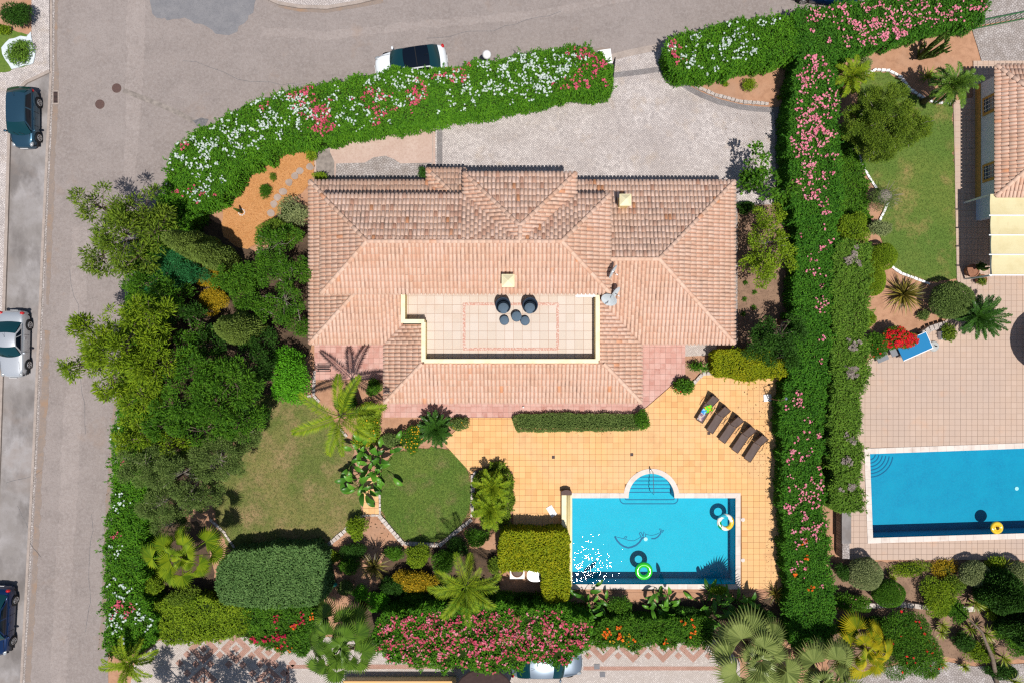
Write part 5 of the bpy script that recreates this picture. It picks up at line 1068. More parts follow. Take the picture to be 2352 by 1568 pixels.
tree('olive_tree', 'grey-green olive tree left of the worn lawn', [(420, 1085, 3.8, 1.8, 1.5, 1.0), (335, 1070, 3.5, 1.4, 1.3, .9), (505, 1055, 3.5, 1.6, 1.3, .9), (375, 1155, 3.4, 1.5, 1.2, .9), (465, 1140, 3.4, 1.3, 1.1, .8), (545, 1000, 3.0, 1.1, 1.0, .8), (390, 1205, 2.8, 1.0, .8, .7)], 'leaf_grey', (.15, .04), 1.8, bark='bark_grey', twigs=4)
cypress('slender cypress leaning left over the upper west garden', 382, 545, 7.0, .8)
cypress('slender cypress just below the upper west cypress', 440, 572, 6.0, .75)
cypress('dense bluish cypress below the yellow shrubs in the west garden', 505, 752, 6.2, 1.0)
tree('feathery_tree', 'blue-green feathery shrub tree among the upper west cypresses', [(400, 615, 2.8, 1.3, .9, .6), (360, 640, 2.6, .9, .7, .5), (445, 630, 2.6, .8, .7, .5)], 'leaf_blue', (.22, .035), 1.9, trunk=.08)
tree('shade_tree', 'deep green tree between the two road-side trees', [(330, 650, 3.4, 1.2, .9, .8), (390, 690, 3.6, 1.3, 1.0, .9), (440, 760, 3.6, 1.0, .8, .8)], 'leaf_green', (.18, .06), 1.5)
tree('shade_tree', 'green tree between the dense tree and the olive tree', [(330, 985, 3.6, 1.2, .9, .8), (400, 1020, 3.4, 1.3, .8, .8), (300, 1010, 3.2, .9, .8, .7)], 'leaf_lime', (.2, .06), 1.4)
bush('yellow_shrub', 'golden shrub in the west garden, upper of two', 485, 632, 1.6, 1.2, .9, .8, 'leaf_gold')
bush('yellow_shrub', 'golden shrub in the west garden, lower of two', 488, 690, 1.4, .95, .9, .7, 'leaf_gold')
tree('citrus_tree', 'mid green tree right of the golden shrubs', [(545, 640, 2.8, 1.3, 1.1, .8), (560, 690, 2.6, .9, .8, .7)], 'leaf_green', (.14, .06), 2.0, trunk=.09)
tree('citrus_tree', 'leafy small tree against the west eave of the villa', [(640, 560, 2.6, 1.3, 1.2, .8), (672, 620, 2.4, 1.1, 1.0, .8), (615, 620, 2.4, 1.1, 1.0, .7), (655, 690, 2.3, 1.2, 1.1, .8), (620, 720, 2.2, .9, .8, .7), (690, 740, 2.1, .8, .8, .7)], 'leaf_green', (.14, .06), 1.5, trunk=.1, bark='bark_grey', twigs=6)
bush('succulent_clump', 'pale euphorbia clump with thick stems beside the villa north-west corner', 668, 488, 1.1, 1.2, .9, .8, 'leaf_silver', (.2, .06), 1.8)
bush('shrub', 'dense green shrub at the lower end of the orange gravel', 640, 535, 1.3, 1.3, 1.0, 1.0, 'leaf_olive')
bush('round_bush', 'large bright green rounded bush beside the pink west terrace', 668, 858, 1.5, 1.62, 1.85, 1.3, 'leaf_bright', (.14, .065), 2.8)
tree('shade_tree', 'dark green tree filling the shade between the cypress and the dense tree', [(470, 790, 3.4, 1.5, .9, .8), (590, 830, 3.0, 1.1, 1.2, .8), (580, 930, 2.6, 1.1, 1.1, .8), (430, 720, 3.0, 1.1, .8, .7), (600, 780, 2.6, .8, .8, .6)], 'leaf_dark', (.16, .06), 1.5)
bush('shrub', 'small spiky green shrub on the orange gravel', 611, 441, .35, .42, .42, .38, 'leaf_green', (.2, .03), 2.4)
bush('shrub', 'tiny dry shrub on the orange gravel above the spiky one', 627, 407, .18, .24, .3, .2, 'leaf_olive', (.12, .03), 1.6)
bush('shrub', 'green plant hanging over the left edge of the forecourt', 714, 345, .5, .35, .65, .45, 'leaf_lime', (.16, .06), 2.4)
bush('shrub', 'small yellow-green shrub under the north-west roof corner', 735, 406, .5, .5, .3, .4, 'leaf_lime', (.12, .06), 2.4)
bush('shrub', 'climbing shrub on the wall left of the porch roof', 972, 397, 1.2, .35, .4, .6, 'leaf_dark', (.12, .06), 1.6)
# ---- south garden
palm('queen_palm', 'tall feathery palm casting a frond shadow on the pink west terrace', 782, 955, 5.6, 9, 3.1, 'palm', .15, ll=.58, lw=.045, nl=58, elev=(62, 30, 8), bends=(1.5, 1.3, 1.0))
bush('shrub', 'loose shrub with yellow flowers beside the feathery palm', 852, 960, .7, .9, 1.1, .6, 'leaf_lime', fl=(('petal_yellow', 40, .06),))
bush('shrub', 'leafy green shrub beneath the tall feathery palm', 800, 930, .7, .9, .8, .6, 'leaf_green')
bush('shrub', 'dark green shrub against the pink terrace wall', 862, 890, .8, .55, .6, .6, 'leaf_green')
bush('shrub', 'broad yellow-flowered shrub below the feathery palm', 838, 1000, .6, 1.0, .8, .6, 'leaf_lime', fl=(('petal_yellow', 60, .06),))
bush('shrub', 'yellow-flowered shrub left of the cycad', 950, 1005, .7, .75, 1.0, .6, 'leaf_green', fl=(('petal_yellow', 90, .055),))
bush('shrub', 'small grey shrub right of the cycad at the terrace edge', 1055, 972, .6, .6, .5, .5, 'leaf_grey', fl=(('petal_yellow', 12, .05),))
bush('shrub', 'grey-leaved shrub left of the cycad by the bare soil', 905, 1010, .6, .8, .6, .5, 'leaf_grey')
palm('cycad', 'big dark green cycad rosette at the edge of the orange deck', 1002, 982, 1.1, 46, 1.45, 'cycad', .2, cat='cycad', ll=.24, lw=.05, nl=30, elev=(70, 48, 28, 8), bends=(.9, .8, .7, .6), vee=.25)
strelitzia('strelitzia', 'clump of paddle-leaved plants between the two lawns', 852, 1058, 52, 1.4, .75, .32, 'banana', heads=3, sp=.7)
strelitzia('strelitzia', 'drooping banana-like plant left of the tiled path', 818, 1120, 12, 1.1, .95, .36, 'banana', sp=.3, heads=2)
hedge('planting_bed_hedge', 'leafy planting around the two small palms by the deck corner', [(1098, 1080), (1150, 1066), (1174, 1090), (1174, 1130), (1168, 1200), (1110, 1208), (1094, 1140)], .6, 'leaf_olive', 420, bump=.2, rough=.12)
palm('small_palm', 'small feathery palm in the corner bed, upper of two', 1130, 1118, 1.5, 22, 1.5, 'palm', .12, ll=.36, nl=30)
palm('small_palm', 'small feathery palm in the corner bed, lower of two', 1124, 1170, 1.5, 22, 1.5, 'palm', .12, ll=.36, nl=30)
palm('queen_palm', 'feathery yellow-green palm above the pink flower bank', 1070, 1345, 4.2, 13, 2.5, 'palm', .14, ll=.55, lw=.032, nl=44, elev=(60, 30, 5), bends=(1.5, 1.3, 1.0))
fanpalm('fan_palm', 'fan palm with a leaning trunk left of the clipped block hedge', 425, 1275, 4.4, 24, 1.4, .9, 'palm', .16, base=(497, 1232), droop=.18)
fanpalm('fan_palm', 'tall shaggy fan palm with dead leaves between the flower banks', 785, 1480, 6.0, 26, 1.5, 1.0, 'palm_green', .22, skirt=14)
palm('date_palm', 'young date palm at the corner of road and courtyard', 300, 1520, 2.6, 16, 2.0, 'palm', .16, ll=.4, nl=34)
bush('shrub', 'feathery green shrub right of the worn lawn corner', 800, 1300, .5, .8, .6, .5, 'leaf_green')
bush('shrub', 'dark shrub shading the bed left of the spiky yucca', 815, 1262, .7, .9, .7, .6, 'leaf_dark')
bush('shrub', 'glossy dark shrub below the spiky yucca', 905, 1345, .7, 1.0, .7, .6, 'leaf_dark')
bush('shrub', 'low green shrub at the foot of the octagonal lawn edging', 905, 1268, .5, .7, .5, .45, 'leaf_green')
bush('shrub', 'leafy shrub under the lower corner palm', 1095, 1230, .6, .9, .6, .5, 'leaf_green')
bush('shrub', 'dark shrub right of the octagonal lawn bottom edge', 1050, 1255, .6, .8, .6, .5, 'leaf_dark')
bush('shrub', 'dry shrub beside the left end of the L hedge', 1135, 1300, .5, .6, .6, .45, 'leaf_olive')
bush('shrub', 'broad green shrub between the golden shrub and the flower bank', 955, 1375, .8, 1.1, .6, .6, 'leaf_green')
rosette('yucca', 'dark spiky yucca in the shady bed below the octagonal lawn', 860, 1300, 1.6, 70, 1.15, .06, 'phormium', heads=1)
bush('shrub', 'yellow-green shrub at the corner of the worn lawn edging', 820, 1212, .8, .7, .8, .7, 'leaf_lime')
bush('shrub', 'golden flowering shrub under the bed palms', 960, 1330, .9, 1.4, .9, .7, 'leaf_gold', fl=(('petal_yellow', 50, .05),))
bush('shrub', 'leafy shrub directly below the octagonal lawn', 960, 1275, .9, 1.0, .7, .7, 'leaf_lime')
bush('shrub', 'green shrub left of the yellow-green bed palm', 1020, 1290, .9, .8, .8, .7, 'leaf_green')
bush('shrub', 'rounded bright shrub at the foot of the shaggy palm', 868, 1378, .8, .85, .7, .7, 'leaf_bright')
bush('shrub', 'small green shrub beside the shaggy palm crown', 828, 1362, .7, .5, .5, .5, 'leaf_bright')
bush('shrub', 'dry grey shrub right of the clipped block hedge', 795, 1348, .5, .7, .5, .5, 'leaf_grey')
bush('shrub', 'low green shrub right of the block hedge top corner', 770, 1275, .35, .6, .45, .35, 'leaf_lime')
bush('shrub', 'dark shrub in the shade of the yellow-green bed palm', 1120, 1390, .8, 1.0, .7, .7, 'leaf_dark')
bush('shrub', 'dark evergreen shrub left of the pool pump enclosure', 1000, 1385, .9, 1.1, .6, .8, 'leaf_dark')
bush('shrub', 'dark shrub above the yellow-green courtyard hedge', 420, 1370, 1.2, 1.3, .8, .8, 'leaf_olive')
bush('shrub', 'gold-tinged shrub below the leaning fan palm', 345, 1340, 1.0, .9, .8, .8, 'leaf_lime')
bush('shrub', 'ragged dark shrub behind the pump enclosure', 1190, 1372, .7, 1.2, .4, .6, 'leaf_dark')
bush('shrub', 'round shrub at the left end of the banana bed under the pool', 1425, 1390, .8, .8, .7, .6, 'leaf_green')
for i, (x, y, n, s, lb) in enumerate(((1360, 1392, 16, .75, 'leftmost strelitzia in the bed below the pool'), (1535, 1398, 24, .85, 'strelitzia below the green swim ring'), (1640, 1398, 22, .9, 'strelitzia below the right pool corner'), (1710, 1395, 14, .8, 'rightmost strelitzia in the bed below the pool'))):
    strelitzia('strelitzia', lb, x, y, n + 10, 1.0, .8, .26, 'banana', group='strelitzias below the pool', heads=3, sp=.5)
bush('shrub', 'feathery green shrub at the lower right of the pool coping', 1650, 1352, .5, .6, .3, .5, 'leaf_lime')
bush('shrub', 'shady shrub between the strelitzias below the pool', 1570, 1405, .7, .9, .5, .5, 'leaf_dark')
bush('shrub', 'dark tangle below the rightmost strelitzia', 1740, 1415, .7, 1.2, .6, .5, 'leaf_dark')
rosette('spiky_plant', 'spiky grey plant at the bottom right corner of the deck', 1780, 1362, .3, 34, .9, .05, 'phormium')
bush('corner_bush', 'round leafy bush where the low hedge meets the orange deck', 1475, 962, .6, .55, .65, .55, 'leaf_green', (.14, .06))
bush('shrub', 'glossy shrub on the corner of pink terrace and orange deck', 1568, 885, .6, .7, .6, .6, 'leaf_green', (.18, .08), fl=(('petal_red', 8, .06),))
rosette('yucca', 'small yucca in the bed at the right end of the pink terrace', 1617, 845, .6, 26, .5, .05, 'banana')
bush('shrub', 'loose green shrub on bare soil beside the pink terrace', 1597, 838, .4, .5, .4, .4, 'leaf_green', (.18, .07), 1.4)
# ---- east side bed
tree('fig_tree', 'small fig tree in the top corner beside the driveway', [(1728, 375, 2.7, .75, 1.0, .6), (1755, 425, 2.6, .8, .8, .6), (1722, 420, 2.4, .45, .5, .4), (1800, 440, 2.2, .7, .6, .5)], 'leaf_green', (.22, .16), 1.5, base=(1790, 470), trunk=.08, bark='bark_grey')
tree('lemon_tree', 'yellow-green tree with bare limbs in the side bed by the villa', [(1760, 560, 2.4, 1.2, 1.3, .7), (1740, 620, 2.4, .9, 1.0, .7), (1800, 600, 2.2, .8, 1.0, .6), (1760, 500, 2.1, 1.0, .8, .6)], 'leaf_lime', (.16, .08), 1.4, base=(1775, 560), trunk=.08, bark='bark_grey', twigs=4)
tree('side_tree', 'dark leafy tree above the bright clipped hedge', [(1790, 770, 2.8, 1.4, 1.2, .9), (1750, 790, 2.5, .8, .8, .6), (1800, 820, 2.4, .8, .7, .6)], 'leaf_dark', (.17, .07), 1.7, base=(1790, 740))
bush('shrub', 'low shrub at the top of the side bed by the roof corner', 1712, 478, .4, .6, .5, .4, 'leaf_dark')
for i, (x, y) in enumerate(((1712, 650), (1733, 672), (1710, 688), (1731, 706), (1706, 722))):
    bush('seedling', ['topmost', 'second', 'third', 'fourth', 'lowest'][i] + ' little green seedling in the bare side bed', x, y, .1, .16, .16, .14, 'leaf_green', (.1, .04), 1.5, cat='seedling', group='seedlings in the side bed')
for x, y, s, lb in ((1720, 195, .55, 'low yellow-green shrub on the red soil by the drive'), (1717, 168, .28, 'small upright tuft behind the yellow-green shrub'), (1665, 193, .25, 'tiny dry tuft at the left of the red soil bed'), (1790, 225, .2, 'tiny spiky tuft at the right of the red soil bed'), (1638, 168, .2, 'tiny tuft near the hedge on the red soil bed')):
    bush('shrub', lb, x, y, s * .5, s, s * .7, s * .6, 'leaf_lime', (.1, .04), 1.8)
# ---- neighbour garden
tree('round_tree', 'round olive-green tree on the neighbour lawn with a crooked trunk', [(2025, 280, 3.0, 2.1, 2.2, 1.1), (2080, 300, 2.7, 1.0, 1.4, .8), (1990, 250, 2.7, .9, .9, .8), (2010, 340, 2.5, 1.1, .8, .8)], 'leaf_olive', (.11, .04), 2.2, base=(1985, 325), trunk=.11, bark='bark_grey', twigs=10)
palm('small_palm', 'small green palm at the top left of the neighbour lawn', 1955, 178, 2.2, 24, 1.5, 'palm', .14, ll=.36, nl=30)
palm('date_palm', 'date palm beside the neighbour house path', 2186, 196, 3.0, 26, 1.7, 'palm_green', .16, ll=.4, nl=34)
rosette('yucca', 'yellowish agave left of the neighbour date palm', 2130, 178, .4, 26, .8, .09, 'yucca')
bush('shrub', 'silver-grey shrub beside the small palm on the red soil', 1985, 152, .3, .5, .5, .35, 'leaf_silver')
bush('bare_shrub', 'bare twiggy shrub at the left edge of the neighbour lawn', 2030, 452, .9, 1.0, .9, .7, 'leaf_grey', (.08, .03), .8, twig=True)
bush('olive_shrub', 'silvery olive sapling beside the neighbour lawn', 2022, 528, 1.0, .8, .6, .5, 'leaf_silver')
bush('round_bush', 'round clipped bush at the lower left of the neighbour lawn', 2026, 590, .9, .85, .85, .8, 'leaf_lime', (.08, .04), clip=True)
bush('round_bush', 'round clipped bush touching the conifer hedge', 2006, 640, .8, .65, 1.1, .8, 'leaf_lime', (.08, .04), clip=True)
bush('round_bush', 'yellow-green bush at the head of the conifer hedge', 1960, 530, 1.1, 1.0, 1.1, .8, 'leaf_lime', (.1, .05))
bush('shrub', 'small yellow-green bush low on the conifer hedge', 1994, 735, .6, .45, .6, .5, 'leaf_lime', (.1, .05))
rosette('flax_plant', 'spiky bronze flax on the neighbour red soil', 2075, 676, .35, 110, 1.5, .07, 'phormium', cat='flax')
bush('round_bush', 'grey-green round bush next to the neighbour cycad', 2184, 690, 1.2, 1.3, 1.15, .9, 'leaf_grey', (.14, .05), clip=True)
palm('cycad', 'large dark cycad on the neighbour terrace edge', 2245, 728, 1.2, 44, 1.9, 'cycad', .22, cat='cycad', ll=.3, lw=.06, nl=30, elev=(65, 42, 22, 4), bends=(.9, .8, .7, .6), vee=.25)
bush('shrub', 'small grey tuft between flax and round bush', 2122, 724, .3, .4, .35, .3, 'leaf_grey')
bush('bougainvillea', 'scarlet bougainvillea hanging over the table-tennis table', 2060, 776, 1.0, 1.2, .85, .6, 'leaf_green', fl=(('petal_red', 800, .085), ('petal_crimson', 90, .08)))
bush('shrub', 'green bush left of the scarlet bougainvillea', 2012, 792, .9, .8, .8, .7, 'leaf_green', fl=(('petal_red', 20, .07),))
bush('planter_shrub', 'trailing olive shrub in the white planter by the cycad', 2178, 762, .6, .45, .6, .4, 'leaf_olive')
bush('round_bush', 'pale grey-green ball bush below the neighbour pool corner', 1985, 1316, 1.0, 1.05, 1.0, .85, 'leaf_silver', (.1, .04), clip=True)
bush('round_bush', 'dark green clipped ball bush above the retaining stones', 2040, 1362, .9, 1.0, .85, .8, 'leaf_green', (.07, .035), clip=True)
bush('round_bush', 'small dark bush left of the pale ball bush', 1935, 1312, .7, .6, .6, .6, 'leaf_dark', (.1, .05))
bush('round_bush', 'variegated ball bush at the right of the neighbour bed', 2237, 1316, .9, .9, .8, .7, 'leaf_silver', (.1, .05), clip=True)
bush('shrub', 'loose lime shrub spilling over the retaining stones', 2150, 1370, .8, 1.1, 1.4, .6, 'leaf_lime')
bush('shrub', 'loose dark shrub under the two ball bushes', 1960, 1385, .7, 1.2, .8, .5, 'leaf_green', fl=(('petal_palepink', 14, .06),))
bush('shrub', 'sprawling yellowish cover along the neighbour deck edge', 2090, 1305, .25, 1.5, .6, .25, 'leaf_lime', (.12, .05), 1.4)
bush('shrub', 'reddish low cover right along the neighbour deck edge', 2170, 1305, .3, 1.0, .7, .3, 'leaf_gold', (.12, .05), 1.4)
bush('flowering_shrub', 'big leafy shrub dotted with red flowers beside the golden fan palm', 2090, 1490, 1.4, 1.9, 2.3, .9, 'leaf_green', fl=(('petal_red', 46, .09),))
fanpalm('fan_palm', 'golden-yellow fan palm at the bottom right', 1985, 1490, 2.4, 18, 1.2, .95, 'palm_gold', .2, droop=.25)
fanpalm('fan_palm', 'big grey-green fan palm at the bottom edge right of the courtyard', 1735, 1505, 3.4, 24, 1.5, 1.25, 'palm_grey', .3, skirt=4, droop=.3)
fanpalm('fan_palm', 'grey-green fan palm cut by the bottom edge beside the golden one', 1885, 1555, 3.2, 22, 1.4, 1.15, 'palm_grey', .28, droop=.3)
for i, (x, y, z, L, lb) in enumerate(((2228, 1442, .8, .7, 'small yucca left of the dark cypress, topmost of the right bed'), (2278, 1336, .8, .5, 'small yucca against the dark cypress hedge'), (2165, 1435, .6, .6, 'yucca right of the red-flowered shrub, upper'), (2163, 1452, .6, .6, 'yucca right of the red-flowered shrub, lower'), (2265, 1455, .9, .8, 'broad yucca in the right bed above the bare trunk'), (2240, 1385, .7, .8, 'bright yucca at the end of the retaining stones'), (2160, 1520, .5, .7, 'yucca at the foot of the red-flowered shrub'), (2215, 1530, .4, .5, 'tiny yucca beside the corner path'), (2140, 1545, .4, .5, 'little yucca on the corner path edge'), (2305, 1510, .9, .7, 'yucca at the far right of the bottom bed'), (2050, 1325, .6, .42, 'pale yucca rosette above the dark ball bush'), (2330, 1565, .7, .8, 'yucca cut off by the bottom right corner'), (2305, 1300, .7, .8, 'pale agave at the right end of the neighbour bed'))):
    rosette('yucca', lb, x, y, z, 34, L, .06, 'yucca', group='yuccas of the bottom right bed')
cypress('dark broad cypress at the bottom right edge', 2350, 1385, 3.6, 1.25, 'leaf_dark', None)
cypress('dark cypress cut off by the right edge', 2430, 1470, 4.4, 1.4, 'leaf_dark', None)
bush('round_bush', 'bluish ball bush against the right edge below the pool', 2335, 1318, .9, .9, .8, .8, 'leaf_silver', (.1, .05), clip=True)
bush('shrub', 'green shrub at the right edge of the bottom bed', 2340, 1470, 1.0, .9, 1.2, .7, 'leaf_green')
bush('shrub', 'lime shrub around the bare trunk at the bottom right', 2250, 1500, .6, 1.0, .8, .5, 'leaf_lime', (.14, .05), 1.6)
bush('shrub', 'dark undergrowth at the bottom right corner', 2300, 1545, .5, 1.2, .5, .4, 'leaf_dark')
for x, y, z, rx, ry, m_, lb in ((2010, 1425, .6, .9, .6, 'leaf_dark', 'dark shrub between the golden palm and the retaining stones'), (2195, 1400, .7, .8, .8, 'leaf_green', 'green shrub right of the lime shrub in the right bed'), (2215, 1470, .6, .8, .7, 'leaf_dark', 'dark shrub left of the broad yucca'),
        (2285, 1400, .6, .8, .7, 'leaf_lime', 'lime-tinged shrub left of the dark cypress'), (2300, 1445, .6, .8, .7, 'leaf_green', 'green shrub below the dark cypress foot'), (2190, 1340, .5, .8, .6, 'leaf_olive', 'olive shrub above the end of the retaining stones'), (1945, 1440, .7, .9, .7, 'leaf_green', 'green shrub between the tall hedge end and the golden palm'), (2285, 1290, .4, .8, .4, 'leaf_lime', 'low shrub along the neighbour deck edge at the far right')):
    bush('shrub', lb, x, y, z, rx, ry, .55, m_, (.14, .055), 2.6)
# ---- top-left verge garden
bush('shrub', 'dark spiky shrub in the top left verge garden', 38, 32, .9, 1.0, .8, .8, 'leaf_dark', (.2, .05))
bush('shrub', 'tiny shrub on the top left lawn edge', 8, 68, .4, .5, .3, .35, 'leaf_lime')
# ---- columnar cactus with shadow on the red soil
def cactus():
    c = P(2112, 134, 0); t = thing('columnar_cactus', c, 'branching columnar cactus leaning over the red soil', 'cactus'); r = random.Random(3)
    for i in range(15):
        a = i * 2.4; h = r.uniform(1.3, 2.9); q = r.uniform(.15, .5); p0 = c + Vector((math.cos(a) * .1, math.sin(a) * .1, 0)); p1 = c + Vector((math.cos(a) * q, math.sin(a) * q, h * .35)); p2 = c + Vector((math.cos(a) * q * 1.25, math.sin(a) * q * 1.25, h))
        build('stem', MB().add(*tube([p0, p1, (p1 + p2) / 2, p2], [.06, .075, .075, .045], 7)), 'cactus', t)
        for k in range(2):
            b = a + r.uniform(-1.5, 1.5); s = p1 + (p2 - p1) * r.uniform(.2, .7); e = s + Vector((math.cos(b) * .2, math.sin(b) * .2, .08)); build('arm', MB().add(*tube([s, e, e + Vector((math.cos(b) * .05, math.sin(b) * .05, .3))], [.05, .055, .03], 6)), 'cactus', t)
cactus()
def pear(label, x, y, z, n):
    c = P(x, y, 0); t = thing('prickly_pear', (c.x, c.y, z), label, 'cactus'); r = random.Random(5); tips = [(Vector((c.x, c.y, z)), 0)]
    for i in range(n):
        b, lv = tips[r.randrange(len(tips))]; 
        if lv > 3: continue
        a = r.uniform(0, 6.28); d = Vector((math.cos(a) * .5, math.sin(a) * .5, .75)).normalized(); V, F = lathe([(.01, 0), (.09, .06), (.13, .17), (.11, .28), (.02, .34)], 8, sy=.25)
        mtx = np.array((Vector((0, 0, 1)).rotation_difference(d).to_matrix() @ Euler((0, 0, r.uniform(0, 3))).to_matrix())); build('pad', MB().add(V @ mtx.T + np.array(b), F), 'cactus', t, True); tips.append((b + d * .3, lv + 1))
    return t
# bollard cactus on the gravel
cc = P(556, 488, 0); cz = thing('column_cactus', cc, 'single green column cactus ringed with white stones on the gravel', 'cactus')
build('stem', MB().add(*tube([cc, cc + Vector((0, 0, .7)), cc + Vector((0, 0, 1.35))], [.09, .1, .05], 9)), 'cactus', cz, True)
for i in range(9): build('ring_stone', MB().add(*lathe([(.03, 0), (.05, .03), (.02, .06)], 6, (cc.x + .2 * math.cos(i * .7), cc.y + .2 * math.sin(i * .7), .05))), 'white', cz)
# crooked bare trunk at the bottom right
tb_ = [P(2290, 1568, .1), P(2280, 1510, 1.2), P(2255, 1450, 2.0), P(2225, 1420, 2.3)]
bt = thing('bare_tree', tb_[0], 'crooked bare trunk leaning across the bottom right bed', 'tree'); build('trunk', MB().add(*tube(tb_, [.14, .12, .08, .04], 8)), 'bark', bt, True)
# tree just south of the frame that throws its shade on the courtyard
tree('courtyard_tree', 'tree at the bottom edge shading the patterned courtyard', [(310, 1690, 5.0, 1.5, 1.0, .8), (400, 1700, 5.2, 1.5, 1.0, .8), (500, 1694, 5.0, 1.5, 1.0, .8), (590, 1704, 4.8, 1.1, .9, .8)], 'leaf_green', (.2, .07), 1.9, base=(470, 1650))
# ================================================================ CARS
def patch(fn, nu, nv):
    V = [fn(i / nu, j / nv) for i in range(nu + 1) for j in range(nv + 1)]; k = nv + 1
    return V, [(i * k + j, (i + 1) * k + j, (i + 1) * k + j + 1, i * k + j + 1) for i in range(nu) for j in range(nv)]
def lbuild(name, mb, m, parent, smooth=True, sub=0):
    o = link(name, mb.mesh(name, mats_of(m), smooth), parent)
    if sub: md = o.modifiers.new('s', 'SUBSURF'); md.levels = md.render_levels = sub
    return o
def car(label, x, y, ang, L, Wd, Hh, kind, paint, glassroof=False, group='cars parked in view', hood=.86, belt=.93, name='parked_car', z0=.02, rimmat='rim'):
    c = P(x, y, .75); c.z = z0; t = thing(name, c, label, 'car', group, ang); w = Wd / 2
    deck = {'hatch': belt + .02, 'coupe': belt + .03, 'sedan': belt + .04, 'suv': belt + .05}[kind]
    fr = [0, .015, .05, .12, .2, .27, .4, .55, .7, .82, .9, .955, .985, 1.0]
    hwf = [.42, .64, .79, .9, .965, .99, 1, 1, 1, .99, .955, .89, .78, .62]
    tz = [.5, .63, .72, hood - .05, hood - .01, hood + .04, belt, belt, belt, deck - .01, deck - .02, deck - .08, deck - .22, .55]
    V = []; prof = 13
    for f, q, zt in zip(fr, hwf, tz):
        X = L / 2 - f * L; hw = w * q; e = 1 - max(0, .06 - min(f, 1 - f)) * 3
        half = [(0, zt + .025), (.45, zt + .022), (.8, zt), (.94, zt - .05), (.995, zt - .2 if zt > .7 else zt - .1), (1.0, .42), (.96, .22)]
        row = [(X, -hw * a, z) for a, z in half[::-1]] + [(X, hw * a, z) for a, z in half[1:]]; V += row
    n = len(fr); F = [(i * prof + j, i * prof + j + 1, (i + 1) * prof + j + 1, (i + 1) * prof + j) for i in range(n - 1) for j in range(prof - 1)]
    F += [tuple(range(prof - 1, -1, -1)), tuple((n - 1) * prof + j for j in range(prof))]
    body = lbuild('body', MB().add(V, F), paint, t, True, 1)
    lbuild('underbody', MB().add(*box((0, 0, .26), (L * .9, Wd * .9, .16))), 'black', t, False)
    fx = {'hatch': (.23, .39, .86, .985), 'coupe': (.34, .47, .66, .82), 'sedan': (.28, .42, .72, .9), 'suv': (.25, .43, .76, .89)}[kind]
    xb0, xr0, xr1, xb1 = [L / 2 - f * L for f in fx]; wb, wr = w * .93, w * .7; zb, zr_ = belt - .01, Hh
    bulge = lambda v: 1 - (2 * v - 1) ** 2
    roofp = lambda u, v: (xr0 + .07 * bulge(v) * (1 - u) - .05 * bulge(v) * u + (xr1 - xr0) * u, (2 * v - 1) * wr, zr_ - .055 * (2 * v - 1) ** 2 - .05 * (2 * u - 1) ** 2)
    roof_ = lbuild('roof', MB().add(*patch(roofp, 8, 8)), 'glass_dark' if glassroof else paint, t)
    if glassroof: lbuild('roof_bar', MB().add(*box(((xr0 + xr1) / 2, 0, zr_ + .006), (.05, wr * 1.8, .01))), 'black', roof_, False)
    def ws(u, v): a = roofp(0, v); b = (xb0 + .16 * bulge(v), (2 * v - 1) * wb * .97, zb + .02); k = u; return (a[0] + (b[0] - a[0]) * k, a[1] + (b[1] - a[1]) * k, a[2] + (b[2] - a[2]) * k + .05 * math.sin(math.pi * k))
    def rw(u, v): a = roofp(1, v); b = (xb1 - .1 * bulge(v), (2 * v - 1) * wb * .95, zb + .03); k = u; return (a[0] + (b[0] - a[0]) * k, a[1] + (b[1] - a[1]) * k, a[2] + (b[2] - a[2]) * k + .04 * math.sin(math.pi * k))
    lbuild('windscreen', MB().add(*patch(ws, 6, 8)), 'glass', t); lbuild('rear_window', MB().add(*patch(rw, 6, 8)), 'glass', t)
    for s, vv in ((-1, 0), (1, 1)):
        def side(u, k, off=0): a = roofp(u, vv); b = (xb0 + (xb1 - xb0) * u, s * wb, zb + .03); return (a[0] + (b[0] - a[0]) * k, a[1] + (b[1] - a[1]) * k + s * (.03 * math.sin(math.pi * k) + off), a[2] + (b[2] - a[2]) * k)
        pan = lbuild('cabin_side', MB().add(*patch(lambda u, k: side(u, k), 8, 4)), paint, t)
        for u0, u1 in (((.07, .48), (.52, .9)) if kind != 'coupe' else ((.1, .62), (.66, .86))): lbuild('side_window', MB().add(*patch(lambda u, k: side(u0 + (u1 - u0) * u, .14 + .72 * k, .006), 5, 3)), 'glass_dark', pan)
        mr = lbuild('mirror', MB().add(*lathe([(.01, -.07), (.09, -.05), (.11, 0), (.09, .06), (.01, .08)], 8, (xb0 - .14, s * (w + .1), belt + .02), .75, 1.1)), paint, t)
        lbuild('mirror_stalk', MB().add(*box((xb0 - .14, s * (w - .01), belt - .02), (.07, .16, .04))), 'black', mr, False)
        lbuild('headlight', MB().add(*lathe([(.01, -.07), (.13, -.05), (.16, 0), (.11, .05), (.01, .07)], 10, (L / 2 - .27, s * w * .68, .67), 1.3, .85)), 'lamp_clear', t)
        lbuild('taillight', MB().add(*lathe([(.01, -.1), (.1, -.08), (.12, 0), (.09, .08), (.01, .1)], 8, (-L / 2 + .17, s * w * .8, deck - .16), .9, 1.2)), 'lamp_red', t)
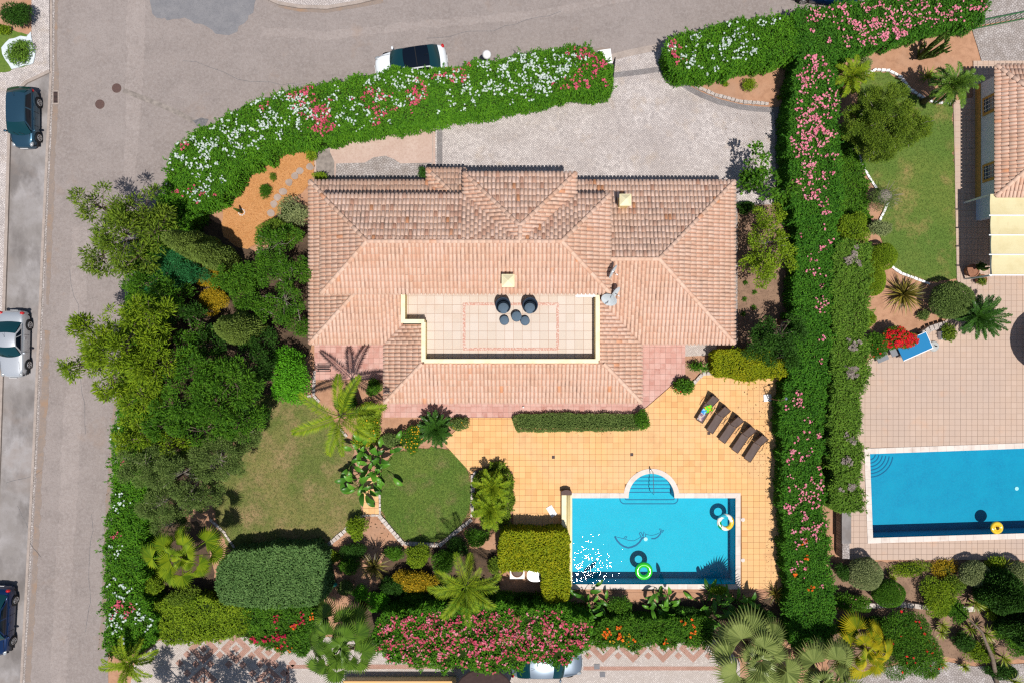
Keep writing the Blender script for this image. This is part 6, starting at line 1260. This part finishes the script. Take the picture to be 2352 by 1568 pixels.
        for xx in (L * .305, -L * .29):
            arch = [(xx + .38 * math.cos(a), s * (w + .004), .31 + .38 * math.sin(a)) for a in np.linspace(-.25, math.pi + .25, 14)]
            lbuild('wheel_arch', MB().add(arch + [(xx, s * (w + .004), .2)], [tuple(range(15))]), 'black', t, False)
            pr = [(.2, -.1), (.31, -.1), (.325, -.06), (.325, .06), (.31, .1), (.2, .1)]
            Vt, Ft = lathe(pr, 20); Vt = np.stack([Vt[:, 0] + xx, Vt[:, 2] + s * (w - .07), Vt[:, 1] + .325], 1); wh_ = lbuild('wheel', MB().add(Vt, Ft), 'rubber', t)
            rb = MB(); yy = s * (w + .034)
            for k in range(5):
                a = k * 2 * math.pi / 5; d = np.array((math.cos(a), 0, math.sin(a))); q = np.array((-math.sin(a), 0, math.cos(a))); cc_ = np.array((xx, yy, .325))
                rb.add([cc_ - q * .03 + d * .03, cc_ + q * .03 + d * .03, cc_ + q * .055 + d * .21, cc_ - q * .055 + d * .21], [(0, 1, 2, 3)])
            Vr, Fr_ = torus((0, 0, 0), .2, .018, 20, 5); rb.add(np.stack([Vr[:, 0] + xx, Vr[:, 2] + yy, Vr[:, 1] + .325], 1), Fr_); lbuild('rim', rb, rimmat, wh_, False)
    for s in (-.1, .45): a_ = ws(.97, .5 + s * .5); b_ = ws(.8, .5 + (s - .42) * .5); lbuild('wiper', MB().add(*tube([(a_[0], a_[1], a_[2] + .015), (b_[0], b_[1], b_[2] + .02)], .012, 5)), 'black', t)
    for s in (-1, 1):
        for u in ((.02, -.22) if kind != 'coupe' else (-.08,)): lbuild('door_handle', MB().add(*box((u * L, s * (w * 1.0 + .012), belt - .13), (.18, .03, .035))), paint, t, False)
        for u in ((.13, -.1) if kind != 'coupe' else (.12, -.14)): lbuild('door_seam', MB().add(*box((u * L, s * (w + .001), .58), (.014, .01, .5))), 'black', t, False)
    for e in (1, -1): lbuild('number_plate', MB().add(*box((e * (L / 2 + .012), 0, .52), (.02, .5, .11))), 'white', t, False)
    lbuild('aerial', MB().add(*tube([(xr1 + .25, 0, zr_), (xr1 + .02, 0, zr_ + .16)], .008, 5)), 'black', roof_)
    hz = [(L / 2 - f_ * L, z_ + .03) for f_, z_ in ((.08, .76), (.13, hood - .04), (.2, hood), (.25, hood + .03))]
    for s in (-1, 1): lbuild('bonnet_seam', MB().add(*tube([(x_, s * w * .72, z_) for x_, z_ in hz], .009, 4)), 'black', t)
    lbuild('bumper_strip', MB().add(*tube([(L / 2 - .02 - .35 * (yy / w) ** 2 * .8, yy, .47) for yy in np.linspace(-w * .8, w * .8, 9)], .04, 6)), 'black', t)
    lbuild('rear_bumper', MB().add(*tube([(-L / 2 + .02 + .3 * (yy / w) ** 2 * .8, yy, .5) for yy in np.linspace(-w * .82, w * .82, 9)], .06, 6)), 'black' if kind in ('hatch', 'suv') else paint, t)
    return t
car('metallic teal-blue hatchback parked at the top of the kerb lane', 51, 271, R(-90), 3.85, 1.66, 1.46, 'hatch', 'paint_blue')
car('silver coupe parked midway down the kerb lane on the left', 27, 790, R(-91), 4.35, 1.72, 1.38, 'coupe', 'paint_silver')
car('dark navy saloon cut by the left edge near the bottom', -8, 1427, R(-93), 4.5, 1.76, 1.43, 'sedan', 'paint_navy')
car('white car with a black glass roof tucked against the oleander hedge', 944, 145, R(188.5), 4.72, 1.9, 1.6, 'suv', 'paint_white', True)
car('grey-silver car nosing out from under the pink flower bank at the bottom', 1255, 1524, R(0), 4.7, 1.78, 1.46, 'sedan', 'paint_grey')
car('dark car peeking in at the top edge above the pink hedge', 1902, -28, R(172), 4.4, 1.8, 1.5, 'suv', 'paint_navy')

# ================================================================ STREET ITEMS
for x, y, lb in ((268, 203, 'round rusty manhole cover in the road, upper right of two'), (229.5, 240, 'round rusty manhole cover in the road, lower left of two')):
    mb = MB().add(*lathe([(.31, 0), (.31, .012), (.27, .014), (.26, .02), (.02, .022)], 24, tuple(P(x, y, .012)))); solo('manhole_cover', mb, 'iron', lb, 'manhole', 'manhole covers in the road')
dg = thing('drain_grate', P(128, 224, .012), 'rectangular rusty drain grate beside the kerb', 'drain'); c = P(128, 224, .02)
build('frame', MB().add(*box((c.x, c.y, .015), (.4, .92, .03))), 'kerb', dg)
build('pit', MB().add(*box((c.x, c.y, .028), (.28, .74, .012))), 'black', dg)
for i in range(9): build('grate_bar', MB().add(*box((c.x, c.y - .33 + i * .0825, .037), (.28, .035, .02))), 'iron', dg)
lp = thing('globe_lamp', P(1119, 133, 0), 'street lamp with a white globe rising beside the oleander hedge', 'lamp'); c = P(1118, 126, 3.2); b = Vector((c.x, c.y, 0)); lp.location = b; ORG[lp.name] = b
build('post', MB().add(*tube([b, Vector((c.x, c.y, 3.0))], [.05, .04], 8)), 'steel', lp); build('globe', MB().add(*lathe([(.02, -.26)] + [(.27 * math.cos(a), .27 * math.sin(a)) for a in np.linspace(-1.3, 1.4, 10)] + [(.01, .27)], 20, tuple(c))), 'white', lp, True)
build('collar', MB().add(*lathe([(.06, 0), (.13, .05), (.1, .12)], 12, (c.x, c.y, 2.9))), 'black', lp)
# gate: pillars and two open black leaves
gp = [('white gate pillar half hidden at the end of the oleander hedge, left of the drive', 1390, 131, .75, .85), ('white gate pillar under the hedge on the right of the drive', 1543, 108, .5, .45)]
for lb, x, y, sx, sy in gp:
    c = P(x, y, 1.9); t = thing('gate_pillar', (c.x, c.y, .05), lb, 'pillar', 'pillars of the driveway gate')
    build('shaft', MB().add(*box((c.x, c.y, .95), (sx, sy, 1.8), R(8))), 'white', t); build('cap', MB().add(*box((c.x, c.y, 1.89), (sx + .06, sy + .06, .08), R(8))), 'white', t)
for lb, x0, y0, x1, y1 in (('open black steel gate leaf at the left of the drive', 1404, 158, 1398, 222), ('open black steel gate leaf at the right of the drive', 1536, 150, 1558, 196)):
    a = P(x0, y0, .1); b = P(x1, y1, .1); t = thing('gate_leaf', (a.x, a.y, .06), lb, 'gate', 'leaves of the driveway gate'); d = (b - a); L_ = d.length; an = math.atan2(d.y, d.x); m_ = (a + b) / 2
    build('panel', MB().add(*box((m_.x, m_.y, .95), (L_ - .08, .03, 1.5), an)), 'black', t)
    for q in (a, b): build('stile', MB().add(*box((q.x, q.y, .95), (.06, .06, 1.75), an)), 'black', t)
    for z in (.12, 1.78): build('rail', MB().add(*box((m_.x, m_.y, z), (L_ - .06, .055, .06), an)), 'black', t)
# green sliding gate top right
gg = thing('sliding_gate', P(2300, 45, .05), 'green wire sliding gate at the top right corner', 'gate')
a = P(2240, 50, 1.5); b = P(2400, 18, 1.5)
for z in (.15, 1.5): build('rail', MB().add(*tube([(a.x, a.y, z), (b.x, b.y, z)], .045, 6)), 'green_metal', gg)
for i in range(14):
    f = i / 13; q = a + (b - a) * f; build('picket', MB().add(*tube([(q.x, q.y, .15), (q.x, q.y, 1.5)], .018, 5)), 'green_metal', gg)
c = P(2222, 64, 1.0); t = thing('garden_lantern', (c.x, c.y, .05), 'small post lantern at the end of the green gate', 'lantern')
build('post', MB().add(*box((c.x, c.y, .45), (.12, .12, .8))), 'green_metal', t); build('lamp_head', MB().add(*lathe([(.08, 0), (.13, .08), (.13, .22), (.04, .3)], 8, (c.x, c.y, .85))), 'lamp_clear', t)
# heap of prunings on a white sheet
c = P(42, 120, .16); r_ = np.random.default_rng(2)
sh = [(c.x + dx, c.y + dy) for dx, dy in ((-1.15, .35), (-.55, .85), (.55, 1.0), (.85, 1.35), (.95, .6), (1.15, 0), (1.0, -.75), (.1, -1.0), (-.45, -1.15), (-.75, -.55), (-1.0, -.1))]
shv = wob(sh, .03, .3, 3); solo('ground_sheet', MB().add(*prism(shv, .15, .2)), 'sheet', 'white plastic sheet under a heap of cuttings on the verge lawn', 'sheet')
bush('cuttings_heap', 'heap of green cuttings piled on the white sheet', 44, 120, .35, .9, .85, .5, 'leaf_thuja', (.16, .05), 2.4, cat='cuttings')

# ================================================================ ON AND AROUND THE VILLA
# barrel chairs, table and stools on the roof terrace
GF = 'wicker set on the roof terrace'
def barrel(label, x, y, rot):
    c = P(x, y, ZT + .3); t = thing('barrel_chair', (c.x, c.y, ZT + .02), label, 'chair', GF, rot); n = 28; V = []; F = []
    for i in range(n + 1):
        a = R(-60) + R(300) * i / n; back = .5 + .5 * math.cos(a - R(90)); hh = .42 + .5 * back ** .8
        for rr, z in ((.34, .02), (.44 + .06 * back, hh * .6), (.42 + .1 * back, hh), (.36 + .1 * back, hh), (.37 + .04 * back, .36)): V.append((rr * math.cos(a), rr * math.sin(a) * 1.02 + .03, z))
    k = 5; F = [(i * k + j, (i + 1) * k + j, (i + 1) * k + j + 1, i * k + j + 1) for i in range(n) for j in range(k - 1)]
    lbuild('shell', MB().add(V, F), 'wicker', t); lbuild('base', MB().add(*lathe([(.33, 0), (.36, .3), (.1, .31)], 24)), 'wicker', t)
    lbuild('seat_cushion', MB().add(*lathe([(.3, .3), (.335, .34), (.335, .42), (.3, .46), (.01, .47)], 26, (0, -.09, 0))), 'cushion', t)
barrel('left wicker barrel chair with round blue-grey cushion on the roof terrace', 1156, 705, R(6)); barrel('right wicker barrel chair with round blue-grey cushion on the roof terrace', 1217, 705, R(-6))
def round_item(name, label, x, y, rr, h, cat):
    c = P(x, y, ZT + h); t = thing(name, (c.x, c.y, ZT + .02), label, cat, GF)
    lbuild('drum', MB().add(*lathe([(rr * .82, 0), (rr * .95, h - .08), (rr, h - .06), (rr, h - .03), (rr * .9, h - .03)], 28)), 'wicker', t); lbuild('top', MB().add(*lathe([(rr * .93, h - .035), (rr * .96, h), (rr * .9, h + .02), (.01, h + .022)], 28)), 'cushion', t)
round_item('round_table', 'round wicker table between the barrel chairs', 1186.5, 727, .32, .45, 'table')
round_item('round_stool', 'round wicker stool below the left barrel chair', 1158.5, 736, .29, .3, 'stool'); round_item('round_stool', 'round wicker stool below the right barrel chair', 1206, 737, .29, .3, 'stool')
# awning cassette under the eave
c = P(1345, 678, 3.7); t = thing('awning_cassette', (c.x, c.y, 3.6), 'white awning cassette fixed under the upper eave above the terrace', 'awning'); build('housing', MB().add(*box((c.x, c.y, 3.72), (1.25, .22, .2))), 'white', t)
for s in (-.4, .4): build('bracket', MB().add(*box((c.x + s, c.y - .13, 3.68), (.06, .08, .08))), 'steel', t)
def dish(label, x, y, z, face_, rad, foot):
    c = P(x, y, z); f = P(*foot); t = thing('satellite_dish', f, label, 'satellite dish', 'satellite dishes on the roof'); d = Vector(face_).normalized(); q = np.array(Vector((0, 0, 1)).rotation_difference(d).to_matrix())
    pr = [(.01, .0), (rad * .4, rad * .04), (rad * .75, rad * .13), (rad, rad * .24), (rad * 1.02, rad * .24), (rad * .98, rad * .2), (rad * .7, rad * .06), (.02, -.04)]
    V, F = lathe(pr, 26); V[:, 1] *= 1.08; build('reflector', MB().add(V @ q.T + np.array(c), F), 'dish', t, True)
    tip = c + d * rad * 1.1 - Vector((0, 0, rad * .55)); build('feed_arm', MB().add(*tube([c - Vector((0, 0, rad * .9)) * .6, tip], .018, 6)), 'iron', t); build('feed_horn', MB().add(*tube([tip, tip - d * .12], [.04, .03], 8)), 'white', t)
    build('mast', MB().add(*tube([f, Vector((f.x, f.y, c.z)), c - d * .03], .025, 7)), 'steel', t)
dish('satellite dish seen edge-on, topmost of the three beside the terrace', 1405, 622, 5.0, (.8, -.5, .2), .42, (1402, 628, 3.9))
dish('satellite dish behind the front one beside the terrace', 1411, 671, 4.5, (.68, -.55, .35), .4, (1404, 668, 3.6))
dish('frontmost white satellite dish at the terrace parapet corner', 1400, 686, 4.3, (-.3, -.72, .55), .47, (1392, 680, 3.5))
# garden bench frame on the west terrace
c = P(742, 846, .5); t = thing('metal_bench', (c.x, c.y, .14), 'small black metal bench frame on the pink west terrace', 'bench')
for dx in (-.4, .4):
    for dy in (-.17, .17): build('leg', MB().add(*box((c.x + dx, c.y + dy, .34), (.04, .04, .4))), 'black', t)
for dy in (-.17, -.06, .06, .17): build('slat', MB().add(*box((c.x, c.y + dy, .56), (.86, .045, .03))), 'black', t)
# wall spotlight seen on the pink strip
c = P(1202, 934, .14); solo('ground_spike_light', MB().add(*lathe([(.05, 0), (.07, .1), (.03, .16)], 10, tuple(c))), 'white', 'tiny white spotlight on the pink south terrace', 'spotlight')

# ================================================================ POOL DECK
def lounger(label, x, y, ang, fold=False):
    c = P(x * .91875, y * .91875, .3); c.z = .1; t = thing('sun_lounger', c, label, 'sun lounger', 'sun loungers in a row on the deck', ang); w = .255
    tb = lambda nm, pts, r=.018, par=None: lbuild(nm, MB().add(*tube(pts, r, 6)), 'brown_metal', par or t)
    for s in (-1, 1):
        tb('side_rail', [(-1.0, s * w, .34), (.25, s * w, .34), (.95, s * w, .3)]); 
        for xx in (-.85, .55): tb('leg', [(xx, s * w, .34), (xx - .04, s * (w + .02), 0)])
        tb('armrest', [(-.1, s * w, .33), (-.12, s * (w + .07), .5), (.1, s * (w + .09), .55), (.42, s * (w + .06), .52), (.5, s * w, .34)])
    tb('foot_bar', [(-1.0, -w, .34), (-1.0, w, .34)]); tb('head_bar', [(.95, -w, .3), (.95, w, .3)])
    lbuild('seat_sling', MB().add(*patch(lambda u, v: (-.98 + 1.2 * u, (2 * v - 1) * (w - .015), .345 - .03 * math.sin(math.pi * v) - .012 * math.sin(math.pi * u)), 10, 6)), 'sling', t)
    th = R(38); bk = lambda u, v: (.24 + .8 * u * math.cos(th), (2 * v - 1) * (w - .012), .35 + .8 * u * math.sin(th) - .035 * math.sin(math.pi * v))
    lbuild('back_sling', MB().add(*patch(bk, 8, 6)), 'sling', t)
    bf = tb('back_frame', [bk(0, 0), bk(1, 0), bk(1, 1), bk(0, 1)], .02); tb('prop_bar', [bk(.6, .1), (.7, -w * .8, .33)], .012, bf); tb('prop_bar', [bk(.6, .9), (.7, w * .8, .33)], .012, bf)
    tb('hinge_bar', [(.24, -w, .35), (.24, w, .35)], .014)
    lbuild('head_sling', MB().add(*patch(lambda u, v: (.78 + .16 * u, (2 * v - 1) * (w - .015), .31), 2, 2)), 'sling', t)
    return t
LG = [(1766.2, 1019.3, 59), (1793.6, 1046.1, 56), (1825.2, 1070.6, 54), (1856.5, 1094.8, 55), (1886.7, 1116.5, 57)]
for i, (x, y, a) in enumerate(LG):
    lounger(['brown sling sun lounger holding colourful towels, first of the row of five', 'brown sling sun lounger, second of five, next to the one with towels', 'brown sling sun lounger in the middle of the row of five', 'brown sling sun lounger, fourth of five from the towels', 'brown sling sun lounger at the far end of the row, near the hedge'][i], x, y, R(a))
def towel(nm, label, x, y, sx, sy, m, ang):
    c = P(x * .91875, y * .91875, .46); q = R(ang); rr = np.random.default_rng(int(x)); V, F = patch(lambda u, v: (((u - .5) * sx * math.cos(q) - (v - .5) * sy * math.sin(q)) + c.x, ((u - .5) * sx * math.sin(q) + (v - .5) * sy * math.cos(q)) + c.y, .455 + .03 * math.sin(u * 9) * math.cos(v * 7) + .02 * rr.random()), 8, 8)
    V = V + [(a, b, z - .02) for a, b, z in V]; k = 81; F = F + [tuple(i + k for i in reversed(f)) for f in F]
    solo(nm, MB().add(V, F), m, label, 'towel', None, True)
towel('towel', 'crumpled blue towel on the first lounger', 1759.5, 1028, .32, .3, 'towel_blue', 59); towel('towel', 'patterned beach towel at the foot of the first lounger', 1753, 1041, .5, .34, 'towel_print', 59)
towel('swim_toy', 'neon green and orange beach things on the first lounger', 1772, 1021, .5, .42, 'towel_green', 20)
# shower
c = P(1762, 913, .1); t = thing('pool_shower', c, 'slim dark pool shower on a white square base by the hedge', 'shower')
build('base_plate', MB().add(*box((c.x, c.y, .14), (.5, .46, .07), R(4))), 'white', t); build('column', MB().add(*tube([(c.x, c.y, .15), (c.x, c.y, 2.2)], .028, 8)), 'brown_metal', t)
build('head_arm', MB().add(*tube([(c.x, c.y, 2.2), (c.x + .05, c.y, 2.3), (c.x + .35, c.y + .12, 2.32)], .02, 7)), 'brown_metal', t); build('shower_head', MB().add(*lathe([(.02, .03), (.09, 0), (.09, -.02), (.01, -.02)], 12, (c.x + .37, c.y + .13, 2.3))), 'steel', t)
build('foot_tap', MB().add(*tube([(c.x, c.y, .5), (c.x + .12, c.y, .5), (c.x + .12, c.y, .42)], .015, 6)), 'steel', t)
# loose white board, drains, skimmer lids
c = P(1267, 1173, .12); t = solo('white_board', MB().add(*box((c.x, c.y, .12), (.42, .72, .035), R(32))), 'white', 'loose white board lying on the deck left of the pool', 'board')
for x, y, lb in ((1271, 1049, 'small square deck drain left of the pool steps'), (1451, 1043, 'small square deck drain above the pool steps'), (1628, 994, 'small square deck drain beside the second lounger')):
    c = P(x, y, .1); mb = MB().add(*box((c.x, c.y, .106), (.2, .2, .02)), 0)
    for k in range(4): mb.add(*box((c.x, c.y - .06 + .04 * k, .119), (.16, .015, .008)), 1)
    solo('deck_drain', mb, ['iron', 'black'], lb, 'drain', 'deck drains')
for x, y, lb in ((1706.5, 1192.5, 'round white skimmer lid right of the pool, upper'), (1706.5, 1285.5, 'round white skimmer lid right of the pool, lower')):
    solo('skimmer_lid', MB().add(*lathe([(.13, 0), (.13, .014), (.1, .016), (.09, .022), (.01, .024)], 20, tuple(P(x, y, .1)))), 'coping', lb, 'lid', 'pool skimmer lids')
# handrail in the steps
c = P(1494.5, 1075, .13); t = thing('pool_handrail', c, 'steel handrail running down the middle of the pool steps', 'handrail'); q0 = P(1494.5, 1078, .13); q1 = P(1494.5, 1128, -.5)
build('rail', MB().add(*tube([(q0.x, q0.y, .13), (q0.x, q0.y, .8), (q0.x, q0.y - .12, .92), (q1.x, q1.y + .1, .55), (q1.x, q1.y, .4), (q1.x, q1.y, -.8)], .024, 8)), 'steel', t)
build('flange', MB().add(*lathe([(.06, 0), (.06, .02), (.03, .03)], 12, (q0.x, q0.y, .13))), 'steel', t)
# pool wall with rolled top along the left side
t = thing('pool_wall', P(1303, 1240, .1), 'long pale yellow bench wall along the left side of the pool', 'wall')
a = P(1303.5, 1134, .5); b = P(1303.5, 1352, .5); cy = (a.y + b.y) / 2; L_ = a.y - b.y
build('wall_body', MB().add(*box((a.x, cy, .27), (.6, L_, .4))), 'parapet', t); build('wall_top', MB().add(*box((a.x - .05, cy, .5), (.66, L_ + .04, .06))), 'parapet_top', t); build('wall_roll', MB().add(*tube([(a.x + .06, a.y, .52), (a.x + .06, b.y, .52)], .13, 14)), 'parapet', t, True)
c = P(1301, 1131, .6); t = thing('brown_box', (c.x, c.y, .1), 'dark brown capped box at the upper end of the pool wall', 'box'); build('case', MB().add(*box((c.x, c.y, .36), (.62, .26, .5))), 'brown_metal', t)
build('lid', MB().add(*prism([(c.x - .34, c.y - .14), (c.x + .34, c.y - .14), (c.x + .34, c.y + .1), (c.x + .1, c.y + .2), (c.x - .1, c.y + .2), (c.x - .34, c.y + .1)], .61, .66)), 'iron', t)
# swim rings
def ring(label, x, y, segs, Rr=.42, r=.17, hole=None):
    c = P(x, y, .08); t = thing('swim_ring', (c.x, c.y, -.02), label, 'swim ring', 'inflatables floating in the pools'); V, F = torus((0, 0, .1), Rr, r, 48, 16, .85); k = len(segs)
    if k == 1: lbuild('tube', MB().add(V, F), segs[0], t)
    else:
        mb = MB(); F = np.array(F); ii = np.arange(48)[:, None]; jj = np.arange(16)[None, :]; idx = (((ii + jj * 1.2) / 48 * k).astype(int) % k).ravel(); mb.add(V, np.zeros((0, 4), dtype=int)); mb.f = []
        for s in range(k): mb.f.append((F[idx == s], s))
        lbuild('tube', mb, segs, t)
    lbuild('valve', MB().add(*lathe([(.025, 0), (.025, .03), (.01, .035)], 8, (Rr, 0, .1 + r * .85 - .01))), 'white', t); return t
ring('glossy green swim ring floating near the bottom of the pool', 1478.5, 1310, ['ring_green'])
ring('swirled yellow white and green swim ring by the right pool wall', 1666, 1198, ['ring_yellow', 'ring_white', 'ring_teal', 'ring_white', 'ring_dkgreen', 'ring_white', 'ring_yellow'], .42, .15)
c = P(2290, 1211, .1); t = thing('float_seat', (c.x, c.y, -.04), 'yellow inflatable float in the neighbour pool', 'float', 'inflatables floating in the pools'); lbuild('tube', MB().add(*torus((0, 0, .1), .3, .12, 36, 12)), 'ring_yellow', t); lbuild('seat', MB().add(*lathe([(.01, .06), (.26, .07), (.26, .1), (.01, .11)], 20)), 'ring_yellow', t); lbuild('inner_ring', MB().add(*torus((0, 0, .16), .17, .045, 24, 8)), 'ring_yellow', t)
lbuild('duck_body', MB().add(*lathe([(.01, .12), (.07, .14), (.08, .2), (.03, .26)], 10, (.02, -.02, 0))), 'towel_green' if False else 'brown_metal', t)
# pool lights
for x, y, zf, lb, pr_ in ((1483, 1237, -1.09, 'round white drain light on the pool floor', p1), (2335, 1121, -1.24, 'round drain light on the neighbour pool floor', p2)):
    build('floor_inlet', MB().add(*lathe([(.13, 0), (.13, .02), (.01, .03)], 16, tuple(P(x, y, zf)))), 'white', pr_)
# pump enclosure things
c = P(1188, 1318, .9); t = thing('laundry_cabinet', (c.x, c.y, .03), 'white cabinet with round brown basket lid below the clipped L hedge', 'cabinet'); build('case', MB().add(*box((c.x, c.y + .1, .45), (.95, .8, .85))), 'white', t); build('lid', MB().add(*lathe([(.36, 0), (.36, .05), (.3, .08), (.02, .1)], 22, (c.x, c.y + .2, .88))), 'brown_metal', t)
build('lid_rim', MB().add(*torus((c.x, c.y + .2, .9), .37, .03, 24, 6)), 'terracotta', t)
c = P(1230, 1322, .9); t = thing('glass_table', (c.x, c.y, .03), 'tinted glass-topped table beside the white cabinet', 'table'); build('top', MB().add(*prism(smoothpoly([(c.x - .55, c.y - .38), (c.x + .55, c.y - .38), (c.x + .55, c.y + .45), (c.x - .55, c.y + .45)], 2), .84, .87)), 'glasstop', t)
for dx in (-.4, .4):
    for dy in (-.25, .3): build('leg', MB().add(*box((c.x + dx, c.y + dy, .43), (.05, .05, .8))), 'steel', t)
for i, (x, y) in enumerate(((1168, 1212), (1160, 1226), (1176, 1220))):
    c = P(x, y, .5); solo('water_barrel', MB().add(*lathe([(.13, 0), (.16, .1), (.16, .45), (.1, .5), (.02, .5)], 16, (c.x, c.y, .08))), 'teal_plastic', ['dark teal barrel behind the L hedge, uppermost', 'dark teal barrel behind the L hedge, lower left', 'dark teal barrel behind the L hedge, nearest the deck'][i], 'barrel', 'teal barrels behind the hedge')
c = P(768, 1341, .1); solo('turquoise_toy', MB().add(*lathe([(.02, 0), (.2, .05), (.22, .14), (.1, .24), (.02, .25)], 7, (c.x, c.y, .03), 1, .7)), 'turquoise', 'small turquoise object on the soil right of the block hedge', 'toy')
# ================================================================ NEIGHBOUR TERRACE THINGS
c = P(2100, 795, .76); an = R(24); t = thing('table_tennis_table', (c.x, c.y, .08), 'blue table-tennis table half covered by scarlet bougainvillea', 'table', None, an)
lbuild('table_top', MB().add(*box((.0, 0, .72), (2.1, 1.15, .04))), 'pingpong', t, False)
for s in (-1, 1): lbuild('edge_line', MB().add(*box((0, s * .56, .743), (2.1, .035, .006))), 'white', t, False); lbuild('leg', MB().add(*box((s * .8, 0, .35), (.06, .9, .7))), 'steel', t, False)
lbuild('end_line', MB().add(*box((1.03, 0, .7435), (.035, 1.08, .006))), 'white', t, False); lbuild('frame_edge', MB().add(*box((0, -.585, .7), (2.1, .03, .06))), 'white', t, False)
for i, (x, y) in enumerate(((2058, 806), (2026, 820))):
    c = P(x, y, .5); solo('grey_panel', MB().add(*box((c.x, c.y, .5), (.72, .55, .05), R(24), R(-6))), 'grey_panel', ['folded grey panel next to the table-tennis table', 'grey panel left of the other, under the bougainvillea'][i], 'panel', 'grey panels by the table-tennis table')
c = P(2146, 795, .2); t = thing('parasol_base', (c.x, c.y, .08), 'round grey parasol base beside the table-tennis table', 'parasol base'); build('disc', MB().add(*lathe([(.34, 0), (.35, .05), (.3, .12), (.06, .16), (.02, .16)], 26, (c.x, c.y, .08))), 'resin_grey', t); build('socket', MB().add(*tube([(c.x + .03, c.y + .02, .2), (c.x + .03, c.y + .02, .42)], .03, 8)), 'black', t); build('clamp', MB().add(*box((c.x + .1, c.y, .28), (.08, .05, .06))), 'black', t)
c = P(2172, 770, .3); t = thing('planter_box', (c.x, c.y, .08), 'white rectangular planter beside the neighbour cycad', 'planter'); build('trough', MB().add(*box((c.x, c.y, .25), (.75, .55, .36), R(3))), 'white', t); build('soil_fill', MB().add(*box((c.x, c.y, .44), (.62, .42, .03), R(3))), 'soil_dark', t)
edging('low curved whitewashed stone wall under the neighbour flax bed', [[(2110, 768), (2130, 755), (2155, 746), (2168, 744)]], .34, .4, m='cobble_white', step=.3)
for nm, x, y, rr, h, lb in (('terracotta_pot', 2233, 622, .42, .5, 'big terracotta pot holding a prickly pear at the awning corner'), ('terracotta_pot', 2254, 642, .33, .4, 'smaller terracotta pot below the prickly pear pot')):
    c = P(x, y, h); t = thing(nm, (c.x, c.y, .08), lb, 'pot', 'pots by the neighbour awning'); build('vessel', MB().add(*lathe([(rr * .65, 0), (rr, h * .75), (rr * 1.05, h), (rr * .9, h), (rr * .85, h * .9)], 24, (c.x, c.y, .08))), 'terracotta', t); build('soil_fill', MB().add(*lathe([(rr * .86, h * .84), (rr * .5, h * .88), (.01, h * .9)], 18, (c.x, c.y, .08))), 'soil_dark', t)
pear('dark prickly pear growing in the big terracotta pot', 2233, 615, .5, 26)
bush('pot_plant', 'sparse plant in the smaller terracotta pot', 2256, 645, .6, .35, .35, .25, 'leaf_olive', (.1, .04), 1.0, cat='plant')
# low stone wall with dark roof slab beside the neighbour pool
c = P(1944, 1215, 1.0); t = thing('pump_house', (c.x, c.y, .06), 'narrow stone pump house with grey slab roof at the end of the conifer hedge', 'shed'); build('stone_wall', MB().add(*box((c.x, c.y - .2, .5), (.46, 3.4, .9))), 'cobble_rough', t); build('slab_roof', MB().add(*box((c.x, c.y + .25, .99), (.6, 2.3, .08))), 'concrete', t)
# rush parasol edge on the right, brown parasol at the bottom
c = P(2462, 800, 2.3); t = thing('thatched_parasol', (c.x, c.y, .06), 'thatched beach parasol reaching in at the right edge', 'parasol')
mb = MB()
for lv in range(5):
    r0 = .25 + lv * .4; V, F = lathe([(r0 * .5, 2.75 - lv * .14), (r0 + .22, 2.6 - lv * .17), (r0 + .2, 2.57 - lv * .17)], 26, (c.x, c.y, 0)); V[:, 2] += np.random.default_rng(lv).normal(0, .02, len(V)); mb.add(V, F)
build('thatch', mb, 'thatch', t); build('pole', MB().add(*tube([(c.x, c.y, .06), (c.x, c.y, 2.7)], .05, 8)), 'bark', t)
c = P(1112, 1612, 2.6); t = thing('brown_parasol', (c.x, c.y, .05), 'large dark brown round parasol at the bottom edge below the flower bank', 'parasol'); n = 24; V, F = lathe([(2.0, 2.32), (1.95, 2.38), (1.0, 2.62), (.05, 2.8)], n, (c.x, c.y, 0)); build('canopy', MB().add(V, F), 'parasol', t)
build('pole', MB().add(*tube([(c.x, c.y, .05), (c.x, c.y, 2.85)], .03, 8)), 'steel', t)
for i in range(8): a = i * math.pi / 4; build('rib', MB().add(*tube([(c.x, c.y, 2.74), (c.x + 1.95 * math.cos(a), c.y + 1.95 * math.sin(a), 2.33)], .012, 5)), 'steel', t)
